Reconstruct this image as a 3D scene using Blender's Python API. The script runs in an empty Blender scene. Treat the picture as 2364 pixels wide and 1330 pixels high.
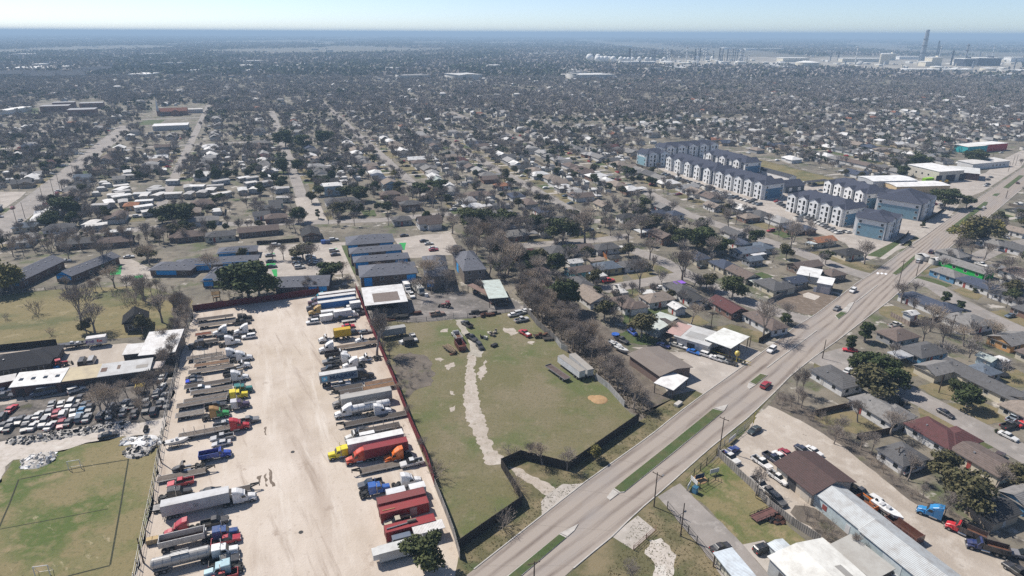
import bpy,math,random
import numpy as np
from mathutils import Vector,Matrix,noise as mnoise
SC=bpy.context.scene
COL=SC.collection
rnd=random.Random(7)
R=math.radians
# camera
F,CH,PW,PH=1500.0,93.0,2364,1330
ROLL=R(0.2578)
PITCH=math.atan((665-(70+0.0045*1182))/F)
cam_d=bpy.data.cameras.new('camera')
cam=bpy.data.objects.new('camera',cam_d)
COL.objects.link(cam)
cam_d.sensor_width=36
cam_d.lens=36*F/PW
cam_d.clip_start=1
cam_d.clip_end=150000
cp,sp,cr,sr=math.cos(PITCH),math.sin(PITCH),math.cos(ROLL),math.sin(ROLL)
_r=Vector((cr,-sr*-sp*-1,0))
def cam2world(x,y):
 """direction of an image point (x right, y up, focal length one)"""
 a,b=x*cr-y*sr,x*sr+y*cr
 return Vector((a,cp+b*sp,-sp+b*cp))
_f=cam2world(0,0);_x=cam2world(1,0)-_f;_y=cam2world(0,1)-_f
M=Matrix((_x,_y,-_f)).transposed().to_4x4()
M.translation=(0,0,CH)
cam.matrix_world=M
MI=M.inverted()
SC.camera=cam
def G(px,py,z=0.0):
 d=cam2world((px-1182)/F,(665-py)/F)
 t=(z-CH)/d.z
 return Vector((d.x*t,d.y*t,z))
def PJ(p):
 q=MI@Vector(p)
 return 1182+F*q.x/-q.z,665-F*q.y/-q.z,-q.z
U=Vector((-math.sin(R(21.1)),math.cos(R(21.1)),0))
V=Vector((U.y,-U.x,0))
AV,AU,AR=R(21.1),R(111.1),R(45.8)
ANG={'v':AV,'u':AU,'r':AR,'q':AR+R(90),'L':AV+math.pi,'R':AV,'d':AU+math.pi}
def uvp(u,v):return U*u+V*v
def to_uv(p):return p[0]*U.x+p[1]*U.y,p[0]*V.x+p[1]*V.y
def hgt(px,y0,y1):
 """height of an upright thing whose foot is at (px,y0) and whose top shows at y1"""
 g=G(px,y0);lo,hi=0.0,400.0
 for _ in range(40):
  m=(lo+hi)/2
  if PJ((g.x,g.y,m))[1]>y1:lo=m
  else:hi=m
 return lo
# sky, sun, exposure
SUN_EL,SHDIR=R(50),Vector((0.82,-0.57,0)).normalized()
W=bpy.data.worlds.new('World');SC.world=W;W.use_nodes=True
nt=W.node_tree
sky=nt.nodes.new('ShaderNodeTexSky');sky.sky_type='NISHITA';sky.sun_disc=False
sky.sun_elevation=SUN_EL
sky.sun_rotation=math.atan2(-SHDIR.x,-SHDIR.y)
sky.altitude=100;sky.air_density=0.5;sky.dust_density=0.4;sky.ozone_density=0.8
nt.links.new(sky.outputs[0],nt.nodes['Background'].inputs[0])
nt.nodes['Background'].inputs[1].default_value=0.125
sd=bpy.data.lights.new('sun','SUN');sun=bpy.data.objects.new('sun',sd);COL.objects.link(sun)
sd.energy=4.9;sd.angle=R(0.5);sd.color=(1,0.945,0.87)
ld=Vector((SHDIR.x*math.cos(SUN_EL),SHDIR.y*math.cos(SUN_EL),-math.sin(SUN_EL)))
sun.rotation_euler=ld.to_track_quat('-Z','Y').to_euler()
SC.view_settings.view_transform='Standard';SC.view_settings.look='None'
SC.view_settings.exposure=0.24;SC.view_settings.gamma=1;SC.view_settings.use_curve_mapping=False
SC.render.engine='CYCLES'
cy=SC.cycles
cy.max_bounces=5;cy.diffuse_bounces=2;cy.glossy_bounces=2;cy.transmission_bounces=2
cy.volume_bounces=0;cy.transparent_max_bounces=6;cy.caustics_reflective=False;cy.caustics_refractive=False
cy.use_denoising=False
cy.sample_clamp_indirect=4
# materials
MATS={}
def newmat(name):
 m=bpy.data.materials.new(name);m.use_nodes=True
 b=m.node_tree.nodes['Principled BSDF']
 MATS[name]=m
 return m,m.node_tree.nodes,m.node_tree.links,b
def _noise(N,L,co,scale,detail=4,rough=0.6,stretch=None,rot=0.0):
 if stretch or rot:
  mp=N.new('ShaderNodeMapping');mp.vector_type='TEXTURE'
  mp.inputs['Rotation'].default_value=(0,0,rot)
  if stretch:mp.inputs['Scale'].default_value=(stretch[0],stretch[1],1)
  L.new(co,mp.inputs['Vector']);co=mp.outputs[0]
 n=N.new('ShaderNodeTexNoise');n.inputs['Scale'].default_value=scale
 n.inputs['Detail'].default_value=detail;n.inputs['Roughness'].default_value=rough
 L.new(co,n.inputs['Vector'])
 return n.outputs[0]
def _ramp(N,L,src,stops):
 r=N.new('ShaderNodeValToRGB')
 while len(r.color_ramp.elements)<len(stops):r.color_ramp.elements.new(0.5)
 for e,(p,c)in zip(r.color_ramp.elements,stops):
  e.position=p;e.color=(*c,1)if len(c)==3 else c
 L.new(src,r.inputs[0])
 return r.outputs[0]
def _mix(N,L,fac,a,b,mode='MIX'):
 x=N.new('ShaderNodeMix');x.data_type='RGBA';x.blend_type=mode
 for s,i in((fac,0),(a,6),(b,7)):
  if hasattr(s,'is_output'):L.new(s,x.inputs[i])
  elif i==0:x.inputs[0].default_value=s
  else:x.inputs[i].default_value=(*s,1)
 return x.outputs[2]
def ground_mat(name,layers,rough=0.95,bump=None):
 """layers: first a colour, then (colour, noise scale, lo, hi, stretch, rotation)"""
 m,N,L,b=newmat(name)
 tc=N.new('ShaderNodeTexCoord').outputs['Object']
 c=layers[0]
 for la in layers[1:]:
  col,sc,lo,hi=la[:4]
  st=la[4]if len(la)>4 else None
  ro=la[5]if len(la)>5 else 0
  f=_ramp(N,L,_noise(N,L,tc,sc,5,0.65,st,ro),[(lo,(0,0,0)),(hi,(1,1,1))])
  c=_mix(N,L,f,c,col)
 if hasattr(c,'is_output'):L.new(c,b.inputs['Base Color'])
 else:b.inputs['Base Color'].default_value=(*c,1)
 b.inputs['Roughness'].default_value=rough
 if bump:
  bp=N.new('ShaderNodeBump');bp.inputs['Strength'].default_value=bump[1];bp.inputs['Distance'].default_value=0.15
  L.new(_noise(N,L,tc,bump[0],4),bp.inputs['Height']);L.new(bp.outputs[0],b.inputs['Normal'])
 return m
def plain(name,col,rough=0.6,metal=0.0,var=0.25,scale=0.6,spec=0.3):
 m,N,L,b=newmat(name)
 tc=N.new('ShaderNodeTexCoord').outputs['Object']
 c=_mix(N,L,_ramp(N,L,_noise(N,L,tc,scale,5),[(0.35,(0,0,0)),(0.7,(1,1,1))]),col,tuple(x*(1-var)for x in col))
 L.new(c,b.inputs['Base Color']);b.inputs['Roughness'].default_value=rough;b.inputs['Metallic'].default_value=metal
 b.inputs['Specular IOR Level'].default_value=spec
 return m
def objcol(name,rough=0.6,dirt=(0.12,0.1,0.08),dirt_amt=0.3,scale=1.5,spec=0.3,coat=0.0,rib=None,hue=0.0):
 """colour comes from the object's own colour; dust and wear by noise"""
 m,N,L,b=newmat(name)
 tc=N.new('ShaderNodeTexCoord').outputs['Object']
 oi=N.new('ShaderNodeObjectInfo')
 add=N.new('ShaderNodeVectorMath');add.operation='ADD'
 L.new(tc,add.inputs[0]);L.new(oi.outputs['Location'],add.inputs[1])
 f=_ramp(N,L,_noise(N,L,add.outputs[0],scale,5,0.7),[(0.42,(0,0,0)),(0.78,(dirt_amt,)*3)])
 c=_mix(N,L,f,oi.outputs['Color'],dirt)
 if rib:
  w=N.new('ShaderNodeTexWave');w.inputs['Scale'].default_value=rib[0];w.bands_direction=rib[1]
  w.inputs['Distortion'].default_value=0.3
  L.new(tc,w.inputs['Vector'])
  c=_mix(N,L,_ramp(N,L,w.outputs[0],[(0.55,(0,0,0)),(0.9,(rib[2],)*3)]),c,(0.02,0.02,0.02))
  bp=N.new('ShaderNodeBump');bp.inputs['Strength'].default_value=0.5;bp.inputs['Distance'].default_value=0.04
  L.new(w.outputs[0],bp.inputs['Height']);L.new(bp.outputs[0],b.inputs['Normal'])
 L.new(c,b.inputs['Base Color']);b.inputs['Roughness'].default_value=rough
 b.inputs['Specular IOR Level'].default_value=spec;b.inputs['Coat Weight'].default_value=coat
 return m
objcol('paint',0.38,(0.24,0.2,0.16),0.45,1.6,0.5,0.3)
objcol('wall',0.85,(0.2,0.17,0.13),0.35,0.8)
objcol('shingle',0.95,(0.05,0.045,0.04),0.55,1.1,0.1,rib=(2.2,'Z',0.25))
objcol('metal_roof',0.55,(0.16,0.1,0.06),0.5,0.5,0.4,rib=(1.1,'X',0.3))
objcol('corrugated',0.6,(0.1,0.06,0.04),0.35,0.7,0.3,rib=(1.6,'X',0.35))
objcol('flat_roof',0.9,(0.25,0.22,0.19),0.6,0.35)
objcol('canvas',0.8,(0.2,0.18,0.15),0.2,1.0)
objcol('bark',0.95,(0.05,0.04,0.035),0.7,0.8,0.05)
objcol('deck_wood',0.95,(0.07,0.055,0.045),0.8,0.9,0.1,rib=(2.0,'Y',0.5))
objcol('fence_wood',0.95,(0.05,0.045,0.04),0.6,0.5,0.1,rib=(1.2,'X',0.4))
plain('glass',(0.02,0.025,0.03),0.12,0,0.2,0.6,0.6)
plain('tyre',(0.018,0.018,0.018),0.9)
plain('chrome',(0.6,0.6,0.6),0.3,0.8)
plain('black_steel',(0.025,0.024,0.023),0.6)
plain('steel',(0.35,0.35,0.35),0.45,0.5)
plain('white_trim',(0.75,0.74,0.72),0.6,0,0.15)
plain('rust',(0.16,0.07,0.04),0.9,0,0.5,1.5)
plain('interior',(0.02,0.018,0.016),0.95)
plain('lamp_red',(0.5,0.02,0.02),0.4)
plain('lamp_clear',(0.75,0.75,0.72),0.2)
plain('pole_wood',(0.11,0.08,0.06),0.95)
plain('concrete',(0.5,0.47,0.43),0.9,0,0.3,0.5)
plain('ink_navy',(0.02,0.05,0.12),0.6)
plain('ink_purple',(0.12,0.04,0.25),0.6)
plain('ink_red',(0.7,0.05,0.03),0.6)
plain('ink_cyan',(0.15,0.55,0.8),0.6)
plain('ink_white',(0.8,0.8,0.8),0.6,0,0.05)
plain('ink_grey',(0.1,0.11,0.12),0.6)
plain('cargo_rust',(0.1,0.045,0.03),0.95,0,0.4)
plain('sandy',(.42,.27,.14),.95)
def leafmat(name,a,b_,hv=0.5):
 m,N,L,b=newmat(name)
 oi=N.new('ShaderNodeObjectInfo');tc=N.new('ShaderNodeTexCoord').outputs['Object']
 f=_ramp(N,L,_noise(N,L,tc,0.55,3),[(0.35,(0,0,0)),(0.65,(1,1,1))])
 c=_mix(N,L,f,a,b_)
 c=_mix(N,L,0.25,c,oi.outputs['Color'])
 L.new(c,b.inputs['Base Color']);b.inputs['Roughness'].default_value=0.8;b.inputs['Specular IOR Level'].default_value=0.15
 return m
leafmat('leaf_dark',(0.036,0.054,0.02),(0.095,0.115,0.042))
leafmat('leaf_olive',(0.07,0.07,0.032),(0.15,0.13,0.065))
leafmat('leaf_yellow',(0.16,0.15,0.04),(0.3,0.25,0.08))
leafmat('brush',(0.06,0.05,0.04),(0.16,0.125,0.085))
def twigmat():
 m,N,L,b=newmat('twig')
 oi=N.new('ShaderNodeObjectInfo');tc=N.new('ShaderNodeTexCoord').outputs['Object']
 f=_ramp(N,L,_noise(N,L,tc,0.5,3),[(0.35,(0,0,0)),(0.65,(1,1,1))])
 c=_mix(N,L,f,(0.22,0.192,0.172),(0.43,0.385,0.345))
 r=_ramp(N,L,oi.outputs['Random'],[(0,(0.75,0.72,0.7)),(0.5,(1,0.97,0.95)),(1,(1.25,1.15,1.0))])
 c=_mix(N,L,1.0,c,r,'MULTIPLY')
 L.new(c,b.inputs['Base Color']);b.inputs['Roughness'].default_value=0.9;b.inputs['Specular IOR Level'].default_value=0.1
twigmat()
# mesh helpers
class MB:
 def __init__(s):s.v=[];s.f=[];s.m=[]
 def add(s,vs,fs,mi=0):
  o=len(s.v);s.v+=[tuple(q)for q in vs]
  for f in fs:s.f.append(tuple(o+i for i in f));s.m.append(mi)
  return s
 def box(s,x0,x1,y0,y1,z0,z1,mi=0):
  return s.add([(x0,y0,z0),(x1,y0,z0),(x1,y1,z0),(x0,y1,z0),(x0,y0,z1),(x1,y0,z1),(x1,y1,z1),(x0,y1,z1)],[(3,2,1,0),(4,5,6,7),(0,1,5,4),(1,2,6,5),(2,3,7,6),(3,0,4,7)],mi)
 def loft(s,a,b,mi=0,caps=True):
  n=len(a);s.add(list(a)+list(b),[(i,(i+1)%n,n+(i+1)%n,n+i)for i in range(n)]+([tuple(range(n-1,-1,-1)),tuple(range(n,2*n))]if caps else[]),mi)
  return s
 def prism(s,prof,y0,y1,ins=0.0,mi=0):
  """side profile (x,z) drawn counter-clockwise, swept over y, edges eased by ins"""
  if ins:
   cx=sum(p[0]for p in prof)/len(prof);cz=sum(p[1]for p in prof)/len(prof)
   def sh(p,k):return(p[0]+(cx-p[0])*k,p[1]+(cz-p[1])*k)
   k=ins/max(0.3,max(abs(p[1]-cz)for p in prof))
   rings=[(y0,k),(y0+ins,0),(y1-ins,0),(y1,k)]
  else:rings=[(y0,0),(y1,0)];sh=lambda p,k:p
  n=len(prof);vs=[]
  for y,k in rings:
   for p in prof:
    q=sh(p,k);vs.append((q[0],y,q[1]))
  fs=[]
  for r in range(len(rings)-1):
   for i in range(n):
    j=(i+1)%n
    fs.append((r*n+i,r*n+j,(r+1)*n+j,(r+1)*n+i))
  fs.append(tuple(range(n-1,-1,-1)));fs.append(tuple((len(rings)-1)*n+i for i in range(n)))
  return s.add(vs,fs,mi)
 def cyl(s,p0,p1,r0,r1=None,n=10,mi=0,caps=True):
  r1=r0 if r1 is None else r1
  p0,p1=Vector(p0),Vector(p1);d=(p1-p0).normalized()
  a=d.orthogonal().normalized();b=d.cross(a)
  A=[p0+(a*math.cos(t)+b*math.sin(t))*r0 for t in[2*math.pi*i/n for i in range(n)]]
  B=[p1+(a*math.cos(t)+b*math.sin(t))*r1 for t in[2*math.pi*i/n for i in range(n)]]
  return s.loft(A,B,mi,caps)
 def sphere(s,c,r,n=16,m=10,sz=1.0,mi=0):
  vs=[(c[0],c[1],c[2]+r*sz)]
  for i in range(1,m):
   t=math.pi*i/m
   for j in range(n):
    q=2*math.pi*j/n
    vs.append((c[0]+r*math.sin(t)*math.cos(q),c[1]+r*math.sin(t)*math.sin(q),c[2]+r*math.cos(t)*sz))
  vs.append((c[0],c[1],c[2]-r*sz));fs=[]
  for j in range(n):fs.append((0,1+j,1+(j+1)%n))
  for i in range(m-2):
   for j in range(n):
    a,b=1+i*n+j,1+i*n+(j+1)%n
    fs.append((a,a+n,b+n,b))
  e=len(vs)-1;o=1+(m-2)*n
  for j in range(n):fs.append((e,o+(j+1)%n,o+j))
  return s.add(vs,fs,mi)
 def mesh(s,name,mats,smooth=False):
  me=bpy.data.meshes.new(name)
  me.from_pydata(s.v,[],s.f)
  for m in(mats if isinstance(mats,(list,tuple))else[mats]):me.materials.append(MATS[m])
  if any(s.m):me.polygons.foreach_set('material_index',s.m)
  if smooth:me.polygons.foreach_set('use_smooth',[True]*len(s.f))
  me.update()
  return me
def fast_mesh(name,verts,faces,mats,mi=None):
 """verts (n,3), faces (m,4) as arrays"""
 me=bpy.data.meshes.new(name)
 k=faces.shape[1]
 me.vertices.add(len(verts));me.vertices.foreach_set('co',np.asarray(verts,np.float32).ravel())
 me.loops.add(faces.size);me.loops.foreach_set('vertex_index',np.asarray(faces,np.int32).ravel())
 me.polygons.add(len(faces))
 me.polygons.foreach_set('loop_start',np.arange(0,faces.size,k,dtype=np.int32))
 for m in(mats if isinstance(mats,(list,tuple))else[mats]):me.materials.append(MATS[m])
 if mi is not None:me.polygons.foreach_set('material_index',np.asarray(mi,np.int32))
 me.update(calc_edges=True);me.validate()
 return me
REG=[]
def tag(o,label=None,cat=None,group=None,kind=None):
 if label:o['label']=label
 if cat:o['category']=cat
 if group:o['group']=group
 if kind:o['kind']=kind
 if label and kind is None:REG.append(o)
 return o
def place(name,me,parent=None,loc=None,rot=0.0,col=None,scale=None):
 o=bpy.data.objects.new(name,me);COL.objects.link(o)
 if parent:o.parent=parent
 if loc is not None:o.location=loc
 if rot:o.rotation_euler=(0,0,rot)
 if scale:o.scale=scale
 if col is not None:o.color=(*col,1)
 return o
def thing(name,label,cat,loc,rot=0.0,group=None):
 o=place(name,None,None,loc,rot)
 o.empty_display_size=0.5
 return tag(o,label,cat,group)
CACHE={}
def cached(key,fn):
 if key not in CACHE:CACHE[key]=fn()
 return CACHE[key]
# setting: ground sheets
HAZE=2.1e-4
def jag(pts,amp,step):
 out=[]
 for i,a in enumerate(pts):
  b=pts[(i+1)%len(pts)];n=max(1,int((b-a).length/step))
  d=(b-a);nr=Vector((-d.y,d.x,0));nr=nr.normalized()if nr.length else nr
  for k in range(n):
   w=0 if k==0 else 1
   out.append(a+d*(k/n)+nr*rnd.uniform(-amp,amp)*(w or 0.5))
 return out
EXCL=[]
def inpoly(p,poly):
 x,y=p[0],p[1];c=False;j=len(poly)-1
 for i in range(len(poly)):
  xi,yi=poly[i][0],poly[i][1];xj,yj=poly[j][0],poly[j][1]
  if(yi>y)!=(yj>y)and x<(xj-xi)*(y-yi)/(yj-yi)+xi:c=not c
  j=i
 return c
def patch(name,px,m,z=0.02,jagged=None,excl=True,ground=False):
 pts=[q if ground else G(*q)for q in px]
 if excl:EXCL.append([(p.x,p.y)for p in pts])
 if jagged:pts=jag(pts,*jagged)
 me=bpy.data.meshes.new(name)
 me.from_pydata([(p.x,p.y,z)for p in pts],[],[tuple(range(len(pts)))])
 if me.polygons[0].normal.z<0:me.flip_normals()
 me.materials.append(MATS[m]);me.update()
 o=place(name,me);return tag(o,kind='structure')
# vehicles
def wheel_me(r,w):
 def f():
  b=MB();b.cyl((0,-w/2,0),(0,w/2,0),r,n=12,mi=0)
  b.cyl((0,-w/2-.015,0),(0,w/2+.015,0),r*.52,n=8,mi=1)
  return b.mesh('wheel',['tyre','steel'])
 return cached(('wheel',r,w),f)
def wheels(t,xs,hw,r,w):
 for x in xs:
  for s in(-1,1):place('wheel',wheel_me(r,w),t,(x,s*(hw-w/2),r))
def mesh_part(t,name,key,fn,mats,col=None,smooth=False):
 def f():
  b=MB();fn(b);return b.mesh(name,mats,smooth)
 return place(name,cached((name,key),f),t,col=col)
cached('hl',lambda:MB().box(-.04,.04,-.2,.2,-.08,.08).mesh('headlight','lamp_clear'))
cached('tl',lambda:MB().box(-.04,.04,-.16,.16,-.1,.1).mesh('tail_light','lamp_red'))
cached('win',lambda:MB().box(-.6,.6,-.03,.03,-.55,.55,0).box(-.7,.7,-.02,.02,-.66,-.55,1).box(-.7,.7,-.02,.02,.55,.64,1).box(-.7,-.6,-.02,.02,-.55,.55,1).box(.6,.7,-.02,.02,-.55,.55,1).mesh('window',['glass','white_trim']))
cached('cwin',lambda:MB().box(-.5,.5,-.015,.015,-.3,.3).mesh('window','glass'))
cached('spost',lambda:MB().box(-.1,.1,-.1,.1,0,1).mesh('post','pole_wood'))
cached('rvent',lambda:MB().box(-.2,.2,-.2,.2,0,.45).mesh('roof_vent','steel'))
CARS={'sedan':(4.7,[(-2.35,.35),(2.3,.3),(2.38,.55),(2.25,.78),(1.1,.95),(-1.5,1.0),(-2.3,.95),(-2.38,.6)],-1.65,1.0,-1.0,.2,.95,1.42,.9),'suv':(4.8,[(-2.4,.38),(2.3,.34),(2.4,.65),(2.25,.95),(1.0,1.1),(-2.3,1.15),(-2.42,.7)],-2.3,.95,-2.05,.25,1.1,1.72,.95),'van':(5.6,[(-2.8,.4),(2.7,.36),(2.8,.8),(2.55,1.1),(1.9,1.3),(-2.75,1.35),(-2.82,.8)],-2.7,1.9,-2.6,1.1,1.3,2.2,1.0),}
def car(kind,p,ang,col,label,cat=None,group=None,parts=True,scale=1.0):
 L,prof,c0,c1,r0,r1,zb,zr,hw=CARS[kind]
 t=thing({'sedan':'parked_car','suv':'parked_suv','van':'parked_van'}[kind],label,cat or{'sedan':'car','suv':'suv','van':'van'}[kind],p,ang,group)
 hi,ho=hw*.92,hw*.72
 def body(b):
  b.prism(prof,-hw,hw,.12)
  b.add([(r0,-ho,zr),(r1,-ho,zr),(r1,ho,zr),(r0,ho,zr),(r0-.12,-ho-.05,zr-.09),(r1+.14,-ho-.05,zr-.09),(r1+.14,ho+.05,zr-.09),(r0-.12,ho+.05,zr-.09)],[(0,1,2,3),(4,5,1,0),(5,6,2,1),(6,7,3,2),(7,4,0,3)])
  for s in(-1,1):
   xm=(c0+c1)/2
   b.add([(xm-.08,s*(hi+.01),zb),(xm+.08,s*(hi+.01),zb),(xm+.06,s*(ho+.06),zr-.06),(xm-.06,s*(ho+.06),zr-.06)],[(0,1,2,3)])
 def glass(b):
  b.loft([(c0,-hi,zb-.03),(c1,-hi,zb-.03),(c1,hi,zb-.03),(c0,hi,zb-.03)],[(r0,-ho-.02,zr-.03),(r1,-ho-.02,zr-.03),(r1,ho+.02,zr-.03),(r0,ho+.02,zr-.03)])
 mesh_part(t,'body',kind,body,'paint',col)
 mesh_part(t,'windows',kind,glass,'glass')
 if parts:
  wheels(t,(-L*.31,L*.31),hw+.02,.34,.24)
  for s in(-1,1):
   place('headlight',cached('hl',None),t,(L/2-.06,s*hw*.68,.66))
   place('tail_light',cached('tl',None),t,(-L/2-.0,s*hw*.72,.74))
 t.scale=(scale*.93,)*3
 return t
def pickup(p,ang,col,label,group=None,load=None,parts=True):
 t=thing('parked_pickup',label,'pickup truck',p,ang,group)
 def body(b):
  b.prism([(.35,.45),(2.75,.42),(2.9,.75),(2.75,1.05),(1.35,1.2),(-.6,1.22),(-.6,.45)],-.98,.98,.1)
  b.box(-2.85,-.62,-.98,-.86,.5,1.2);b.box(-2.85,-.62,.86,.98,.5,1.2);b.box(-2.9,-2.8,-.98,.98,.5,1.2)
  b.box(-2.8,-.6,-.86,.86,.5,.62)
  b.loft([(-.62,-.74,1.86),(.55,-.74,1.86),(.55,.74,1.86),(-.62,.74,1.86)],[(-.52,-.68,1.93),(.45,-.68,1.93),(.45,.68,1.93),(-.52,.68,1.93)])
 def glass(b):
  b.loft([(-.6,-.9,1.18),(1.3,-.9,1.18),(1.3,.9,1.18),(-.6,.9,1.18)],[(-.6,-.74,1.87),(.55,-.74,1.87),(.55,.74,1.87),(-.6,.74,1.87)])
 mesh_part(t,'body','pk',body,'paint',col)
 mesh_part(t,'windows','pk',glass,'glass')
 mesh_part(t,'bed_liner','pk',lambda b:b.box(-2.78,-.64,-.85,.85,.625,.66),'interior')
 if parts:
  wheels(t,(-1.75,1.85),1.0,.4,.28)
  t.scale=(.93,)*3
  for s in(-1,1):
   place('headlight',cached('hl',None),t,(2.84,s*.68,.85));place('tail_light',cached('tl',None),t,(-2.91,s*.8,1.0))
 return t
def semi(p,ang,col,label,style='aero',col2=None,group=None,flip=None):
 """highway tractor; style aero (high roofed sleeper), classic (long nose, flat sleeper), day (no sleeper). nose at +3.6"""
 t=thing('semi_tractor',label,'semi truck',p,ang,group or 'tractor units parked in the gravel yard')
 col2=col2 or col
 hw=1.12
 xb=.2 if style!='day' else .9
 xs=-1.5 if style!='day' else .9
 mesh_part(t,'chassis','semi',lambda b:(b.box(-3.7,3.0,-.5,-.32,.7,.98),b.box(-3.7,3.0,.32,.5,.7,.98),b.box(-3.8,-3.65,-.6,.6,.6,.98),b.box(-3.2,-1.9,-1.1,1.1,.46,.58)),'black_steel')
 if style=='classic':hp=[(1.5,.75),(3.45,.7),(3.55,1.0),(3.5,1.75),(1.5,1.95)]
 else:hp=[(1.5,.7),(3.45,.55),(3.6,.9),(3.4,1.45),(2.6,1.75),(1.5,1.95)]
 mesh_part(t,'hood',style,lambda b:(b.prism(hp,-.78,.78,.15),[b.prism([(1.75,.75),(3.35,.55),(3.4,1.05),(2.9,1.25),(2.1,1.22)],s*.95-.2,s*.95+.2,.06)for s in(-1,1)]),'paint',col)
 mesh_part(t,'cab',style,lambda b:b.prism([(xb,.7),(1.75,.7),(1.75,1.85),(1.25,2.75),(xb,2.8)],-hw,hw,.12),'paint',col)
 mesh_part(t,'windshield',style,lambda b:b.add([(1.79,-.95,1.93),(1.79,.95,1.93),(1.33,.88,2.68),(1.33,-.88,2.68)],[(0,1,2,3)]),'glass')
 for s in(-1,1):
  place('side_window',cached(('sw',s),lambda:MB().add([(.45,s*1.13,1.85),(1.5,s*1.13,1.85),(1.15,s*1.13,2.6),(.45,s*1.13,2.6)],[(0,1,2,3)if s<0 else(3,2,1,0)]).mesh('side_window','glass')),t)
 if style=='aero':
  mesh_part(t,'sleeper',style,lambda b:b.loft([(xs,-hw-.03,.75),(xb,-hw-.03,.75),(xb,hw+.03,.75),(xs,hw+.03,.75)],[(xs,-hw,3.55),(xb,-hw,3.1),(xb,hw,3.1),(xs,hw,3.55)]),'paint',col2)
  mesh_part(t,'roof_fairing',style,lambda b:b.prism([(xs,3.5),(xb,2.75),(1.15,2.72),(.7,3.2),(-.5,3.85),(xs,3.95)],-1.05,1.05,.2),'paint',col2)
 elif style=='classic':
  mesh_part(t,'sleeper',style,lambda b:b.prism([(xs,.75),(xb,.75),(xb,3.0),(xs,3.05)],-hw-.03,hw+.03,.1),'paint',col2)
 mesh_part(t,'bumper',style,lambda b:b.box(3.4,3.66,-1.12,1.12,.38,.68),'chrome')
 mesh_part(t,'grille',style,lambda b:b.box(3.5,3.6,-.45,.45,.8,1.35),'black_steel')
 for s in(-1,1):
  place('fuel_tank',cached('tank',lambda:MB().cyl((-.7,0,0),(.9,0,0),.33,n=10).mesh('fuel_tank','chrome')),t,(0,s*.88,.72))
  if style=='classic':
   place('exhaust_stack',cached('stack',lambda:MB().cyl((0,0,0),(0,0,3.0),.08,n=8).mesh('exhaust_stack','chrome')),t,(.3,s*1.22,.9))
  place('headlight',cached('hl',None),t,(3.5,s*.88,1.0))
 mesh_part(t,'fifth_wheel','semi',lambda b:(b.cyl((-2.5,0,1.0),(-2.5,0,1.12),.55,n=10),b.box(-3.3,-2.6,-.35,.35,.98,1.06)),'black_steel')
 wheels(t,(2.55,),1.18,.52,.3);wheels(t,(-1.95,-3.2),1.2,.52,.55)
 t.scale=(.9,.88,.86)
 return t
def trailer_wheels(t,xs,hw=1.22,r=.5,w=.5):wheels(t,xs,hw,r,w)
def flatbed(p,ang,L,col,label,stakes=0,group='flatbed trailers parked in the gravel yard',goose=False,deck_z=1.35):
 """deck runs from -L/2 to L/2, hitch end at +L/2"""
 t=thing('gooseneck_trailer' if goose else 'flatbed_trailer',label,'trailer',p,ang,group)
 h=L/2;xa=h-(1.9 if goose else 0);dz=.85 if goose else deck_z
 k=(round(L,1),goose)
 mesh_part(t,'deck',k,lambda b:b.box(-h,xa,-1.2,1.2,dz-.1,dz),'deck_wood',col)
 mesh_part(t,'side_rail',k,lambda b:[b.box(-h-.02,xa+.02,s*1.21-.05,s*1.21+.05,dz-.22,dz+.03)for s in(-1,1)]and b.box(-h-.1,-h-.02,-1.25,1.25,dz-.25,dz+.02),'steel')
 def fr(b):
  for s in(-1,1):b.box(-h+.3,xa-.2,s*.5-.08,s*.5+.08,dz-.45,dz-.12)
  if goose:
   b.box(xa-.1,xa+.15,-.8,.8,dz-.4,dz+.55)
   for s in(-1,1):
    b.loft([(xa,s*.55-.1,dz+.3),(xa,s*.55+.1,dz+.3),(xa,s*.55+.1,dz+.75),(xa,s*.55-.1,dz+.75)],[(h,-.1+s*.1,dz+.75),(h,.1+s*.1,dz+.75),(h,.1+s*.1,dz+1.05),(h,-.1+s*.1,dz+1.05)])
   b.cyl((h-.1,0,dz+.8),(h-.1,0,dz),.1,n=8)
 mesh_part(t,'frame',k,fr,'black_steel')
 if not goose:mesh_part(t,'headboard',k,lambda b:b.box(h-.06,h+.02,-1.2,1.2,dz,dz+.35),'steel')
 if goose:trailer_wheels(t,(-h*.55,-h*.55+.95),1.15,.38,.4)
 else:
  trailer_wheels(t,(-h+1.0,-h+2.4),1.22,.5,.5)
 for s in(-1,1):
  place('landing_leg',cached(('leg',goose),lambda:MB().box(-.07,.07,-.07,.07,0,dz-.3).mesh('landing_leg','steel')),t,(xa-(.4 if goose else 2.6),s*.8,0))
 for i in range(stakes):
  x=-h+(i+.5)*L/stakes
  for s in(-1,1):place('stake',cached('stake',lambda:MB().box(-.06,.06,-.05,.05,0,1.5).mesh('stake','steel')),t,(x,s*1.15,dz))
 t.scale=(1,.88,.85)
 return t
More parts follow.
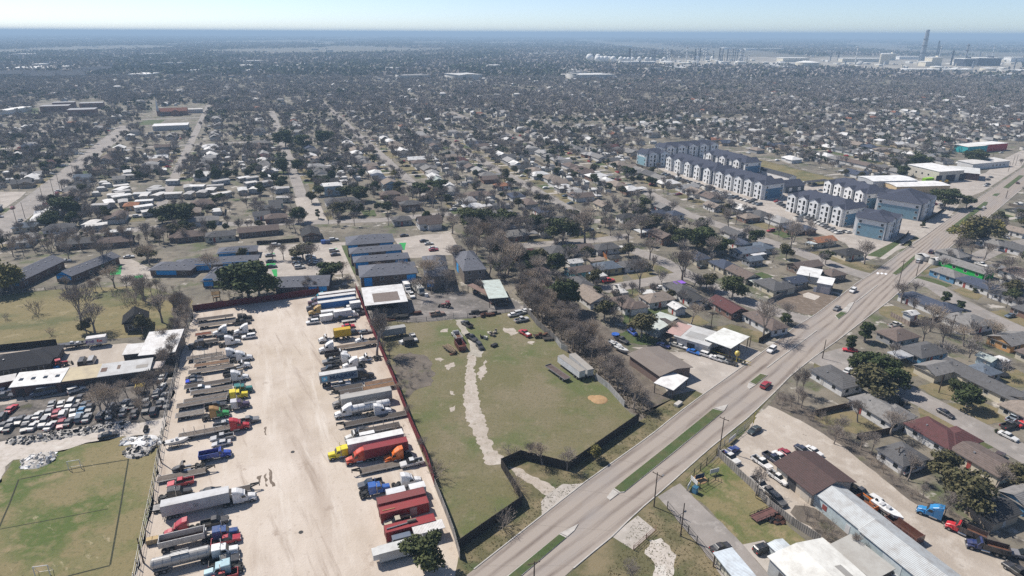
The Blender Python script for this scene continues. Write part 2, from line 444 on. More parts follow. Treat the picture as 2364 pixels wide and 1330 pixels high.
def box_trailer(p,ang,L,col,label,H=2.85,group='enclosed trailers parked in the gravel yard',name='box_trailer',emblem=False,hw=1.28,z0=1.15,roof=None):
 t=thing(name,label,'trailer',p,ang,group)
 h=L/2;k=(round(L,1),H,hw,z0)
 mesh_part(t,'body',k,lambda b:b.box(-h,h,-hw,hw,z0,z0+H),'corrugated',col)
 mesh_part(t,'roof',k,lambda b:b.box(-h-.03,h+.03,-hw-.03,hw+.03,z0+H,z0+H+.07),'flat_roof',roof or tuple(min(.8,c*1.05)for c in col))
 mesh_part(t,'frame',k,lambda b:(b.box(-h+.1,h-.1,-.6,.6,z0-.25,z0-.004),b.box(-h-.04,-h+.1,-hw,hw,.5,.62),[b.box(-h,-h+.1,s*.5-.05,s*.5+.05,.5,z0)for s in(-1,1)]),'black_steel')
 mesh_part(t,'rear_doors',k,lambda b:[b.box(-h-.05,-h-.003,s*hw/2-hw/2+.06,s*hw/2+hw/2-.06,z0+.1,z0+H-.1)for s in(-1,1)],'corrugated',tuple(c*.85 for c in col))
 trailer_wheels(t,(-h+1.3,-h+2.6)if L>8 else(-.5,.45),hw-.02,.5 if L>8 else .36,.5 if L>8 else .25)
 for s in(-1,1):place('landing_leg',cached(('leg',False),lambda:MB().box(-.07,.07,-.07,.07,0,1.05).mesh('landing_leg','steel')),t,(h-2.6,s*.8,0),scale=(1,1,(z0-.1)/1.05))
 if emblem:
  def em(b):
   n=24
   for a,r0,r1 in((0,.42,.5),):
    vs=[(r*math.cos(2*math.pi*i/n),-hw-.012,2.6+r*math.sin(2*math.pi*i/n))for r in(r0,r1)for i in range(n)]
    b.add(vs,[(i,(i+1)%n,n+(i+1)%n,n+i)for i in range(n)])
   b.add([(-.3,-hw-.012,2.55),(.3,-hw-.012,2.62),(.3,-hw-.012,2.74),(-.3,-hw-.012,2.67)],[(0,1,2,3)])
   b.add([(-.25,-hw-.012,2.32),(.25,-hw-.012,2.38),(.2,-hw-.012,2.5),(-.25,-hw-.012,2.45)],[(0,1,2,3)])
  mesh_part(t,'emblem','ring',em,'ink_grey')
 t.scale=(1,.9,.88)
 return t
def chassis(p,ang,L,label):
 t=thing('container_chassis',label,'trailer',p,ang,'container chassis in the gravel yard');h=L/2;k=round(L,1)
 mesh_part(t,'frame',k,lambda b:([b.box(-h,h,s*.5-.1,s*.5+.1,.95,1.28)for s in(-1,1)],b.box(-h,-h+.15,-1.2,1.2,1.0,1.28),b.box(h-.15,h,-1.2,1.2,1.0,1.28)),'black_steel')
 trailer_wheels(t,(-h+1.0,-h+2.3))
 for s in(-1,1):place('landing_leg',cached(('leg',False),lambda:MB().box(-.07,.07,-.07,.07,0,1.05).mesh('landing_leg','steel')),t,(h-2.6,s*.8,0),scale=(1,1,.9))
 return t
def text_me(s,size,mat,bold=0.0,sx=1.0):
 cu=bpy.data.curves.new('lettering','FONT');cu.body=s;cu.size=size;cu.align_x='CENTER';cu.align_y='CENTER';cu.offset=bold
 o=bpy.data.objects.new('lettering',cu);COL.objects.link(o)
 dg=bpy.context.evaluated_depsgraph_get();me=bpy.data.meshes.new_from_object(o.evaluated_get(dg))
 bpy.data.objects.remove(o);bpy.data.curves.remove(cu)
 me.name='lettering';me.materials.clear();me.materials.append(MATS[mat]);return me
def lettering(t,me,x,y,z,sx=1.0,side=-1):
 o=place('lettering',me,t,(x,y,z));o.rotation_euler=(R(90),0,0 if side<0 else R(180));o.scale=(sx,1,1);return o
def container(p,ang,L,z,col,label,H=2.6,panel=None,roofcol=None):
 t=thing('shipping_container',label,'shipping container',Vector(p)+Vector((0,0,z)),ang,'shipping containers in the gravel yard')
 h=L/2;k=(round(L,1),H)
 mesh_part(t,'body',k,lambda b:b.box(-h+.05,h-.05,-1.2,1.2,.08,H-.06),'corrugated',col)
 mesh_part(t,'roof',k,lambda b:b.box(-h+.02,h-.02,-1.19,1.19,H-.06,H),'corrugated',roofcol or col)
 def rim(b):
  for s in(-1,1):
   b.box(-h,h,s*1.2-.04,s*1.2+.04,H-.12,H+.03);b.box(-h,h,s*1.2-.04,s*1.2+.04,0,.14)
   for q in(-1,1):b.box(q*h-.08,q*h+.08,s*1.18-.07,s*1.18+.07,0,H+.04)
   b.box(s*h-.05,s*h+.05,-1.2,1.2,H-.12,H+.02)
 mesh_part(t,'corner_frame',k,rim,'paint',tuple(c*.8 for c in(roofcol or col)))
 mesh_part(t,'doors',k,lambda b:[b.box(-h-.01,-h+.045,s*.6-.54,s*.6+.54,.12,H-.1)for s in(-1,1)],'corrugated',tuple(c*.75 for c in col))
 t.scale=(1,.9,.92)
 return t
def tanker(p,ang,L,col,label,r=1.0):
 t=thing('tank_trailer',label,'tank trailer',p,ang,'tank trailers in the gravel yard');h=L/2;k=round(L,1)
 def body(b):
  b.cyl((-h+.3,0,1.95),(h-.3,0,2.0),r,n=18);b.cyl((-h,0,1.95),(-h+.3,0,1.95),r*.7,r,n=18);b.cyl((h-.3,0,2.0),(h,0,2.0),r,r*.7,n=18)
 mesh_part(t,'tank',k,body,'paint',col,False)
 for i in range(7):place('band',cached(('band',r),lambda:MB().cyl((-.05,0,0),(.05,0,0),r+.03,n=18).mesh('band','steel')),t,(-h+.6+i*(L-1.2)/6,0,1.97))
 mesh_part(t,'catwalk',k,lambda b:(b.box(-1.6,1.4,-.45,.45,2.98,3.05),[b.box(-1.6,1.4,s*.45-.03,s*.45+.03,3.3,3.36)for s in(-1,1)],[b.box(x-.03,x+.03,s*.45-.03,s*.45+.03,3.0,3.35)for s in(-1,1)for x in(-1.6,-.1,1.4)]),'steel')
 mesh_part(t,'frame',k,lambda b:[b.box(-h+.2,h-.4,s*.5-.08,s*.5+.08,.75,1.05)for s in(-1,1)],'steel')
 place('fender',cached('tfend',lambda:MB().box(-1.3,1.3,-1.2,1.2,1.06,1.12).mesh('fender','steel')),t,(-h+1.5,0,0))
 trailer_wheels(t,(-h+.9,-h+2.1),1.2,.5,.5)
 return t
def dump_bed(t,x0,x1,z0,H,col,key,inner='rust'):
 def f(b):
  for s in(-1,1):b.box(x0,x1,s*1.15-.06,s*1.15+.06,z0,z0+H)
  b.box(x0,x0+.1,-1.15,1.15,z0,z0+H*.9);b.box(x1-.1,x1,-1.15,1.15,z0,z0+H*1.15);b.box(x0,x1,-1.1,1.1,z0-.1,z0+.05)
  for i in range(5):
   x=x0+(i+.5)*(x1-x0)/5
   for s in(-1,1):b.box(x-.06,x+.06,s*1.24-.04,s*1.24+.04,z0,z0+H)
 mesh_part(t,'dump_body',key,f,'paint',col)
 mesh_part(t,'load_bed',key,lambda b:b.box(x0+.11,x1-.11,-1.08,1.08,z0+.06,z0+.12),inner)
def dump_trailer(p,ang,L,col,label):
 t=thing('dump_trailer',label,'trailer',p,ang);h=L/2
 dump_bed(t,-h,h-.8,1.35,1.35,col,('dt',round(L,1)))
 mesh_part(t,'frame','dt%.1f'%L,lambda b:([b.box(-h+.2,h,s*.5-.1,s*.5+.1,.95,1.25)for s in(-1,1)],b.box(h-.9,h-.5,-.4,.4,1.2,2.6)),'steel')
 trailer_wheels(t,(-h+.8,-h+2.1));return t
def dump_truck(p,ang,col,bed,label,style='day',group='dump trucks',inner='rust'):
 t=semi(p,ang,col,label,style,group=group);t.name='dump_truck';t['category']='dump truck'
 dump_bed(t,-4.2,.75 if style=='day' else .0,1.2,1.25,bed,('dtk',style),inner)
 return t
def box_truck(p,ang,L,col,label,boxcol=None):
 t=thing('box_truck',label,'box truck',p,ang);h=L/2
 mesh_part(t,'cargo_box',('bt',round(L,1)),lambda b:b.box(-h,h-2.3,-1.15,1.15,.95,3.2),'corrugated',boxcol or col)
 mesh_part(t,'cargo_roof',('bt',round(L,1)),lambda b:b.box(-h-.02,h-2.28,-1.17,1.17,3.2,3.26),'flat_roof',(.75,.74,.72))
 mesh_part(t,'cab',('bt',round(L,1)),lambda b:b.prism([(h-2.15,.6),(h-.1,.5),(h,.95),(h-.55,1.3),(h-1.1,2.1),(h-2.15,2.15)],-.98,.98,.1),'paint',col)
 mesh_part(t,'windshield',('bt',round(L,1)),lambda b:b.add([(h-.53,-.85,1.38),(h-.53,.85,1.38),(h-1.04,.8,2.06),(h-1.04,-.8,2.06)],[(0,1,2,3)]),'glass')
 mesh_part(t,'chassis',('bt',round(L,1)),lambda b:b.box(-h,h-2.2,-.5,.5,.6,.93),'black_steel')
 wheels(t,(-h+1.6,h-1.0),1.05,.42,.4);return t
def boat(p,ang,L,label,col=(.75,.74,.72),deck=(.7,.68,.62),z=.75):
 t=thing('motor_boat',label,'boat',Vector(p)+Vector((0,0,z)),ang)
 h=L/2;hw=L*.17
 def sec(w,zl,zh,x):return[(x,-w,zh),(x,-w*.8,zl+.2),(x,0,zl),(x,w*.8,zl+.2),(x,w,zh)]
 def hull(b):
  S=[sec(hw*.9,.1,.9,-h),sec(hw,.05,.95,0),sec(hw*.75,.1,1.05,h*.55),sec(.04,.6,1.2,h)]
  for a,c in zip(S,S[1:]):b.loft(a,c,caps=False)
  b.add(S[0],[(0,1,2,3,4)])
 mesh_part(t,'hull',round(L,1),hull,'paint',col)
 mesh_part(t,'deck',round(L,1),lambda b:b.add([(-h,-hw*.88,.86),(0,-hw*.96,.9),(h*.55,-hw*.72,1.0),(h*.97,0,1.14),(h*.55,hw*.72,1.0),(0,hw*.96,.9),(-h,hw*.88,.86)],[(0,1,2,3,4,5,6)]),'paint',deck)
 mesh_part(t,'console',round(L,1),lambda b:(b.box(-h*.1,h*.12,-hw*.35,hw*.35,.9,1.5),b.box(-h*.5,-h*.3,-hw*.5,hw*.5,.88,1.2)),'paint',(.5,.5,.5))
 mesh_part(t,'outboard_motor','ob',lambda b:(b.box(-h-.45,-h-.02,-.2,.2,.5,1.3),b.box(-h-.35,-h-.15,-.08,.08,-.2,.5)),'black_steel')
 return t
def boat_trailer(p,ang,L,label):
 t=thing('boat_trailer',label,'trailer',p,ang);h=L/2
 mesh_part(t,'frame',round(L,1),lambda b:([b.box(-h*.9,h*.5,s*.9-.06,s*.9+.06,.5,.62)for s in(-1,1)],b.box(-h*.9,h*1.15,-.06,.06,.48,.6),[b.box(x-.06,x+.06,-.95,.95,.5,.6)for x in(-h*.8,0,h*.5)]),'steel')
 trailer_wheels(t,(-h*.4,-h*.4+.8),1.15,.33,.22);return t
def utility_trailer(p,ang,L,label,col=(.12,.07,.06),rails=True,load=None,cat='trailer'):
 t=thing('utility_trailer',label,cat,p,ang);h=L/2;k=(round(L,1),rails)
 mesh_part(t,'deck',k,lambda b:b.box(-h,h,-1.05,1.05,.52,.6),'deck_wood',col)
 def fr(b):
  for s in(-1,1):
   b.box(-h,h,s*1.05-.04,s*1.05+.04,.44,.66)
   if rails:
    b.box(-h,h,s*1.05-.03,s*1.05+.03,1.15,1.21)
    for i in range(6):b.box(-h+i*L/5-.03,-h+i*L/5+.03,s*1.05-.03,s*1.05+.03,.6,1.2)
  b.loft([(h,-.9,.48),(h,-.8,.48),(h,-.8,.58),(h,-.9,.58)],[(h+1.3,-.05,.48),(h+1.3,.05,.48),(h+1.3,.05,.58),(h+1.3,-.05,.58)])
  b.loft([(h,.8,.48),(h,.9,.48),(h,.9,.58),(h,.8,.58)],[(h+1.3,-.05,.48),(h+1.3,.05,.48),(h+1.3,.05,.58),(h+1.3,-.05,.58)])
 mesh_part(t,'frame',k,fr,'black_steel')
 trailer_wheels(t,(-.5,.4),1.3,.36,.22);return t
def farm_tractor(p,ang,col,label):
 t=thing('farm_tractor',label,'tractor',p,ang)
 mesh_part(t,'hood','ft',lambda b:b.prism([(.2,.8),(1.9,.75),(1.95,1.25),(.2,1.5)],-.38,.38,.1),'paint',col)
 mesh_part(t,'fenders','ft',lambda b:[b.prism([(-1.3,1.1),(-.1,1.1),(-.2,1.55),(-.7,1.7),(-1.2,1.5)],s*.75-.2,s*.75+.2,.05)for s in(-1,1)],'paint',col)
 mesh_part(t,'canopy','ft',lambda b:(b.box(-1.1,.3,-.7,.7,2.3,2.4),[b.box(x-.04,x+.04,y-.04,y+.04,1.2,2.3)for x in(-1,.2)for y in(-.6,.6)]),'paint',col)
 mesh_part(t,'seat','ft',lambda b:(b.box(-.9,-.4,-.25,.25,1.2,1.35),b.box(-.95,-.85,-.25,.25,1.35,1.75)),'interior')
 mesh_part(t,'loader_arms','ft',lambda b:([b.loft([(-.1,s*.55,1.4),(-.1,s*.65,1.4),(-.1,s*.65,1.6),(-.1,s*.55,1.6)],[(2.6,s*.55,.5),(2.6,s*.65,.5),(2.6,s*.65,.7),(2.6,s*.55,.7)])for s in(-1,1)],b.prism([(2.6,.2),(3.2,.15),(2.8,.8)],-.9,.9)),'black_steel')
 wheels(t,(-.7,),1.05,.75,.45);wheels(t,(1.4,),.85,.45,.3);return t
# houses
def roof_geo(b,L,W,h,pitch,ov,hip,tr,mi=0):
 """roof solid over a rectangle L x W about (0,0), carried through tr"""
 a,c=L/2+ov,W/2+ov;zt=h+c*pitch;e=.14;zz=h-ov*pitch*0
 hx=max(0.3,a-c)if hip else a
 vs=[(-a,-c,zz),(a,-c,zz),(a,c,zz),(-a,c,zz),(-hx,0,zt),(hx,0,zt),(-a,-c,zz-e),(a,-c,zz-e),(a,c,zz-e),(-a,c,zz-e)]
 vs=[tr(v)for v in vs]
 fs=[(0,1,5,4),(2,3,4,5)]
 if hip:fs+=[(1,2,5),(3,0,4)]
 fs+=[(6,7,1,0),(7,8,2,1),(8,9,3,2),(9,6,0,3),(9,8,7,6)]
 b.add(vs,fs,mi)
 return zt
def house(p,ang,L,W,label,hip=True,rc=(.09,.085,.08),wc=(.6,.58,.54),h=2.6,pitch=.42,ov=.5,wing=None,carport=None,windows=True,door=True,chimney=False,roofmat='shingle',cat='house',group=None,name='house',gablecol=None,floors=1,winmat='glass'):
 t=thing(name,label,cat,p,ang,group)
 b,w=MB(),MB()
 ident=lambda v:v
 blocks=[(L,W,ident,0)]
 if wing:
  wx,wy,wl,ww,wr=wing
  c_,s_=(0,1)if wr else(1,0)
  blocks.append((wl,ww,lambda v:(wx+v[0]*c_-v[1]*s_,wy+v[0]*s_+v[1]*c_,v[2]+.004),1))
 for bl,bw,tr,k in blocks:
  roof_geo(b,bl,bw,h,pitch,ov,hip,tr)
  q=lambda v:tr(v)
  a,c=bl/2,bw/2
  w.add([q(v)for v in[(-a,-c,-.1),(a,-c,-.1),(a,c,-.1),(-a,c,-.1),(-a,-c,h-.145),(a,-c,h-.145),(a,c,h-.145),(-a,c,h-.145)]],[(0,1,5,4),(1,2,6,5),(2,3,7,6),(3,0,4,7),(4,5,6,7)])
  if not hip:
   zt=h+(c)*pitch
   for s in(-1,1):
    w.add([q((s*(a-.02),-c,h-.01)),q((s*(a-.02),c,h-.01)),q((s*(a-.02),0,zt+ov*pitch-.1))],[(0,1,2)if s>0 else(2,1,0)])
 place('walls',w.mesh('walls','wall'),t,col=wc)
 place('roof',b.mesh('roof',roofmat),t,col=rc)
 wm=cached('win',None)
 if windows:
  for fl in range(floors):
   z=1.45+fl*2.7
   n=max(2,int(L/4))
   for s in(-1,1):
    for i in range(n):
     x=-L/2+(i+.5)*L/n
     if wing and abs(x-wing[0])<(wing[3]if wing[4]else wing[2])/2+.3 and s*wing[1]>0:continue
     place('window',wm,t,(x,s*(W/2+.015),z),0)
   for s in(-1,1):
    for y in(-W/4,W/4):place('window',wm,t,(s*(L/2+.015),y,z),R(90))
 if door:
  place('door',cached('door',lambda:MB().box(-.45,.45,-.04,.04,0,2.05).mesh('door','paint')),t,(-L/2+.5*L/max(2,int(L/4))+1.6,-W/2-.02,.02),col=rnd.choice([(.35,.05,.04),(.5,.48,.45),(.1,.1,.12)]))
 if chimney:place('chimney',cached('chim',lambda:MB().box(-.35,.35,-.3,.3,0,1.7).mesh('chimney','rust')),t,(L*.2,W*.15,h+.5))
 place('roof_vent',cached('rvent',None),t,(-L*.18,-W*.2,h+W*.3*pitch-.05))
 if carport:
  cx,cyy,cl,cw,ccol=carport
  cp_=MB();cp_.box(cx-cl/2,cx+cl/2,cyy-cw/2,cyy+cw/2,h-.45,h-.3)
  o=place('carport_roof',cp_.mesh('carport_roof','metal_roof'),t,col=ccol)
  for sx in(-1,1):
   for sy in(-1,1):
    place('carport_post',cached('cpost',lambda:MB().box(-.06,.06,-.06,.06,0,2.15).mesh('carport_post','white_trim')),t,(cx+sx*(cl/2-.2),cyy+sy*(cw/2-.2),0))
 return t
# trees
def _tube(vs,fs,p,d,L,r0,r1,n=3):
 a=d.orthogonal().normalized();b=d.cross(a);o=len(vs)
 for q,r in((p,r0),(p+d*L,r1)):
  for i in range(n):
   t=2*math.pi*i/n
   vs.append(q+(a*math.cos(t)+b*math.sin(t))*r)
 for i in range(n):fs.append((o+i,o+(i+1)%n,o+n+(i+1)%n,o+n+i))
SEGS={}
def bare_tree_meshes(seed,H=9.0,spread=1.0,levels=5,shrub=False):
 g=random.Random(seed);tv,tf,cv,cf=[],[],[],[];sg=SEGS[seed]=[]
 def grow(p,d,L,r,lev):
  last=lev==levels
  seg=2 if lev<3 else 1
  for k in range(seg):
   nd=(d+Vector((g.uniform(-.18,.18),g.uniform(-.18,.18),g.uniform(-.05,.12)))).normalized()
   r2=r*(.82 if not last else .5)
   v,f=(tv,tf)if lev<=2 else(cv,cf)
   _tube(v,f,p,nd,L/seg*1.03,r,r2,5 if lev<2 else 3)
   if lev<5:sg.append((*p,*(p+nd*(L/seg)),r))
   p=p+nd*(L/seg);d=nd;r=r2
   if lev>=2 and lev<levels and k<seg-1:
    child(p,d,L,r,lev,1)
  if not last:child(p,d,L,r,lev,{0:5,1:4,2:3,3:3,4:3}[lev])
 def child(p,d,L,r,lev,n):
  a0=g.uniform(0,6.28)
  a=d.orthogonal().normalized();b=d.cross(a)
  for i in range(n):
   t=a0+6.28*i/n+g.uniform(-.5,.5)
   s=g.uniform(.35,.85)*spread*(.75 if lev==0 else 1)
   nd=(d+(a*math.cos(t)+b*math.sin(t))*s+Vector((0,0,.22))).normalized()
   if nd.z<-.1:nd.z*=.2
   grow(p,nd,L*g.uniform(.62,.86),max(.024,r*.6),lev+1)
 if shrub:
  for i in range(9):
   t=i*.7+g.uniform(-.3,.3);s=g.uniform(.1,.55)
   grow(Vector((.25*math.cos(t),.25*math.sin(t),-.05)),Vector((s*math.cos(t),s*math.sin(t),1)).normalized(),H*g.uniform(.3,.45),H*.012,2)
 else:grow(Vector((0,0,-.1)),Vector((g.uniform(-.1,.1),g.uniform(-.1,.1),1)).normalized(),H*.22,H*.024,0)
 def mk(n,v,f,m):return fast_mesh(n,np.array([tuple(x)for x in v]),np.array(f),m)
 top=max(v.z for v in cv);s=H/top
 for v in tv+cv:v*=s
 SEGS[seed]=np.array(sg)*s
 return mk('trunk',tv if tv else cv[:6],tf if tf else cf[:3],'twig'),mk('crown',cv,cf,'twig')
def leafy_meshes(seed,H=9.0,W=9.0,mat='leaf_dark',n=3400,base=.22,lobes=11,size=.27):
 g=np.random.default_rng(seed);rr=random.Random(seed)
 tv,tf=[],[]
 _tube(tv,tf,Vector((0,0,-.1)),Vector((0,0,1)),H*.5,H*.03,H*.018,6)
 C=[]
 for i in range(lobes):
  t=rr.uniform(0,6.28);q=rr.uniform(.15,.62)*W/2;z=H*rr.uniform(base+.2,.84)
  rad=W*rr.uniform(.16,.27)*(1.15-.5*z/H)
  C.append((q*math.cos(t),q*math.sin(t),z,rad))
  d=Vector((q*math.cos(t),q*math.sin(t),z-H*.3));l=d.length
  _tube(tv,tf,Vector((0,0,H*.28)),d.normalized(),l,H*.013,H*.006,4)
 C.append((0,0,H*.78,W*.22))
 C=np.array(C)
 idx=g.integers(0,len(C),n)
 d=g.normal(size=(n,3));d/=np.linalg.norm(d,axis=1)[:,None]
 rad=C[idx,3]*(g.random(n)**.45)
 c=C[idx,:3]+d*rad[:,None]*np.array([1,1,.75])
 a=g.normal(size=(n,3));a/=np.linalg.norm(a,axis=1)[:,None]
 b=np.cross(a,d+.3*g.normal(size=(n,3)));b/=np.linalg.norm(b,axis=1)[:,None]+1e-6
 s=size*(.6+.8*g.random(n))[:,None]
 v=np.stack([c-a*s-b*s*.6,c+a*s-b*s*.6,c+a*s+b*s*.6,c-a*s+b*s*.6],1).reshape(-1,3)
 f=np.arange(n*4).reshape(-1,4)
 return fast_mesh('trunk',np.array([tuple(x)for x in tv]),np.array([x for x in tf]),'twig'),fast_mesh('crown',v,f,mat)
BARE=[bare_tree_meshes(s,9.0,sp,5)for s,sp in((1,.9),(2,1.1),(3,.75),(4,1.0),(5,1.2),(6,.85))]
SHRUB=[bare_tree_meshes(s,4.0,1.0,4,True)for s in(11,12,13)]
OAK=[leafy_meshes(s,9.0,10.0,'leaf_dark')for s in(21,22,23,24)]
OLIVE=[leafy_meshes(s,9.0,10.0,'leaf_olive',2300)for s in(31,32)]
YELL=[leafy_meshes(41,9.0,10.0,'leaf_yellow',1300)]
CONE=[leafy_meshes(s,9.0,5.0,'leaf_dark',2600,.05,12,.25)for s in(51,52)]
BUSH=[leafy_meshes(s,3.0,3.4,'leaf_dark',420,.0,8,.22)for s in(61,62)]
TREEN={'bare':('bare_tree','tree',BARE,'leafless trees among the houses and lots'),'shrub':('bare_shrub','shrub',SHRUB,'leafless shrubs along the fences'),'oak':('evergreen_tree','tree',OAK,'dark evergreen trees among the houses'),'olive':('olive_tree','tree',OLIVE,'olive coloured trees among the houses'),'yellow':('budding_tree','tree',YELL,'trees in yellow green bud'),'cone':('conical_evergreen','tree',CONE,'conical evergreens'),'bush':('round_bush','bush',BUSH,'clipped evergreen bushes')}
BASEH={'bare':9.0,'shrub':4.0,'oak':9.0,'olive':9.0,'yellow':9.0,'cone':9.0,'bush':3.0}
TREEPOS=[]
def tree(kind,p,H,label,w=1.0,var=None,group=None,tint=None):
 name,cat,ms,gr=TREEN[kind]
 t=thing(name,label,cat,p,rnd.uniform(0,6.28),group or gr)
 k=H/BASEH[kind]
 m=ms[rnd.randrange(len(ms))if var is None else var%len(ms)]
 c=tint or rnd.choice([(.03,.04,.015),(.06,.06,.03),(.09,.08,.04)])
 sc=(k*w,k*w,k)
 place('trunk',m[0],t,col=c,scale=sc);place('crown',m[1],t,col=c,scale=sc)
 TREEPOS.append((p[0],p[1],2.5*k*w))
 return t
# fences and poles
def fence(px,H,col,label,m='fence_wood',posts=True,see=False,z0=0.0,ground=False,cat='fence',name='fence',th=.05):
 pts=[q if ground else G(*q)for q in px]
 c=sum(pts,Vector((0,0,0)))/len(pts)
 t=thing(name,label,cat,c)
 w=MB();pp=[]
 for a,b in zip(pts,pts[1:]):
  d=(b-a);L=d.length;d=d/L;n=Vector((-d.y,d.x,0))*th
  a2,b2=a-c,b-c
  if see:
   for z in(.1,H*.5,H-.06):
    w.loft([a2+n*.5+Vector((0,0,z)),a2-n*.5+Vector((0,0,z)),a2-n*.5+Vector((0,0,z+.05)),a2+n*.5+Vector((0,0,z+.05))],[b2+n*.5+Vector((0,0,z)),b2-n*.5+Vector((0,0,z)),b2-n*.5+Vector((0,0,z+.05)),b2+n*.5+Vector((0,0,z+.05))])
   k=int(L/.35)
   for i in range(k):
    q=a2+d*(i*.35)
    w.add([q+Vector((0,0,.1)),q+d*.03+Vector((0,0,.1)),q+d*.03+Vector((0,0,H-.05)),q+Vector((0,0,H-.05))],[(0,1,2,3)])
  else:
   w.loft([a2-n+Vector((0,0,z0)),a2+n+Vector((0,0,z0)),a2+n+Vector((0,0,H)),a2-n+Vector((0,0,H))],[b2-n+Vector((0,0,z0)),b2+n+Vector((0,0,z0)),b2+n+Vector((0,0,H)),b2-n+Vector((0,0,H))])
  if posts:
   k=max(1,int(L/2.8))
   for i in range(k):
    pp.append(a2+d*(i*L/k))
 place('fence_panel',w.mesh('fence_panel',m),t,col=col)
 for q in pp:place('fence_post',cached(('fpost',m),lambda:MB().box(-.07,.07,-.07,.07,0,1).mesh('fence_post',m)),t,q,col=tuple(x*.8 for x in col),scale=(1,1,H+.1))
 return t
def pole(px,py,H,label,arm=True,lamp=False,transformer=False,name='utility_pole',cat='utility pole',ang=None,col=None):
 t=thing(name,label,cat,G(px,py),ang if ang is not None else rnd.choice([AU,AR]),'poles along the streets')
 place('shaft',cached('pole',lambda:MB().cyl((0,0,0),(0,0,1),.15,.1,8).mesh('shaft','pole_wood')),t,scale=(1,1,H))
 if arm:
  place('crossarm',cached('arm',lambda:(MB().box(-.06,.06,-1.2,1.2,-.06,.06).box(-.04,.04,-1.1,-1.02,.06,.25).box(-.04,.04,1.02,1.1,.06,.25)).mesh('crossarm','pole_wood')),t,(.14,0,H-.6))
 if transformer:place('transformer',cached('trf',lambda:MB().cyl((0,0,0),(0,0,1.0),.3,n=10).mesh('transformer','steel')),t,(0,.42,H-2.4))
 if lamp:place('lamp_arm',cached('lamp',lambda:MB().cyl((0,0,0),(2.2,0,.5),.05,n=6).box(2.1,2.8,-.14,.14,.42,.58).mesh('lamp_arm','steel')),t,(0,0,H-2.6))
 return t
# ground, roads, lots
AUr=AU
ground_mat('ground',[(0.14,0.125,0.095),((0.21,0.182,0.14),0.04,.42,.6),((0.085,0.1,0.04),0.06,.54,.66),((0.07,0.06,0.05),0.25,.5,.7),((0.42,0.385,0.34),0.11,.6,.66)],bump=(1.5,.4))
ground_mat('yard',[(0.46,0.388,0.31),((0.385,0.317,0.248),0.045,.5,.62),((0.56,0.49,0.42),0.03,.38,.62),((0.36,0.29,0.23),0.06,.48,.7,(1,5),AU-R(90)),((0.6,0.54,0.47),0.25,.53,.7,(1,12),AU-R(90)),((0.33,0.265,0.21),0.35,.56,.72,(1,14),AU-R(80)),((0.31,0.25,0.195),0.9,.58,.85),((0.29,0.225,0.175),0.14,.64,.74)],bump=(2.0,.5))
ground_mat('yard_row',[(0.425,0.35,0.285),((0.34,0.275,0.22),0.12,.4,.65),((0.5,0.43,0.36),0.25,.55,.75,(5,1),AV),((0.26,0.21,0.165),0.8,.55,.8)],bump=(2.0,.6))
ground_mat('chalk',[(0.5,0.45,0.4),((0.4,0.355,0.3),0.5,.45,.65),((0.28,0.25,0.19),1.1,.58,.76),((0.58,0.55,0.5),0.2,.55,.7)],bump=(1.5,.5))
ground_mat('path_chalk',[(0.43,0.375,0.32),((0.34,0.29,0.235),0.6,.4,.7),((0.17,0.155,0.09),0.8,.54,.74),((0.5,0.455,0.4),0.25,.5,.75),((0.16,0.145,0.085),2.6,.55,.8)],bump=(1.5,.4))
ground_mat('path_gravel',[(0.33,0.3,0.25),((0.5,0.46,0.4),0.4,.45,.7),((0.2,0.18,0.12),0.8,.55,.75)],bump=(2,.5))
ground_mat('field_grass',[(0.14,0.127,0.056),((0.185,0.155,0.09),0.05,.42,.62),((0.1,0.118,0.036),0.035,.5,.62),((0.24,0.2,0.13),0.35,.56,.8),((0.075,0.075,0.036),1.3,.5,.8),((0.26,0.22,0.15),0.12,.66,.74)],bump=(2.5,.7))
ground_mat('pitch_grass',[(0.2,0.165,0.078),((0.075,0.108,0.02),0.06,.48,.58),((0.24,0.19,0.1),0.12,.52,.66),((0.38,0.32,0.2),0.3,.64,.72,(1,3),AV+.5),((0.07,0.075,0.03),1.2,.52,.8)],bump=(2.5,.7))
ground_mat('dry_grass',[(0.19,0.155,0.07),((0.1,0.105,0.038),0.07,.48,.62,(3,1),AV),((0.27,0.22,0.12),0.15,.55,.72),((0.07,0.07,0.03),0.9,.52,.8)],bump=(2.5,.6))
ground_mat('verge',[(0.11,0.1,0.045),((0.2,0.16,0.09),0.15,.45,.6),((0.06,0.08,0.025),0.1,.52,.66),((0.3,0.26,0.2),0.4,.66,.75)],bump=(2.5,.6))
ground_mat('lawn',[(0.055,0.085,0.022),((0.1,0.1,0.04),0.25,.45,.65),((0.03,0.045,0.014),1.0,.5,.8)],bump=(2.5,.5))
ground_mat('tan_lawn',[(0.2,0.16,0.085),((0.12,0.115,0.05),0.2,.45,.65),((0.08,0.075,0.04),0.9,.55,.8)],bump=(2.5,.5))
ground_mat('junk_dirt',[(0.16,0.14,0.12),((0.06,0.055,0.05),0.3,.45,.62),((0.33,0.29,0.25),0.35,.6,.7),((0.07,0.07,0.03),0.15,.6,.7)],bump=(2,.8))
ground_mat('service_dirt',[(0.2,0.18,0.165),((0.11,0.1,0.09),0.12,.42,.62),((0.34,0.31,0.28),0.2,.55,.7),((0.08,0.075,0.07),0.9,.55,.8)],bump=(2,.6))
ground_mat('drive_gravel',[(0.43,0.375,0.315),((0.33,0.28,0.23),0.08,.42,.65,(1,4),AU-R(90)),((0.5,0.45,0.39),0.25,.5,.7),((0.21,0.175,0.14),0.5,.62,.75),((0.27,0.23,0.185),1.6,.6,.85)],bump=(2,.5))
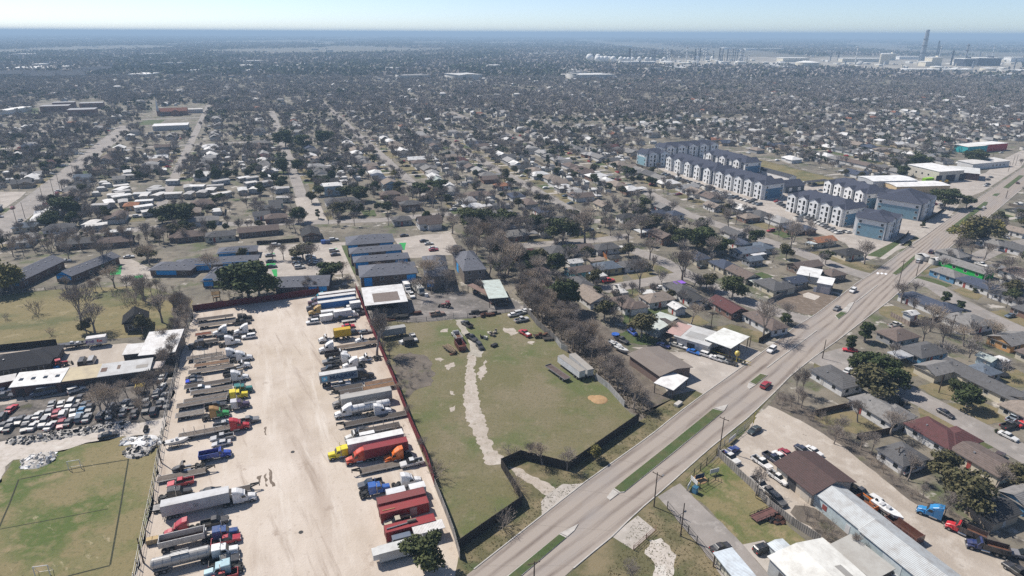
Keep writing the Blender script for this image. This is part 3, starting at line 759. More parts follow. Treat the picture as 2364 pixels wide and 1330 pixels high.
ground_mat('brush_ground',[(0.12,0.1,0.08),((0.2,0.165,0.13),0.3,.45,.65),((0.055,0.048,0.04),0.6,.5,.7),((0.09,0.09,0.04),0.12,.58,.7)],bump=(1.5,.9))
ground_mat('lot_concrete',[(0.4,0.355,0.31),((0.3,0.265,0.23),0.1,.42,.65),((0.48,0.44,0.39),0.3,.55,.7),((0.2,0.18,0.16),0.45,.68,.76)],bump=(2,.3))
ground_mat('street',[(0.29,0.26,0.235),((0.22,0.2,0.18),0.12,.42,.65),((0.36,0.33,0.3),0.3,.55,.7),((0.18,0.165,0.15),0.7,.68,.8)],bump=(3,.2))
ground_mat('slab',[(0.42,0.38,0.335),((0.33,0.3,0.26),0.2,.42,.65),((0.48,0.44,0.4),0.6,.55,.7)])
ground_mat('field_line',[(0.025,0.028,0.013),((0.06,0.06,0.03),1.5,.5,.7)])
ground_mat('turf_green',[(0.02,0.3,0.07),((0.03,0.2,0.06),0.5,.5,.7)])
ground_mat('mud',[(0.15,0.115,0.085),((0.25,0.2,0.16),0.5,.5,.7)])
def road_mat():
 m,N,L,b=newmat('main_road')
 tc=N.new('ShaderNodeTexCoord');uv=tc.outputs['UV'];ob=tc.outputs['Object']
 sx=N.new('ShaderNodeSeparateXYZ');L.new(uv,sx.inputs[0])
 w=N.new('ShaderNodeMath');w.operation='SINE';ml=N.new('ShaderNodeMath');ml.operation='MULTIPLY';ml.inputs[1].default_value=2*math.pi/3.75
 L.new(sx.outputs[1],ml.inputs[0]);L.new(ml.outputs[0],w.inputs[0])
 tr=_ramp(N,L,w.outputs[0],[(0.0,(0,0,0)),(1.0,(1,1,1))])
 st=_noise(N,L,uv,0.5,5,.65,(9,1))
 f1=_mix(N,L,1.0,tr,_ramp(N,L,st,[(.32,(0,0,0)),(.66,(1,1,1))]),'MULTIPLY')
 c=_mix(N,L,f1,(0.335,0.29,0.25),(0.15,0.118,0.1))
 c=_mix(N,L,_ramp(N,L,_noise(N,L,uv,0.08,4,.6,(2.5,1)),[(.5,(0,0,0)),(.66,(.6,.6,.6))]),c,(0.27,0.25,0.24))
 c=_mix(N,L,_ramp(N,L,_noise(N,L,ob,1.8,4),[(.55,(0,0,0)),(.8,(.5,.5,.5))]),c,(0.3,0.26,0.22))
 def lines(src,period,width,amt,cc,col):
  md=N.new('ShaderNodeMath');md.operation='PINGPONG';md.inputs[1].default_value=period/2
  L.new(src,md.inputs[0]);lt=N.new('ShaderNodeMath');lt.operation='LESS_THAN';lt.inputs[1].default_value=width;L.new(md.outputs[0],lt.inputs[0])
  mu=N.new('ShaderNodeMath');mu.operation='MULTIPLY';mu.inputs[1].default_value=amt;L.new(lt.outputs[0],mu.inputs[0])
  return _mix(N,L,mu.outputs[0],cc,col)
 c=lines(sx.outputs[0],15,0.06,.5,c,(0.14,0.12,0.1))
 c=lines(sx.outputs[1],7.5,0.05,.45,c,(0.16,0.14,0.12))
 L.new(c,b.inputs['Base Color']);b.inputs['Roughness'].default_value=.9;b.inputs['Specular IOR Level'].default_value=.2
road_mat()
me=bpy.data.meshes.new('ground')
gs=60000
me.from_pydata([(-gs,-3000,0),(gs,-3000,0),(gs,gs,0),(-gs,gs,0)],[],[(0,1,2,3)]);me.materials.append(MATS['ground'])
tag(place('ground',me),kind='structure')
def c1(x,y):return 300+x/3.695,640+y/3.695
def c2(x,y):return 300+x/3.695,970+y/3.695
def c3(x,y):return 680+x/4.03,620+y/4.03
def c4(x,y):return 680+x/3.0925,900+y/3.0925
def c5(x,y):return x/3.695,540+y/3.695
def c6(x,y):return x/2.77,850+y/2.77
def c7(x,y):return 780+x/3.324,680+y/3.324
def c8(x,y):return 1040+x/3.9125,560+y/3.9125
def d1(x,y):return 1380+x/3.9125,600+y/3.9125
def d2(x,y):return 1060+x/3.093,900+y/3.093
def d3(x,y):return 1440+x/3.093,900+y/3.093
def d4(x,y):return 1660+x/3.411,940+y/3.411
def d5(x,y):return 2000+x/3.41,940+y/3.41
def d6(x,y):return 1880+x/3.694,720+y/3.694
def d7(x,y):return 1740+x/3.788,540+y/3.788
def e1(x,y):return 1480+x/3.377,310+y/3.377
def e2(x,y):return x/3.8,330+y/3.8
def e3(x,y):return 430+x/5.5425,480+y/5.5425
def e4(x,y):return 780+x/5.543,480+y/5.543
def e5(x,y):return 1180+x/7.39,460+y/7.39
def e6(x,y):return 1450+x/7.39,460+y/7.39
def e7(x,y):return 1640+x/6.65,600+y/6.65
def e8(x,y):return 2100+x/7.39,280+y/7.39
def e9(x,y):return 2100+x/6.652,440+y/6.652
def f1(x,y):return 860+x/6.953,380+y/6.953
def f2(x,y):return 540+x/4.282,380+y/4.282
def f3(x,y):return 200+x/4.282,380+y/4.282
def f4(x,y):return 600+x/3.377,200+y/3.377
def f5(x,y):return x/3.377,50+y/3.377
def f6(x,y):return 1300+x/4.298,50+y/4.298
def f7(x,y):return 1814+x/4.298,50+y/4.298
def cc(fn,pts):return[fn(*p)for p in pts]
YARD=[(447,718),(713,682),(820,667),(845,730),(870,790),(905,870),(950,985),(1003,1120),(1030,1190),(1066,1295),(1105,1400),(290,1400),(330,1250),(355,1130),(385,960),(420,810)]
patch('gravel_yard',YARD,'yard',.012)
patch('sports_field',[(30,1063),(119,1045),(200,1022),(281,1007),(340,1003),(372,1010),(358,1130),(333,1250),(296,1400),(-220,1400),(-70,1210),(0,1112),(25,1075)],'pitch_grass',.012,(.6,3))
patch('chalk_ground',[(-60,1030),(-60,1200),(0,1113),(30,1063),(119,1046),(200,1023),(281,1008),(340,1004),(372,1008),(384,962),(260,985),(150,1000),(0,1020)],'chalk',.012,(.9,2))
patch('scrap_yard_ground',[(-60,945),(0,935),(200,903),(330,884),(408,872),(400,915),(384,962),(260,985),(150,1000),(0,1020),(-60,1030)],'junk_dirt',.012,(.5,2))
patch('dirt_lane',[(-80,925),(0,900),(130,886),(200,880),(330,868),(408,860),(408,872),(330,884),(200,903),(0,935),(-80,945)],'drive_gravel',.02,(.4,2))
patch('dirt_court',[(-60,822),(0,812),(130,803),(205,800),(290,792),(380,800),(340,835),(200,850),(130,865),(100,835),(0,832),(-60,840)],'drive_gravel',.02,(.4,2))
patch('meadow',[(-80,690),(0,683),(60,675),(180,665),(330,660),(440,690),(447,718),(435,760),(425,775),(290,780),(200,788),(130,792),(0,805),(-80,815)],'dry_grass',.012,(.6,3))
FIELD=[(850,738),(870,790),(905,870),(950,985),(1003,1120),(1030,1190),(1062,1268),(1205,1165),(1200,1150),(1157,1078),(1202,1058),(1312,1085),(1474,972),(1440,940),(1403,895),(1370,870),(1311,813),(1278,782),(1239,749),(1209,716),(1085,735),(960,745)]
patch('grass_field',FIELD,'field_grass',.012)
patch('service_yard',[(830,672),(940,664),(1010,676),(1090,676),(1180,690),(1209,706),(1209,716),(1085,735),(960,745),(850,738)],'service_dirt',.012,(.4,2))
patch('path_gravel',cc(c7,[(905,195),(940,260),(990,330),(1010,400),(1000,470),(1110,480),(1100,400),(1050,330),(990,260),(975,195)]),'path_gravel',.024,(.7,1.5),excl=False)
patch('chalk_path',cc(c7,[(1000,465),(985,560),(980,640),(965,780),(975,860),(985,960),(1030,1040),(1060,1110),(1090,1180),(1115,1230),(1120,1290),(1190,1310),(1300,1290),(1250,1230),(1190,1180),(1190,1130),(1140,1080),(1150,1040),(1130,960),(1110,900),(1090,830),(1070,740),(1060,660),(1045,560),(1060,470)]),'path_chalk',.028,(.45,.7),excl=False)
for pts in([(745,490),(790,485),(820,500),(790,515),(750,505)],[(800,270),(850,262),(845,290),(790,290)],[(1270,255),(1350,260),(1385,290),(1330,315),(1280,290)],[(1460,360),(1510,360),(1500,385),(1465,378)],[(860,740),(890,745),(900,775),(870,770)],[(820,540),(890,520),(905,545),(850,580)],[(1070,600),(1135,500),(1140,600),(1090,660)],[(855,870),(905,850),(890,890),(860,905)]):
 patch('bare_patch',cc(c7,pts),'path_chalk',.03,(.5,.8),excl=False)
patch('dirt_mound_ground',cc(c7,[(440,470),(560,440),(680,480),(740,600),(720,700),(640,720),(540,790),(470,700),(420,560)]),'brush_ground',.03,(.8,1.5),excl=False)
patch('entry_path',cc(d2,[(345,545),(430,560),(560,630),(690,700),(620,757),(540,700),(460,640),(390,595)]),'path_chalk',.03,(.35,1))
patch('verge',[(1062,1270),(1205,1167),(1200,1152),(1157,1080),(1202,1060),(1312,1087),(1474,974),(1520,940),(1600,895),(1640,900),(1560,962),(1500,1010),(1351,1116),(1251,1194),(1075,1333),(980,1410),(1050,1330)],'verge',.016)
patch('driveway_apron',cc(d2,[(620,757),(740,672),(800,676),(900,664),(590,902),(585,800)]),'slab',.034)
patch('verge',[(1789,905),(1731,963),(1634,1041),(1576,1093),(1514,1148),(1472,1183),(1440,1209),(1403,1251),(1306,1332),(1200,1420),(1720,1420),(1647,1298),(1540,1172),(1600,1120),(1657,1046),(1700,1005),(1745,958)],'verge',.016)
patch('grass_lot',cc(d3,[(440,640),(650,500),(690,470),(850,640),(1040,830),(1200,1000),(1320,1090),(1180,1200),(1000,1075),(850,1105),(700,960),(600,850),(500,770)]),'pitch_grass',.02,(.4,2))
patch('private_drive',cc(d3,[(240,762),(400,668),(490,762),(560,830),(700,950),(850,1105),(1060,1345),(1200,1500),(800,1500),(640,1235),(310,840)]),'street',.028,(.25,2))
patch('parking_pad',cc(d3,[(850,1105),(1000,1075),(1200,1330),(1080,1370)]),'slab',.034)
patch('brown_lot',cc(d3,[(90,895),(300,845),(480,1060),(640,1245),(700,1340),(780,1500),(-250,1500),(-100,1250),(-30,1160),(70,1145),(225,1000)]),'verge',.02)
patch('chalk_ground',cc(d3,[(180,1070),(260,1060),(370,1180),(360,1260),(330,1345),(200,1345),(215,1240),(150,1170)]),'chalk',.026,(.5,1),excl=False)
patch('concrete_slab',cc(d3,[(-90,1045),(100,898),(225,1000),(70,1145)]),'slab',.03)
patch('gravel_lot',[(1742,962),(1775,936),(1848,970),(1940,1026),(2020,1090),(2100,1155),(2200,1222),(2420,1350),(2420,1450),(2020,1450),(1893,1249),(1776,1168),(1667,1050),(1700,1012)],'drive_gravel',.02,(.3,2))
patch('grass_strip',[(1655,1047),(1668,1052),(1705,1014),(1747,964),(1735,962),(1690,1005)],'verge',.026,(.3,2),excl=False)
patch('weedy_strip',cc(d4,[(760,800),(900,900),(1060,1020),(1200,1180),(1400,1340),(1200,1400),(960,1120),(800,1010),(560,830),(600,780)]),'brush_ground',.03,(.6,2),excl=False)
patch('shop_lot',cc(d1,[(300,790),(470,790),(640,830),(930,840),(1300,760),(1490,840),(1330,960),(1240,1020),(960,1215),(880,1180),(640,1230),(560,1060),(780,900)]),'lot_concrete',.02)
patch('green_yard',cc(d1,[(150,680),(300,630),(440,680),(570,730),(520,770),(400,770),(250,740),(170,720)]),'lawn',.024,(.3,1))
patch('brush_ground',[(1180,640),(1240,660),(1300,690),(1360,720),(1420,770),(1470,830),(1500,880),(1560,930),(1600,900),(1520,942),(1480,970),(1440,938),(1405,893),(1372,868),(1313,811),(1280,780),(1241,747),(1211,706)],'brush_ground',.014,(.5,2))
patch('brush_ground',[(410,690),(447,718),(435,760),(420,810),(404,870),(370,872),(385,800),(400,740),(395,690)],'brush_ground',.02,(.5,2),excl=False)
patch('brush_ground',[(1775,936),(1800,905),(1850,930),(1900,970),(1960,1010),(2040,1060),(2090,1120),(2200,1180),(2420,1320),(2420,1350),(2200,1222),(2100,1155),(2020,1090),(1940,1026),(1848,970)],'brush_ground',.014,(.5,2))
patch('vacant_lot',cc(e7,[(1000,640),(1350,480),(1700,480),(1960,570),(1640,840),(1450,840),(1200,760),(1050,700)]),'mud',.02,(.3,1.5))
patch('chalk_ground',cc(e7,[(1420,530),(1500,500),(1690,560),(1600,620),(1500,590),(1430,570)]),'chalk',.026,(.2,1),excl=False)
patch('lawn',cc(e7,[(620,220),(700,200),(850,230),(980,300),(700,340),(630,300)]),'lawn',.02,(.2,1))
for fn,m,pts in((d6,'tan_lawn',[(890,820),(960,800),(1310,1000),(1160,1035),(900,960)]),(d6,'lawn',[(1210,1040),(1330,1010),(1570,1140),(1380,1190),(1260,1100)]),(d6,'tan_lawn',[(880,640),(1050,590),(1240,650),(1200,760),(1060,740)]),(d6,'tan_lawn',[(1100,790),(1400,760),(1650,860),(1630,940),(1460,960),(1200,830)]),(d6,'tan_lawn',[(700,410),(860,450),(900,540),(790,560),(700,480)]),(d6,'tan_lawn',[(1540,500),(1700,480),(1850,560),(1850,650),(1650,640)]),(d6,'tan_lawn',[(0,860),(330,850),(600,1010),(450,1060),(200,1010),(0,920)]),(d6,'verge',[(0,430),(100,390),(310,470),(250,520),(60,480),(0,480)]),(d7,'tan_lawn',[(1080,640),(1230,630),(1560,740),(1300,790),(1100,700)]),(d7,'lawn',[(1390,390),(1470,370),(1560,390),(1740,450),(1660,480),(1500,440)]),(d7,'verge',[(1450,340),(1600,260),(1660,250),(1560,340),(1480,365)]),(d7,'tan_lawn',[(1740,490),(1830,470),(2000,540),(1960,580),(1850,550)]),(d7,'verge',[(430,160),(560,150),(800,230),(1110,280),(1020,340),(900,330),(600,220)]),(d7,'verge',[(1280,100),(1420,20),(1450,40),(1330,110)]),(d1,'tan_lawn',[(260,120),(480,90),(530,160),(330,190)]),(d1,'verge',[(490,40),(620,70),(710,140),(600,160),(520,110)]),(d1,'verge',[(100,300),(300,245),(420,300),(300,350)]),(d1,'tan_lawn',[(730,530),(900,500),(1010,570),(900,600)]),(d1,'lawn',[(430,430),(560,415),(650,470),(560,500),(440,500)]),(d1,'lawn',[(230,480),(350,480),(350,560),(230,580)]),(d1,'lawn',[(1390,130),(1480,110),(1590,150),(1480,190)]),(d1,'verge',[(1000,620),(1200,580),(1560,680),(1440,750),(1310,700)]),(c8,'tan_lawn',[(1110,340),(1210,330),(1270,380),(1130,395)]),(c8,'tan_lawn',[(1380,300),(1560,290),(1560,370),(1470,380)]),(c8,'lawn',[(640,180),(740,170),(745,195),(650,210)]),(e5,'tan_lawn',[(20,690),(300,640),(740,640),(720,720),(300,760),(60,760)]),(e5,'verge',[(980,690),(1330,560),(1560,560),(1660,620),(1300,690)]),(e2,'lawn',[(200,830),(330,790),(440,770),(420,860),(240,870)]),(f2,'tan_lawn',[(820,460),(960,450),(980,560),(850,550)]),(f2,'lawn',[(1260,455),(1390,450),(1410,510),(1290,515)]),(f1,'tan_lawn',[(400,30),(560,20),(880,100),(800,130),(520,130)]),(f5,'lawn',[(1050,790),(1180,765),(1290,765),(1240,800),(1050,810)]),(f5,'lawn',[(1590,720),(1750,712),(1755,740),(1600,755)]),(f7,'lawn',[(1420,735),(1740,735),(1740,765),(1440,770)]),(f5,'lawn',[(90,680),(300,675),(300,715),(200,715)])):
 patch('lawn',cc(fn,pts),m,.03,(.3,1.5),excl=False)
patch('parking_lot',cc(e3,[(900,485),(1500,460),(2040,440),(2010,620),(2110,840),(1850,860),(1560,880),(1150,905),(1000,800),(920,640)]),'lot_concrete',.018)
patch('parking_lot',cc(e4,[(720,395),(1080,345),(1440,320),(1570,560),(1450,600),(1010,640),(880,640)]),'lot_concrete',.018)
patch('parking_lot',cc(c5,[(840,265),(900,215),(1120,215),(1300,300),(1300,380),(1050,420),(1030,350)]),'lot_concrete',.018)
patch('path_slab',cc(e3,[(1930,480),(1980,480),(2217,1000),(2170,1010)]),'slab',.026,excl=False)
patch('grass_strip',cc(e3,[(1985,480),(2060,480),(2215,830),(2120,850)]),'lawn',.024,excl=False)
for fn,pts in((c5,[(960,270),(1040,265),(1030,345),(935,350)]),(c5,[(1145,360),(1220,352),(1222,375),(1148,385)]),(e3,[(1030,590),(1130,575),(1130,620),(1020,635)]),(e3,[(1025,715),(1145,705),(1140,745),(1020,750)]),(e3,[(1090,790),(1160,785),(1165,880),(1130,890)]),(e3,[(1820,525),(1930,515),(1930,545),(1825,555)]),(e4,[(775,450),(875,445),(860,500),(855,540),(830,540),(820,490)])):
 patch('green_paint',cc(fn,pts),'turf_green',.032,excl=False)
patch('parking_lot',[(1490,372),(1525,392),(1560,410),(1700,468),(1790,500),(1880,535),(1950,560),(1990,606),(2090,572),(2175,522),(2215,472),(2130,440),(1985,425),(1900,430),(1800,408),(1700,372),(1580,340)],'lot_concrete',.018)
patch('detention_basin',[(1680,360),(1705,355),(1830,388),(1975,424),(1900,430),(1809,407),(1746,392)],'dry_grass',.024,(.5,4))
patch('landscape_bed',[(2000,590),(2070,555),(2085,560),(2040,595)],'lawn',.026,excl=False)
patch('shopfront_lot',cc(e8,[(200,1040),(700,1010),(1300,880),(1500,700),(1900,500),(2100,500),(1900,780),(1250,1200),(900,1330),(500,1330),(300,1100)]),'lot_concrete',.02)
patch('gas_station_lot',cc(e2,[(0,430),(230,430),(180,480),(60,560),(0,590)]),'lot_concrete',.03)
def strip(name,px,w,m='street',z=.04,ground=False,excl=True,uvscale=False):
 pts=[q if ground else G(*q)for q in px];Lp,Rp=[],[]
 for i,p in enumerate(pts):
  a=pts[max(0,i-1)];b=pts[min(len(pts)-1,i+1)];d=(b-a).normalized();n=Vector((-d.y,d.x,0))*(w/2)
  Lp.append(p+n);Rp.append(p-n)
 poly=Lp+Rp[::-1]
 if excl:EXCL.append([(p.x,p.y)for p in poly])
 n=len(pts);me=bpy.data.meshes.new(name)
 me.from_pydata([(p.x,p.y,z)for p in Lp+Rp],[],[(i,n+i,n+i+1,i+1)for i in range(n-1)])
 me.materials.append(MATS[m]);me.update()
 return tag(place(name,me),kind='structure')
ML=[(960,1420),(1075,1330),(1251,1191),(1351,1113),(1500,1007),(1560,958),(1626,909),(1751,820),(1838,753),(1882,727),(1938,685),(1985,648),(2014,632),(2070,590),(2131,548),(2225,480),(2300,430),(2364,386),(2480,310)]
MR=[(1225,1400),(1306,1330),(1341,1296),(1403,1249),(1472,1181),(1514,1146),(1576,1091),(1634,1039),(1731,961),(1789,905),(1825,868),(1872,830),(1935,785),(2017,722),(2051,696),(2107,646),(2160,601),(2186,577),(2240,535),(2290,495),(2364,432),(2480,340)]
def resample(pts,n):
 L=[0]
 for a,b in zip(pts,pts[1:]):L.append(L[-1]+(b-a).length)
 out=[]
 for i in range(n):
  s=L[-1]*i/(n-1);k=max(j for j in range(len(L))if L[j]<=s+1e-6);k=min(k,len(pts)-2)
  out.append(pts[k].lerp(pts[k+1],(s-L[k])/(L[k+1]-L[k])))
 return out,L[-1]
A_,la=resample([G(*q)for q in ML],120);B_,lb=resample([G(*q)for q in MR],120)
def ribbon(name,A,B,m,z):
 n=len(A);K=6;vs=[];uvs=[]
 for i in range(n):
  w=(A[i]-B[i]).length
  for k in range(K+1):
   p=A[i].lerp(B[i],k/K);vs.append((p.x,p.y,z));uvs.append((la*i/(n-1),w*k/K))
 fs=[(i*(K+1)+k,i*(K+1)+k+1,(i+1)*(K+1)+k+1,(i+1)*(K+1)+k)for i in range(n-1)for k in range(K)]
 me=bpy.data.meshes.new(name);me.from_pydata(vs,[],fs);me.materials.append(MATS[m]);ul=me.uv_layers.new(name='UVMap')
 for l in me.loops:ul.data[l.index].uv=uvs[l.vertex_index]
 if me.polygons[0].normal.z<0:me.flip_normals()
 EXCL.append([(p.x,p.y)for p in A+B[::-1]])
 return tag(place(name,me),kind='structure')
ribbon('main_road',A_,B_,'main_road',.05)
MAINROAD=EXCL[-1]
for nm,ln in(('kerb',A_),('kerb',B_)):
 k=MB()
 for a,b in zip(ln[2:-1],ln[3:]):
  d=(b-a).normalized();n=Vector((-d.y,d.x,0))*.12
  k.loft([a-n,a+n,a+n+Vector((0,0,.16)),a-n+Vector((0,0,.16))],[b-n,b+n,b+n+Vector((0,0,.16)),b-n+Vector((0,0,.16))],caps=False)
 tag(place('kerb',k.mesh('kerb','concrete')),kind='structure')
def island(px,grass=True):
 pts=[G(*q)for q in px];c=sum(pts,Vector())/len(pts)
 b=MB();b.loft([p+Vector((0,0,.02))for p in pts],[p+Vector((0,0,.19))for p in pts])
 me=b.mesh('road_island','concrete');tag(place('road_island',me),kind='structure')
 if grass:
  q=[]
  for p in pts:
   d=c-p;q.append(p+d.normalized()*min(.35,d.length*.3))
  patch('median_grass',q,'lawn',.21,None,False,True)
for px,g in(([(1110,1410),(1170,1332),(1293,1233),(1309,1241),(1202,1332),(1150,1410)],1),([(1293,1232),(1335,1211),(1326,1226),(1310,1240)],0),([(1416,1130),(1440,1110),(1540,1030),(1647,944),(1671,950),(1560,1042),(1440,1138),(1430,1139)],1),([(1400,1150),(1415,1131),(1429,1140),(1408,1156)],0),([(1648,943),(1680,935),(1672,949)],0),([(1729,884),(1756,863),(1772,867),(1744,890)],1),([(1724,895),(1728,885),(1743,891),(1730,899)],0),([(1927,730),(1941,720),(1956,723),(1935,738)],1),([(1942,719),(1962,700),(1972,698),(1957,722)],0),([(2059,633),(2070,624),(2117,586),(2114,596),(2078,631),(2067,636)],1),([(2181,535),(2273,466),(2281,467),(2278,473),(2196,538)],1),([(2289,452),(2297,447),(2309,447),(2300,454)],1),([(2315,434),(2353,405),(2364,406),(2326,436)],1)):
 island(px,g)
for pts in([(1770,850),(1803,825),(1885,764)],[(1975,698),(2000,679),(2025,659)]):
 k=MB();g_=[G(*q)for q in pts]
 for a,b in zip(g_,g_[1:]):
  d=(b-a).normalized();n=Vector((-d.y,d.x,0))*.15
  k.loft([a-n,a+n,a+n+Vector((0,0,.17)),a-n+Vector((0,0,.17))],[b-n,b+n,b+n+Vector((0,0,.17)),b-n+Vector((0,0,.17))])
 tag(place('kerb',k.mesh('kerb','concrete')),kind='structure')
for pts in([(1070,345),(1085,335),(1100,345),(1085,355)],[(1105,345),(1120,338),(1135,348),(1120,356)],[(1140,350),(1155,343),(1170,352),(1155,360)]):
 patch('road_marking',cc(d7,pts),'ink_white',.062,excl=False)
for pts in([(1150,460),(1165,455),(1172,570),(1155,565)],[(1180,410),(1205,430),(1215,520),(1240,560),(1215,568),(1190,510)],[(1085,480),(1120,470),(1115,530),(1090,545)],[(1148,60),(1165,55),(1165,130),(1152,125)]):
 patch('mud_stain',cc(c2,pts),'mud',.034,(.25,.6),excl=False)
for q in((1388,272),(1458,957)):
 g_=G(*c2(*q));b=MB();b.cyl(g_+Vector((0,0,.02)),g_+Vector((0,0,.07)),.45,n=12)
 tag(place('manhole_cover',b.mesh('manhole_cover','black_steel')),'dark round drain cover sunk in the pale gravel, '+('farther from the camera' if q[1]<500 else 'nearer the camera'),'drain cover','drain covers in the gravel yard')
SV=[-127,20,91,160]
strip('wide_avenue',[uvp(u,-127)for u in(230,300,400,560,700,800)],15,'street',.04,True)
strip('street',[uvp(u,20)for u in(352,470,812,900)],7,'street',.04,True)
strip('court',[uvp(u,22)for u in(345,404)],13,'lot_concrete',.044,True)
strip('street',[uvp(u,91)for u in(372,529,871,1000)],7,'street',.04,True)
strip('street',[uvp(u,160)for u in(292,428,504,900)],7,'street',.04,True)
strip('street',[(1390,669),(1440,660),(1495,651),(1564,638),(1612,640)],8,'street',.042)
strip('street',[(1455,575),(1490,588),(1523,600),(1564,622),(1615,648),(1694,687),(1780,717),(1853,738),(1878,745)],8,'street',.046)
strip('street',[(1200,568),(1300,560),(1390,554),(1455,545)],8,'street',.043)
strip('street',[(1470,431),(1518,458),(1584,494),(1646,515),(1732,544),(1847,583),(1954,624),(2010,640)],8.5,'street',.047)
strip('street',[(-200,590),(0,560),(120,545),(300,530),(430,520),(718,514),(880,508),(1044,493)],8,'street',.048)
strip('street',[(2030,862),(2091,904),(2180,950),(2313,1020),(2450,1095)],8.5,'street',.042)
strip('street',[(2105,646),(2160,663),(2198,688),(2260,720),(2364,768),(2480,820)],8,'street',.043)
strip('side_apron',[(1900,815),(1950,840),(1985,850)],16,'street',.039)
strip('footpath',[(2036,598),(2080,566),(2130,531),(2200,480)],2.2,'slab',.03)
strip('street',[uvp(u,90)for u in()]or[(2245,600),(2300,575),(2364,560),(2460,545)],8,'street',.041)
STREETS=[-127,20,91,160,230,300,370,440,510,580,650,720,790,860,930,1000,-57,-197,-267,-337,-407,-477,-547,-617,-687]
for v in(230,300,370,440,510,580,650,720):strip('street',[uvp(max(430,150+v*1.1+130),v),uvp(1150,v)],6,'street',.036,True)
for v in(-57,-197,-267,-337,-407,-477,-547,-617):strip('street',[uvp(400,v),uvp(1000,v)],6,'street',.036,True)
CROSS=[640,850,1080]
for u in CROSS:strip('cross_street',[uvp(u,-900),uvp(u,900)],7,'street',.034,True)
for pts in([(130,710),(440,650),(535,630),(820,585)],[(822,580),(765,920),(705,1258)],[(120,712),(60,870),(-10,1030)],[(705,1262),(560,1298),(380,1345)],[(0,1030),(300,975),(690,900)]):
 strip('field_line',cc(c6,pts),.32 if pts[0][0]else .18,'field_line',.03,excl=False)
# the gravel yard's vehicles
def near(fn,x,yb,hw):return G(*fn(x,yb))+U*hw
def span(fn,xl,xr,yb):
 """centre and length along V of a thing that shows from xl to xr, its near side standing at yb in the middle"""
 g=G(*fn((xl+xr)/2,yb));xs=[]
 for x in(xl,xr):
  tx=fn(x,yb)[0];lo,hi=-60.0,60.0
  for _ in range(40):
   m=(lo+hi)/2
   if PJ(g+V*m)[0]<tx:lo=m
   else:hi=m
  xs.append(lo)
 return g+V*((xs[0]+xs[1])/2),xs[1]-xs[0]
WHITE,DK,GREY,SIL=(.78,.77,.75),(.02,.021,.024),(.16,.165,.17),(.42,.42,.42)
DECK,DECKD,DECKR=(.2,.17,.145),(.11,.095,.085),(.24,.15,.095)
def A(d):return{'R':AV,'L':AV+math.pi}[d]
def TR(fn,d,xl,xr,yb,col,label,style='aero',col2=None):
 p,L=span(fn,xl,xr,yb)
 if style=='day':off=0
 return semi(p+U*1.2,A(d),col,label,style,col2)
def FB(fn,d,xl,xr,yb,col,label,stakes=0,goose=False):
 p,L=span(fn,xl,xr,yb);return flatbed(p+U*1.2,A(d),L,col,label,stakes,goose=goose)
def CR(fn,kind,d,xl,xr,yb,col,label,group='cars and pickups in the gravel yard'):
 p,L=span(fn,xl,xr,yb)
 if kind=='pickup':return pickup(p+U*1.0,A(d),col,label,group)
 return car(kind,p+U*.9,A(d),col,label,group=group)
FB(c1,'R',575,885,378,DECKD,'thin dark flatbed trailer nearest the maroon back fence in the left row')
TR(c1,'R',875,1045,385,DK,'black long nosed tractor at far end of the left row by the back fence','classic')
FB(c1,'R',585,905,430,DECK,'grey wooden flatbed trailer ending behind a black pickup at the far end')
CR(c1,'pickup','R',905,1012,408,DK,'black pickup parked before the farthest grey flatbed trailer')
TR(c1,'L',700,893,503,WHITE,'white high roofed tractor facing the left fence, left of its white twin')
TR(c1,'L',880,1075,492,WHITE,'white high roofed tractor facing left just above a white suv')
FB(c1,'R',560,700,520,(.2,.075,.045),'short rust red flat deck trailer left of two white tractors')
CR(c1,'suv','L',966,1066,530,WHITE,'white suv parked between white tractors near the far end of left row')
CR(c1,'suv','R',745,862,532,DK,'long black suv parked beside a white suv in the left row')
CR(c1,'sedan','R',880,965,535,(.03,.03,.035),'black car squeezed between a black suv and a white suv')
FB(c1,'L',610,760,585,(.05,.045,.04),'short blackened flat deck trailer behind a black tractor by left fence')
TR(c1,'L',500,690,612,DK,'black tractor facing the brushy left fence beside a black deck','classic')
TR(c1,'R',762,950,592,WHITE,'white bobtail tractor facing the open yard with bare rear frame, far left row')
FB(c1,'R',488,795,712,DECK,'grey flatbed trailer farther of two behind a pair of white tractors',3)
FB(c1,'R',550,858,738,DECK,'grey flatbed trailer nearer of two behind a pair of white tractors',3)
TR(c1,'R',775,962,703,WHITE,'white high roofed tractor half hidden behind its white twin, left row')
TR(c1,'R',858,1047,727,WHITE,'white long nosed tractor in front of its white twin, left row')
FB(c1,'R',553,855,778,DECKR,'brown planked flatbed trailer behind a small white day tractor')
TR(c1,'R',838,1024,795,WHITE,'white short cab tractor with a brown planked trailer behind','day')
FB(c1,'R',503,893,825,DECK,'long wooden flatbed trailer standing above two dark parked cars')
CR(c1,'pickup','R',818,945,850,(.04,.042,.045),'dark pickup parked behind a white tractor in the middle of left row')
TR(c1,'R',815,1014,900,WHITE,'white tall tractor coupled to a flatbed, above the teal tractor')
FB(c1,'R',467,865,953,DECKD,'flatbed trailer behind the white tall tractor, just above a white pickup')
CR(c1,'sedan','R',482,612,885,DK,'black car at the left fence above the blue tarped car')
t=CR(c1,'sedan','R',482,615,917,(.2,.19,.18),'grey car with a bright blue tarp over its rear, by the left fence')
place('tarp',MB().box(-2.3,-.8,-.92,.92,1.02,1.16).mesh('tarp','canvas'),t,col=(.02,.06,.55))
CR(c1,'pickup','R',523,686,985,WHITE,'white pickup by the left fence between two flatbed trailers')
FB(c1,'R',523,880,1008,DECK,'wooden flatbed trailer behind the teal green tractor')
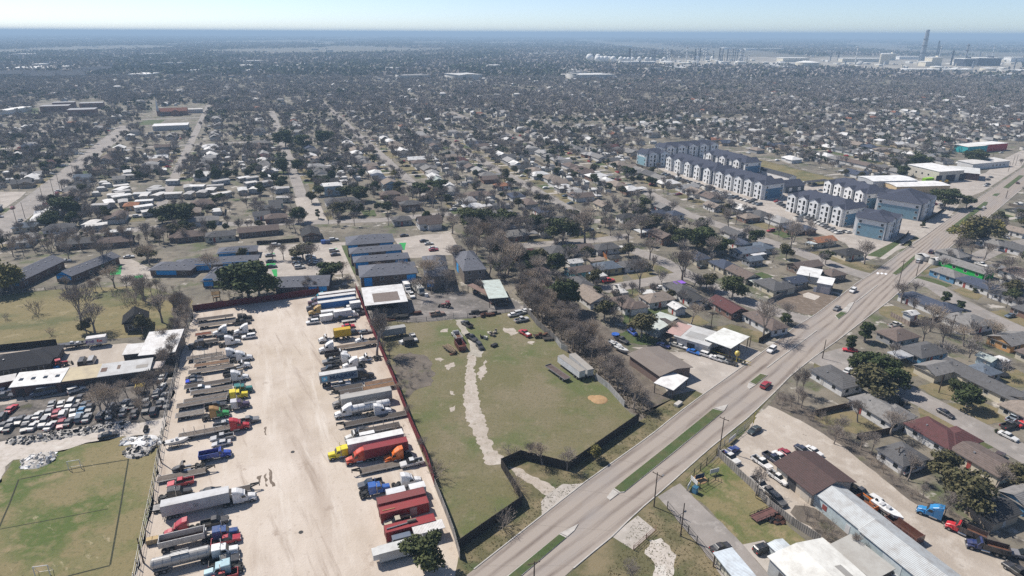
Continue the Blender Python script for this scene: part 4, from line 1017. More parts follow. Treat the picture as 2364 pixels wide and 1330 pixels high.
TR(c1,'R',850,1037,1005,(.01,.17,.15),'teal green long nosed tractor at the edge of the left row','classic')
FB(c1,'R',462,845,1078,DECK,'wooden flatbed trailer behind the yellow tractor')
TR(c1,'R',810,997,1055,(.75,.6,.01),'bright yellow long nosed tractor below the teal tractor','classic')
FB(c1,'R',403,833,1112,DECK,'long wooden flatbed trailer above the dark pickup and the gold tractor')
CR(c1,'pickup','R',648,812,1130,DK,'black pickup between two long flatbeds left of the purple tractor')
TR(c1,'R',820,1008,1140,(.05,.03,.085),'dark purple tractor with a white roofed sleeper','classic',(.6,.58,.6))
FB(c1,'R',393,640,1212,(.27,.24,.21),'pale plank flatbed trailer behind the gold and green tractor')
TR(c1,'R',618,858,1218,(.02,.33,.08),'tractor with gold sleeper and bright green nose','aero',(.36,.2,.05))
CR(c1,'pickup','R',958,1066,1258,(.2,.2,.2),'grey pickup poking out behind the red tractor')
CR(c1,'pickup','R',735,882,1296,SIL,'silver pickup between the gold tractor and the red tractor')
FB(c2,'R',418,862,150,DECK,'stake sided flatbed trailer coupled behind the red tractor',5)
TR(c2,'R',790,1030,105,(.5,.012,.02),'bright red high roofed tractor in the left row','aero')
CR(c2,'pickup','L',695,880,187,SIL,'silver pickup facing left beside a silver sedan')
CR(c2,'sedan','L',700,862,232,(.5,.5,.5),'silver sedan just above the blue dump truck')
p,L=span(c2,300,512,238);boat_trailer(p+U*1,A('R'),L*.8,'low boat trailer carrying a small boat by the left fence');boat(p+U*1,A('R'),L*.95,'small white open boat with an outboard on a trailer by left fence',(.6,.58,.55),(.35,.33,.3))
p,L=span(c2,613,872,348);dump_truck(p+U*1.2,A('R'),(.01,.06,.4),(.02,.07,.35),'bright blue dump truck with an empty bed in the left row')
TR(c2,'L',352,640,455,DK,'black short cab tractor facing the left fence, bare frame behind','day')
FB(c2,'R',238,732,505,DECK,'grey gooseneck trailer with arched hitch above the red pickup',0,True)
CR(c2,'pickup','L',335,530,578,(.5,.012,.03),'red pickup facing left under the grey gooseneck trailer')
TR(c2,'R',245,535,692,DK,'black tractor behind the long white trailer with its frame to the fence','classic')
CR(c2,'sedan','R',608,772,645,(.04,.042,.045),'charcoal sedan behind the long white trailer')
FB(c2,'R',560,1114,668,DECKD,'gooseneck trailer showing only its black hitch past the white tractor',0,True)
p,L=span(c2,283,862,803);box_trailer(p+U*1.28,A('R'),L,(.52,.52,.52),'long white ribbed trailer with a dark ring emblem on its side',emblem=True)
TR(c2,'R',822,1066,728,WHITE,'white high roofed tractor coupled to the long white ribbed trailer')
p,L=span(c2,185,292,788);utility_trailer(p+U*1,A('L'),L*.8,'small white flat trailer sticking out behind the long white trailer',(.5,.48,.46),False)
CR(c2,'pickup','R',620,832,918,(.035,.034,.036),'black crew pickup alone below the long white trailer')
TR(c2,'L',293,590,1005,(.4,.015,.03),'dark red tractor facing left behind the open dump trailer','aero')
p,L=span(c2,255,690,1098);dump_trailer(p+U*1.2,A('R'),L,(.5,.49,.47),'open silver dump trailer with a rusty inside')
TR(c2,'R',640,917,1045,(.01,.055,.2),'dark blue tractor coupled to the open dump trailer','classic')
for k,(x0,y0)in enumerate(((173,1072),(222,1062))):
 t=thing('storage_tank',('left' if k==0 else 'right')+' of two yellowed caged liquid tanks by the left fence','storage tank',near(c2,x0,y0,.6),AV,'caged liquid tanks')
 place('tank',cached('ibc',lambda:MB().box(-.58,.58,-.55,.55,.2,1.25).mesh('tank','canvas')),t,col=(.45,.33,.17))
 place('cage',cached('cage',lambda:[b for b in[MB()]if[b.box(x-.03,x+.03,s*.59-.02,s*.59+.02,0,1.3)for x in(-.58,-.2,.2,.58)for s in(-1,1)]and b.box(-.6,.6,-.57,.57,0,.17)][0].mesh('cage','steel')),t)
CR(c2,'pickup','R',742,908,1075,(.4,.01,.03),'red pickup between the blue tractor and the tank truck')
p,L=span(c2,188,700,1278);tanker(p+U*1.2,A('R'),L,(.4,.385,.36),'ribbed bare metal tank trailer in the left row')
TR(c2,'R',625,925,1205,WHITE,'white short cab tractor coupled to the bare metal tank trailer','classic')
CR(c2,'pickup','R',700,918,1262,(.03,.032,.036),'charcoal pickup beside the front of the bare metal tank trailer')
TR(c2,'L',612,985,1352,(.3,.47,.52),'pale blue tractor cut by the bottom edge of the picture','classic')
CR(c2,'pickup','L',715,870,1385,(.4,.012,.02),'red pickup roof showing at the bottom edge beside the pale blue tractor')
def CN(fn,d,xl,xr,yb,col,label,lab2,z=1.3,roofcol=None,H=2.6):
 p,L=span(fn,xl,xr,yb);p=p+U*1.2
 if z>.5:chassis(p,A(d),L,lab2)
 return container(p,A(d),L,z,col,label,roofcol=roofcol,H=H),L
TR(c3,'L',148,340,312,(.01,.2,.27),'tractor with a blue green roof, farthest of those facing left','aero')
TR(c3,'L',118,310,345,(.1,.035,.05),'maroon tractor second from the back fence in the right row','classic')
TR(c3,'L',102,300,395,(.1,.1,.115),'dark grey tractor between the maroon tractor and the gold tractor','classic',(.13,.09,.13))
TR(c3,'L',122,315,436,(.48,.31,.1),'gold high roofed tractor facing left in front of the blue containers','aero')
CN(c3,'L',238,576,312,(.55,.06,.02),'orange red container with white roof, nearest the back fence','chassis carrying the orange red container',roofcol=(.7,.68,.65))
t,L=CN(c3,'L',225,576,345,(.1,.25,.42),'pale blue container with a white lettered band on its side','chassis carrying the pale blue container',roofcol=(.68,.67,.65))
place('white_band',MB().box(-L*.42,L*.1,1.215,1.235,.9,1.9).mesh('white_band','ink_white'),t)
CN(c3,'L',229,580,392,(.03,.16,.42),'strong blue ribbed container, nearest of three by the open shed','chassis carrying the strong blue container',roofcol=(.68,.67,.65))
p,L=span(c3,463,622,402);box_truck(p+U*1.2,A('L'),L,WHITE,'white box truck facing left beside the strong blue container',(.6,.62,.64))
p,L=span(c3,375,600,472);box_truck(p+U*1.2,A('R'),L,WHITE,'white box truck facing the red fence above a dark blue pickup',(.55,.58,.62))
p,L=span(c3,255,385,455);box_trailer(p+U*1.1,A('L'),L,(.6,.6,.6),'long low white enclosed trailer behind the boxy white cargo trailer',H=1.9,hw=1.1,z0=.6)
p,L=span(c3,244,362,502);box_trailer(p+U*1.1,A('L'),L,WHITE,'boxy white cargo trailer next to the white suv',H=2.1,hw=1.1,z0=.6)
CR(c3,'suv','L',128,250,490,(.05,.035,.035),'dark brown suv half hidden behind the white suv')
CR(c3,'suv','L',103,238,522,WHITE,'white suv at the edge of the right row beside a cargo trailer')
CR(c3,'pickup','R',362,492,487,(.03,.04,.07),'dark blue pickup below the white box trucks')
CR(c3,'pickup','R',555,645,440,(.03,.033,.04),'dark pickup against the red fence below the open shed')
CR(c3,'sedan','R',540,640,410,(.03,.03,.035),'black car against the red fence by the white box truck')
p,L=span(c3,433,580,507);utility_trailer(p+U*1.1,A('L'),L*.85,'low white flat trailer above the red sports car',(.55,.53,.5),False)
CR(c3,'sedan','R',448,562,560,(.5,.01,.025),'red sports car alone above the yellow container')
CN(c3,'L',378,530,668,(.62,.4,.02),'short yellow container on a chassis','chassis carrying the short yellow container')[0]
TR(c3,'L',238,410,690,WHITE,'white short cab tractor hauling the short yellow container','day')
CR(c3,'suv','R',524,600,618,DK,'black suv behind the short yellow container')
CR(c3,'sedan','R',612,712,612,(.25,.25,.24),'grey sedan against the red fence right of the yellow container')
TR(c3,'L',578,750,700,WHITE,'white short cab tractor behind a brown flatbed by the red fence','day')
TR(c3,'L',236,425,785,WHITE,'white high roofed tractor hauling a brown flatbed in the right row')
FB(c3,'L',390,775,752,(.2,.155,.12),'brown flatbed trailer behind the white high roofed tractor, right row')
p,L=span(c3,300,505,838);dump_truck(p+U*1.2,A('R'),WHITE,(.035,.028,.026),'dump truck with black bed and white cab in the right row',inner='interior')
TR(c3,'R',385,592,893,WHITE,'white tractor facing the red fence, behind another white tractor')
CR(c3,'pickup','L',263,430,892,(.22,.22,.22),'grey pickup facing the open yard below the black dump bed')
TR(c3,'L',440,668,938,WHITE,'white bobtail tractor facing left above the lettered container')
TR(c3,'L',612,795,872,WHITE,'white short cab tractor alone with bare frame by red fence','day')
CR(c3,'pickup','L',260,412,965,(.035,.034,.036),'black pickup just above the grey lettered container')
t,L=CN(c3,'R',245,592,1080,(.27,.33,.38),'long grey container lettered in navy with a pale star square','chassis carrying the long grey lettered container',roofcol=(.65,.64,.62))
lettering(t,text_me('MAERSK',1.75,'ink_navy',.06),1.1,-1.245,1.28,1.15)
sb=MB();sb.box(-.75,.75,-.01,.005,-.75,.75)
o=place('star_square',sb.mesh('star_square','ink_cyan'),t,(-3.9,-1.238,1.3))
sv=[(r*math.sin(math.pi*i/7),-.02,r*math.cos(math.pi*i/7))for i in range(14)for r in((.6 if i%2==0 else .22),)]
st=MB();st.add(sv,[tuple(range(14))]);place('star',st.mesh('star','ink_white'),o)
TR(c3,'R',545,740,1045,DK,'black high roofed tractor coupled to the long grey lettered container')
CR(c3,'pickup','R',362,516,1113,(.6,.6,.6),'white pickup below the long grey lettered container')
FB(c3,'L',660,920,1105,DECKR,'flatbed with orange brown deck reaching the red fence, farther of two')
FB(c3,'L',640,937,1146,(.27,.16,.09),'flatbed with orange brown deck reaching the red fence, nearer of two')
FB(c3,'L',305,640,1150,DECKD,'black gooseneck trailer with hooked hitch, farther of two side by side',0,True)
FB(c3,'L',352,690,1182,DECKD,'black gooseneck trailer with hooked hitch, nearer of two side by side',0,True)
p,L=span(c4,343,700,120);box_trailer(p+U*1.28,A('L'),L,(.36,.36,.35),'grey box trailer with a dark spot on its dirty roof',roof=(.4,.385,.36))
TR(c4,'L',252,480,126,(.2,.19,.18),'dusty grey tractor coupled to the grey box trailer','aero')
p,L=span(c4,403,690,178);tanker(p+U*1.2,A('L'),L,(.72,.71,.69),'white tank trailer in the right row',1.0)
TR(c4,'L',262,500,202,WHITE,'white high roofed tractor coupled to the white tank trailer')
TR(c4,'R',512,713,196,WHITE,'white bobtail tractor parked along the white tank trailer, nose to fence')
FB(c4,'L',305,800,246,DECKD,'dark gooseneck flatbed just below the white tank trailer',0,True)
TR(c4,'L',350,575,372,(.58,.57,.54),'dusty white tractor hauling stake sided deck with a black car','day')
FB(c4,'L',465,757,318,DECKD,'stake sided dark flatbed behind the dusty white tractor',4)
CR(c4,'sedan','L',420,528,318,DK,'black car loaded beside the dusty white tractor')
CR(c4,'van','L',450,560,375,WHITE,'white van tucked behind the silver roofed trailer of the yellow tractor')
p,L=span(c4,390,785,446);box_trailer(p+U*1.28,A('L'),L,(.5,.5,.5),'white roofed box trailer behind the bright yellow tractor',roof=(.7,.69,.67))
TR(c4,'L',237,455,497,(.75,.62,.01),'bright yellow tractor in the right row left of the red container','classic')
CN(c4,'L',508,815,498,(.27,.02,.028),'dark red container on a chassis beside two orange tractors','chassis carrying the dark red container')
TR(c4,'L',362,580,532,(.55,.05,.015),'red orange tractor hauling the dark red container')
TR(c4,'L',632,850,523,(.75,.15,.005),'pure orange high roofed tractor beside the dark red container')
t=CR(c4,'pickup','L',767,920,556,(.6,.6,.6),'silver pickup with a spare tyre standing in its bed')
o=place('spare_tyre',wheel_me(.4,.28),t,(-1.8,.2,.95));o.rotation_euler=(R(70),0,0)
FB(c4,'L',415,767,597,DECK,'grey gooseneck flatbed standing alone below the orange tractors',0,True)
CR(c4,'pickup','L',470,622,708,(.045,.055,.075),'slate blue pickup hidden partly by the blue bobtail tractor')
TR(c4,'R',475,692,765,(.02,.11,.4),'blue bobtail tractor facing the fence in the near right row','classic')
TR(c4,'R',705,922,708,WHITE,'white bobtail tractor above two white campers in the near right row')
p,L=span(c4,667,800,800);box_trailer(p+U*1.1,A('L'),L,(.6,.61,.62),'low white camper trailer behind the rusty container, left of two',H=1.9,hw=1.1,z0=.55)
p,L=span(c4,833,942,772);box_trailer(p+U*1.1,A('L'),L,(.68,.68,.68),'tall white cargo trailer behind the rusty container, right of two',H=2.2,hw=1.1,z0=.55)
CN(c4,'R',605,940,850,(.22,.045,.045),'rust streaked red container, farthest of three on the ground','',.15)
t,L=CN(c4,'R',623,962,920,(.3,.028,.03),'red container with a pale wooden door panel in its side','',.15)
place('door_panel',MB().box(-.75,.75,-.03,.03,0,2.1).mesh('door_panel','deck_wood'),t,(1.7,-1.24,.15),col=(.42,.36,.32))
place('roof_plank',MB().box(-1.3,1.3,-.12,.12,0,.08).mesh('roof_plank','deck_wood'),t,(-3.2,-.3,2.63),col=(.5,.3,.15))
t,L=CN(c4,'R',660,1013,1052,(.3,.022,.026),'red container with pipes lying on its roof, nearest of three','',.15)
place('roof_pipe',MB().cyl((-2.2,0,0),(2.2,.3,0),.14,n=8).mesh('roof_pipe','steel'),t,(-2.5,-.3,2.78))
place('roof_roll',MB().cyl((-.9,0,0),(.9,0,0),.32,n=10).mesh('roof_roll','canvas'),t,(.4,.2,2.95),col=(.2,.17,.13))
CR(c4,'pickup','L',690,800,985,(.45,.4,.3),'tan pickup wedged between two red containers')
p,L=span(c4,860,1078,1078);t=thing('camper_trailer','white open sided vendor trailer with long white awning roof by fence','trailer',p+U*1.2,AV)
place('body',MB().box(-L*.25,L*.38,-1.0,1.0,.5,2.0).mesh('body','wall'),t,col=(.55,.53,.5));place('hatch',MB().box(-L*.1,L*.25,-1.02,-.98,1.0,1.8).mesh('hatch','interior'),t)
place('awning_roof',MB().box(-L/2,L/2,-1.3,1.3,2.3,2.42).mesh('awning_roof','metal_roof'),t,col=(.7,.68,.65));wheels(t,(-.4,.6),1.1,.36,.22)
CR(c4,'van','R',728,870,1115,(.12,.15,.2),'blue grey van between red container and the white fifth wheel camper')
p,L=span(c4,612,935,1215);t=box_trailer(p+U*1.2,A('L'),L,(.55,.55,.53),'long white fifth wheel camper with raised nose in front of evergreen',H=2.3,hw=1.2,z0=.75,name='camper_trailer')
place('nose',MB().box(L/2,L/2+1.1,-1.15,1.15,1.6,3.0).mesh('nose','wall'),t,col=(.6,.6,.58))
for x,y,l in((-.5,-1.215,1),(1.6,-1.215,1)):place('window',cached('cwin',None),t,(x,y,2.3))
# fences round the yard and the field
fence([(447,718),(435,760),(420,810),(404,880),(385,960),(370,1040),(355,1130),(330,1250),(312,1345),(300,1400)],2.2,(.3,.29,.28),'grey wire and slat fence along the left side of the gravel yard',see=True,m='steel',posts=True)
fence([(447,720),(560,704),(640,694),(713,683),(737,680)],2.5,(.13,.025,.035),'maroon panel fence across the far end of the gravel yard')
fence([(822,668),(845,730),(870,790),(905,870),(950,985),(985,1063),(1003,1120)],2.5,(.2,.03,.04),'red panel fence between the gravel yard and the grass field')
fence([(1004,1124),(1030,1190),(1048,1240),(1062,1292)],2.2,(.33,.31,.29),'grey slat fence closing the near right corner of the gravel yard')
fence([(1060,1268),(1205,1166),(1200,1150),(1157,1079),(1202,1059),(1312,1086),(1474,972)],2.4,(.05,.043,.038),'black wooden fence with a recessed gate between field and road')
fence([(1209,712),(1239,751),(1278,785),(1311,815)],2.2,(.2,.185,.17),'weathered leaning picket fence beside the bare thicket')
fence([(1278,783),(1295,806),(1311,813)],1.9,(.4,.39,.37),'short pale sheet metal fence piece beside the bare thicket',posts=False)
fence([(1374,875),(1403,897),(1441,940)],1.9,(.42,.41,.4),'white sheet fence beyond the two white trailers on the grass',posts=False)
fence(cc(c7,[(390,232),(600,210),(760,195),(885,180)]),1.5,(.12,.11,.1),'dark rail fence between service yard and field, left of the gate',see=True,m='fence_wood')
fence(cc(c7,[(995,178),(1150,150),(1350,128)]),1.6,(.1,.09,.085),'dark rail fence between service yard and field, right of the gate',see=True,m='fence_wood')
fence(cc(c7,[(888,180),(990,176)]),1.8,(.6,.58,.55),'white slatted gate at the top of the chalk path',cat='gate',name='gate',see=True,m='steel')
fence(cc(c5,[(-100,1010),(0,1000),(250,975),(490,950)]),2.2,(.028,.026,.025),'black board fence along the tan meadow at the left edge')
fence(cc(c5,[(0,508),(300,490),(560,465),(900,450)]),1.3,(.16,.15,.14),'low rail fence between the meadow and the blue gabled buildings',see=True,m='fence_wood')
fence(cc(d3,[(668,470),(760,560),(900,690),(1040,842),(1200,965),(1400,1095)]),1.9,(.3,.275,.25),'weathered grey board fence between grass lot and car lot')
fence(cc(d3,[(310,850),(400,955),(520,1100),(640,1240),(720,1330)]),1.9,(.08,.08,.08),'dark wire fence along the private concrete driveway',see=True,m='black_steel')
fence(cc(d3,[(660,470),(590,540),(500,620),(440,690)]),2.1,(.09,.085,.08),'dark panel fence between grass lot and the main road',see=True,m='black_steel')
fence(cc(d3,[(540,715),(600,680),(655,645),(650,620)]),1.8,(.08,.08,.08),'small wire pen fence around the sand pile on the grass lot',see=True,m='black_steel')
fence(cc(d3,[(70,1145),(160,1065),(232,1000)]),1.2,(.2,.08,.06),'rusty low rail fence at the edge of the concrete slab',see=True,m='fence_wood')
fence(cc(d3,[(672,440),(760,360),(860,290),(900,250)]),1.7,(.25,.24,.23),'thin wire fence along the road verge by the car lot',see=True,m='steel',posts=True)
fence(cc(d6,[(0,885),(150,850),(335,810)]),1.7,(.12,.085,.065),'brown board fence behind the leftmost grey roofed house by the brush')
fence(cc(d6,[(360,1085),(520,1060),(660,1030)]),1.7,(.1,.075,.06),'brown board fence between grey roofed house and red roofed house')
fence(cc(d5,[(420,480),(560,455),(760,400)]),1.8,(.17,.155,.14),'grey board fence in front of the red roofed white house')
fence(cc(d7,[(1195,720),(1290,770),(1360,810)]),1.7,(.3,.24,.2),'tan board fence below the navy roofed white house')
fence(cc(d7,[(1360,810),(1480,790),(1700,740)]),1.7,(.16,.12,.1),'brown board fence right of the tan board fence by navy roofed house')
fence(cc(e7,[(870,670),(1000,610),(1250,500),(1480,420)]),1.7,(.28,.26,.24),'grey plank fence between corner house and the muddy vacant lot')
fence(cc(e7,[(500,510),(620,560),(760,610),(880,660)]),1.1,(.55,.53,.5),'white picket fence before the corner house with the pale carport',see=True,m='white_trim')
fence(cc(e7,[(740,1275),(860,1210),(950,1150)]),1.8,(.06,.05,.045),'dark board fence behind the brown roofed corner house')
fence(cc(e5,[(1560,960),(1640,1040),(1790,1130)]),1.8,(.42,.17,.07),'orange brown board fence behind the blue roofed yellow house')
fence(cc(e1,[(720,165),(900,215),(1200,270),(1500,345),(1640,380)]),1.8,(.2,.19,.18),'long dark rail fence along grass basin behind blue apartments',see=True,m='fence_wood',posts=False)
fence(cc(e1,[(1990,850),(2060,800),(2085,770)]),1.4,(.03,.03,.03),'low black curved fence before the nearest blue apartment block',posts=False)
fence(cc(e1,[(2200,690),(2290,640),(2360,590)]),1.4,(.03,.03,.03),'low black fence before the blue apartment block nearest the road',posts=False)
fence(cc(e3,[(905,470),(1100,460),(1450,430)]),1.8,(.06,.05,.045),'dark board fence behind the apartment parking lot',posts=False)
# centre field and service yard
def shed(p,ang,L,W,H,label,rc,post=(.1,.09,.08),slope=.5,rusty=None,back=True,cat='shed',name='open_shed',wc=(.09,.08,.075),m='metal_roof'):
 t=thing(name,label,cat,p,ang)
 b=MB();b.loft([(-L/2,-W/2,H),(L/2,-W/2,H),(L/2,-W/2,H+.15),(-L/2,-W/2,H+.15)],[(-L/2,W/2,H+slope),(L/2,W/2,H+slope),(L/2,W/2,H+slope+.15),(-L/2,W/2,H+slope+.15)])
 place('roof',b.mesh('roof',m),t,col=rc)
 for i in range(max(2,int(L/5)+1)):
  for s in(-1,1):
   x=-L/2+.3+i*(L-.6)/max(1,int(L/5));place('post',cached('spost',None),t,(x,s*(W/2-.3),0),scale=(1,1,H+(slope if s>0 else 0)))
 if back:place('back_wall',MB().box(-L/2+.3,L/2-.3,W/2-.25,W/2-.15,0,H+slope-.1).mesh('back_wall','corrugated'),t,col=wc)
 if rusty:
  x0,x1,y0,y1=rusty;k=slope/W
  r=MB();r.loft([(x0,y0,H+.16+(y0+W/2)*k),(x1,y0,H+.16+(y0+W/2)*k),(x1,y0,H+.19+(y0+W/2)*k),(x0,y0,H+.19+(y0+W/2)*k)],[(x0,y1,H+.16+(y1+W/2)*k),(x1,y1,H+.16+(y1+W/2)*k),(x1,y1,H+.19+(y1+W/2)*k),(x0,y1,H+.19+(y1+W/2)*k)])
  place('rusty_sheets',r.mesh('rusty_sheets','corrugated'),t,col=(.2,.155,.13))
 return t
def quad_at(fn,pts,z):
 """centre, length along the first side, width and angle of a flat roof whose corners show at pts (near left, near right, far right, far left)"""
 q=[G(*fn(*p),z)for p in pts];c=sum(q,Vector())/4
 a=((q[1]-q[0])+(q[2]-q[3]))/2;b=((q[3]-q[0])+(q[2]-q[1]))/2
 return Vector((c.x,c.y,0)),a.length,abs(b.dot(Vector((-a.y,a.x,0)).normalized())),math.atan2(a.y,a.x)
p,L,w,a=quad_at(c3,[(675,335),(1070,290),(985,155),(600,190)],5.0)
shed(p,a,L,w,4.4,'big open shed with white roof and a rusty brown patch',(.75,.74,.72),slope=.9,rusty=(-L*.28,L*.33,-w*.38,w*.1))
for i,x in enumerate((-5,-1,3)):
 b=MB();b.box(-1.4,1.4,-1,1,0,1.4).box(-.9,.9,-.7,.7,1.4,2.1)
 tag(place('stored_goods',b.mesh('stored_goods','black_steel'),None,p+Vector((math.cos(a),math.sin(a),0))*x,a+i*.4),'dark covered machine under the white roofed shed, '+('leftmost','middle','rightmost')[i]+' of three','machine','machines stored in the shed')
p,L,w,a=quad_at(c8,[(375,500),(555,485),(415,340),(250,350)],4.0)
shed(p,a,L,w,3.6,'open shed with pale green metal roof near the thicket',(.55,.62,.57),slope=.5,wc=(.12,.1,.09))
p,L,w,a=quad_at(c8,[(325,520),(390,500),(250,362),(205,375)],3.0)
shed(p,a,L,w,2.8,'lean to with rusty sheet roof against the pale green shed',(.23,.15,.12),slope=.4,back=False)
def obj_box(name,fn,x,y,dims,z,label,cat,m,col=None,ang=0,group=None,bm=None):
 b=MB();b.box(-dims[0]/2,dims[0]/2,-dims[1]/2,dims[1]/2,0,dims[2])
 o=place(name,b.mesh(name,m),None,G(*fn(x,y))+Vector((0,0,z)),ang,col);return tag(o,label,cat,group)
p=near(c7,840,105,1);farm_tractor(p,AV+2.6,(.22,.03,.03),'dark red loader tractor alone in the bare service yard')
def bus(p,ang,L,col,label):
 t=thing('motor_home',label,'motor home',p,ang);h=L/2
 place('body',MB().prism([(-h,.5),(h-.1,.45),(h,1.2),(h-.5,3.0),(-h,3.05)],-1.2,1.2,.15).mesh('body','paint'),t,col=col)
 place('windshield',MB().add([(h+.01,-1,1.4),(h+.01,1,1.4),(h-.42,.95,2.7),(h-.42,-.95,2.7)],[(0,1,2,3)]).mesh('windshield','glass'),t)
 for i in range(4):
  for s in(-1,1):place('window',cached('cwin',None),t,(-h+1.5+i*(L-3)/3,s*1.21,2.0))
 wheels(t,(-h+2,h-1.8),1.15,.45,.3);return t
bus(G(*c3(1148,215)),AU+math.pi+.15,9,(.66,.64,.58),'cream motor home parked beyond the white roofed shed')
box_truck(G(*c3(1045,205)),AU+math.pi,7.5,WHITE,'white box truck tucked between the shed and cream motor home')
pickup(G(*c3(1090,262)),AU+math.pi,WHITE,'white pickup in the shade of the white roofed shed')
obj_box('appliance',c3,1228,262,(1.2,1.0,1.3),0,'small white box standing alone by the bare service yard edge','cabinet','white_trim')
pickup(G(*c7(765,160)),AV,(.3,.2,.15),'rusty tan pickup against the rail fence in the service yard')
for i,(x,y,l)in enumerate(((470,175,5),(540,160,6),(430,195,7),(330,210,8),(1060,150,6),(1100,175,7),(1180,160,5))):
 b=MB();g=random.Random(i)
 for k in range(9):x0=g.uniform(-l/2,l/3);b.box(x0,x0+g.uniform(1,3),g.uniform(-1,.8),g.uniform(.2,1.2),0,g.uniform(.3,1.3),0)
 b2=place('scrap_heap',b.mesh('scrap_heap','cargo_rust' if i%2 else 'black_steel'),None,G(*c7(x,y)),AV)
 tag(b2,'low dark heap of scrap metal along the service yard rail fence','scrap heap','scrap heaps along the service yard fence')
for x,y,l in((1215,70,'black junked car beside the pale green shed, farthest of the cluster'),(1255,85,'black junked car beside the pale green shed, middle of the cluster'),(1285,62,'black junked car at the picket fence, rightmost of the cluster')):
 car('sedan',G(*c7(x,y)),AV,(.05,.05,.05),l,group='junked cars by the pale green shed')
car('sedan',G(*c8(230,448)),AV+1,(.03,.03,.03),'dark car wreck left of the rusty lean to')
p,L=span(c7,330,525,335);t=box_trailer(p+U*1.2,A('L'),L,(.33,.33,.32),'dull grey trailer partly behind a bare tree by the red fence',H=2.6);
obj_box('boat_cover',c7,545,385,(3.2,2.4,2.2),0,'dark tarped heap next to the dull grey trailer on the grass','tarped heap','canvas',(.03,.03,.03),AV)
obj_box('white_tub',c7,500,375,(2.2,1.6,1.0),0,'white plastic tub left of the dark tarped heap','tub','canvas',(.6,.6,.6),AV+.4)
pickup(G(*c7(580,345)),AU+math.pi,(.6,.58,.55),'white pickup with a dark open bed near the dull grey trailer')
pickup(G(*c7(990,240)),AU+.3,(.035,.035,.035),'black pickup on the path just inside the white gate')
pickup(G(*c7(1028,345)),AU+.3+math.pi,(.03,.03,.032),'black pickup on the chalk path, farther of two beside the dumpster')
car('suv',G(*c7(1090,408)),AU+math.pi,(.025,.025,.025),'black boxy suv at the top of the chalk path')
t=dump_truck(G(*c7(912,335)),AU,(.6,.6,.58),(.5,.5,.48),'white truck loaded with junk parked before the red dumpster',inner='interior')
t=thing('dumpster','dark red open dumpster on the grass beside the chalk path','dumpster',G(*c7(940,410)),AU)
dump_bed(t,-2.6,2.6,.2,1.7,(.14,.025,.025),'dumpster')
t=thing('lumber_trailer','flat trailer stacked with poles and timber next to red dumpster','trailer',G(*c7(860,430)),AU+.25)
place('deck',MB().box(-2.8,2.8,-1.1,1.1,.5,.62).mesh('deck','black_steel'),t);wheels(t,(-.5,.5),1.2,.36,.22)
b=MB()
for k in range(14):y=-1+k*.15;x=rnd.uniform(-.6,.6);b.cyl((x-3.0,y,.72+(k%3)*.17),(x+2.6,y+rnd.uniform(-.4,.4),.72+(k%3)*.17),.09,n=5)
place('timber_load',b.mesh('timber_load','deck_wood'),t,col=(.4,.3,.2))
obj_box('feed_trough',c7,878,462,(1.6,.8,.4),0,'small orange brown trough on grass below the timber trailer','trough','rust',None,AV)
for i,(x,y,c)in enumerate(((1110,335,(.03,.03,.03)),(1135,340,(.55,.53,.48)),(1160,305,(.5,.46,.38)),(1180,315,(.4,.33,.25)),(1208,297,(.2,.18,.15)),(1190,320,(.12,.1,.09)))):
 b=MB();b.box(-.7,.7,-.4,.4,.2,.75).box(-.8,-.5,-.35,.35,.7,1.3)
 tag(place('yard_junk',b.mesh('yard_junk','canvas'),None,G(*c7(x,y)),i*1.1,c),('black','white','cream','tan','grey brown','dark brown')[i]+' piece of junk on the grass right of the chalk path','junk','loose junk on the grass')
obj_box('lawn_cart',c7,1200,398,(2.2,1.2,.8),0,'small black cart alone on the grass right of the path','cart','black_steel',None,AV+.4)
t=pickup(G(*c7(1435,310)),AU+.25,(.45,.02,.035),'red pickup carrying a white load on the open grass')
place('load',MB().box(-2.6,-.8,-.6,.6,.7,1.3).mesh('load','white_trim'),t)
t=utility_trailer(G(*c7(1560,325)),AV-.15,5,'dark trailer heaped with scrap beside the picket fence',(.08,.07,.06))
b=MB();[b.box(x,x+1,y,y+.7,.62,.62+h)for x,y,h in((-2,-.8,.5),(-.8,-.2,.8),(.3,-.9,.6),(1.2,0,.5))];place('scrap_load',b.mesh('scrap_load','rust'),t)
utility_trailer(G(*c7(1625,345)),AV-.15,4.5,'dark flat trailer at right end of the scrap trailer',(.06,.055,.05),False)
for x,y,k,c,l in((1350,165,'sedan',WHITE,'white junked car by picket fence, leftmost of the pile'),(1400,150,'suv',(.6,.6,.58),'white junked suv by picket fence, upper of the pile'),(1410,205,'pickup',(.55,.55,.55),'white junked pickup by picket fence, nearest of the pile'),(1445,135,'sedan',(.65,.65,.65),'white junked car by picket fence, rightmost of the pile')):
 (pickup(G(*c7(x,y)),AV+.1,c,l,'junked white cars by the picket fence')if k=='pickup' else car(k,G(*c7(x,y)),AV+.1,c,l,group='junked white cars by the picket fence'))
def long_at(fn,a,b_):return(G(*fn(*a))+G(*fn(*b_)))/2,(G(*fn(*b_))-G(*fn(*a))).length,math.atan2(*((G(*fn(*b_))-G(*fn(*a))).yx))
p,L,a=long_at(c8,(1150,1252),(955,1105));box_trailer(p+V*1.3,a,L,(.78,.78,.77),'white box trailer with a mossy roof on the grass, left of its twin',H=2.3,hw=1.15,roof=(.3,.28,.25),group='white box trailers parked on the grass field')
p,L,a=long_at(c8,(1225,1238),(1060,1090));box_trailer(p+V*1.3,a,L,(.62,.62,.61),'white box trailer with a mossy roof against the thicket',H=2.3,hw=1.15,roof=(.33,.31,.28),group='white box trailers parked on the grass field')
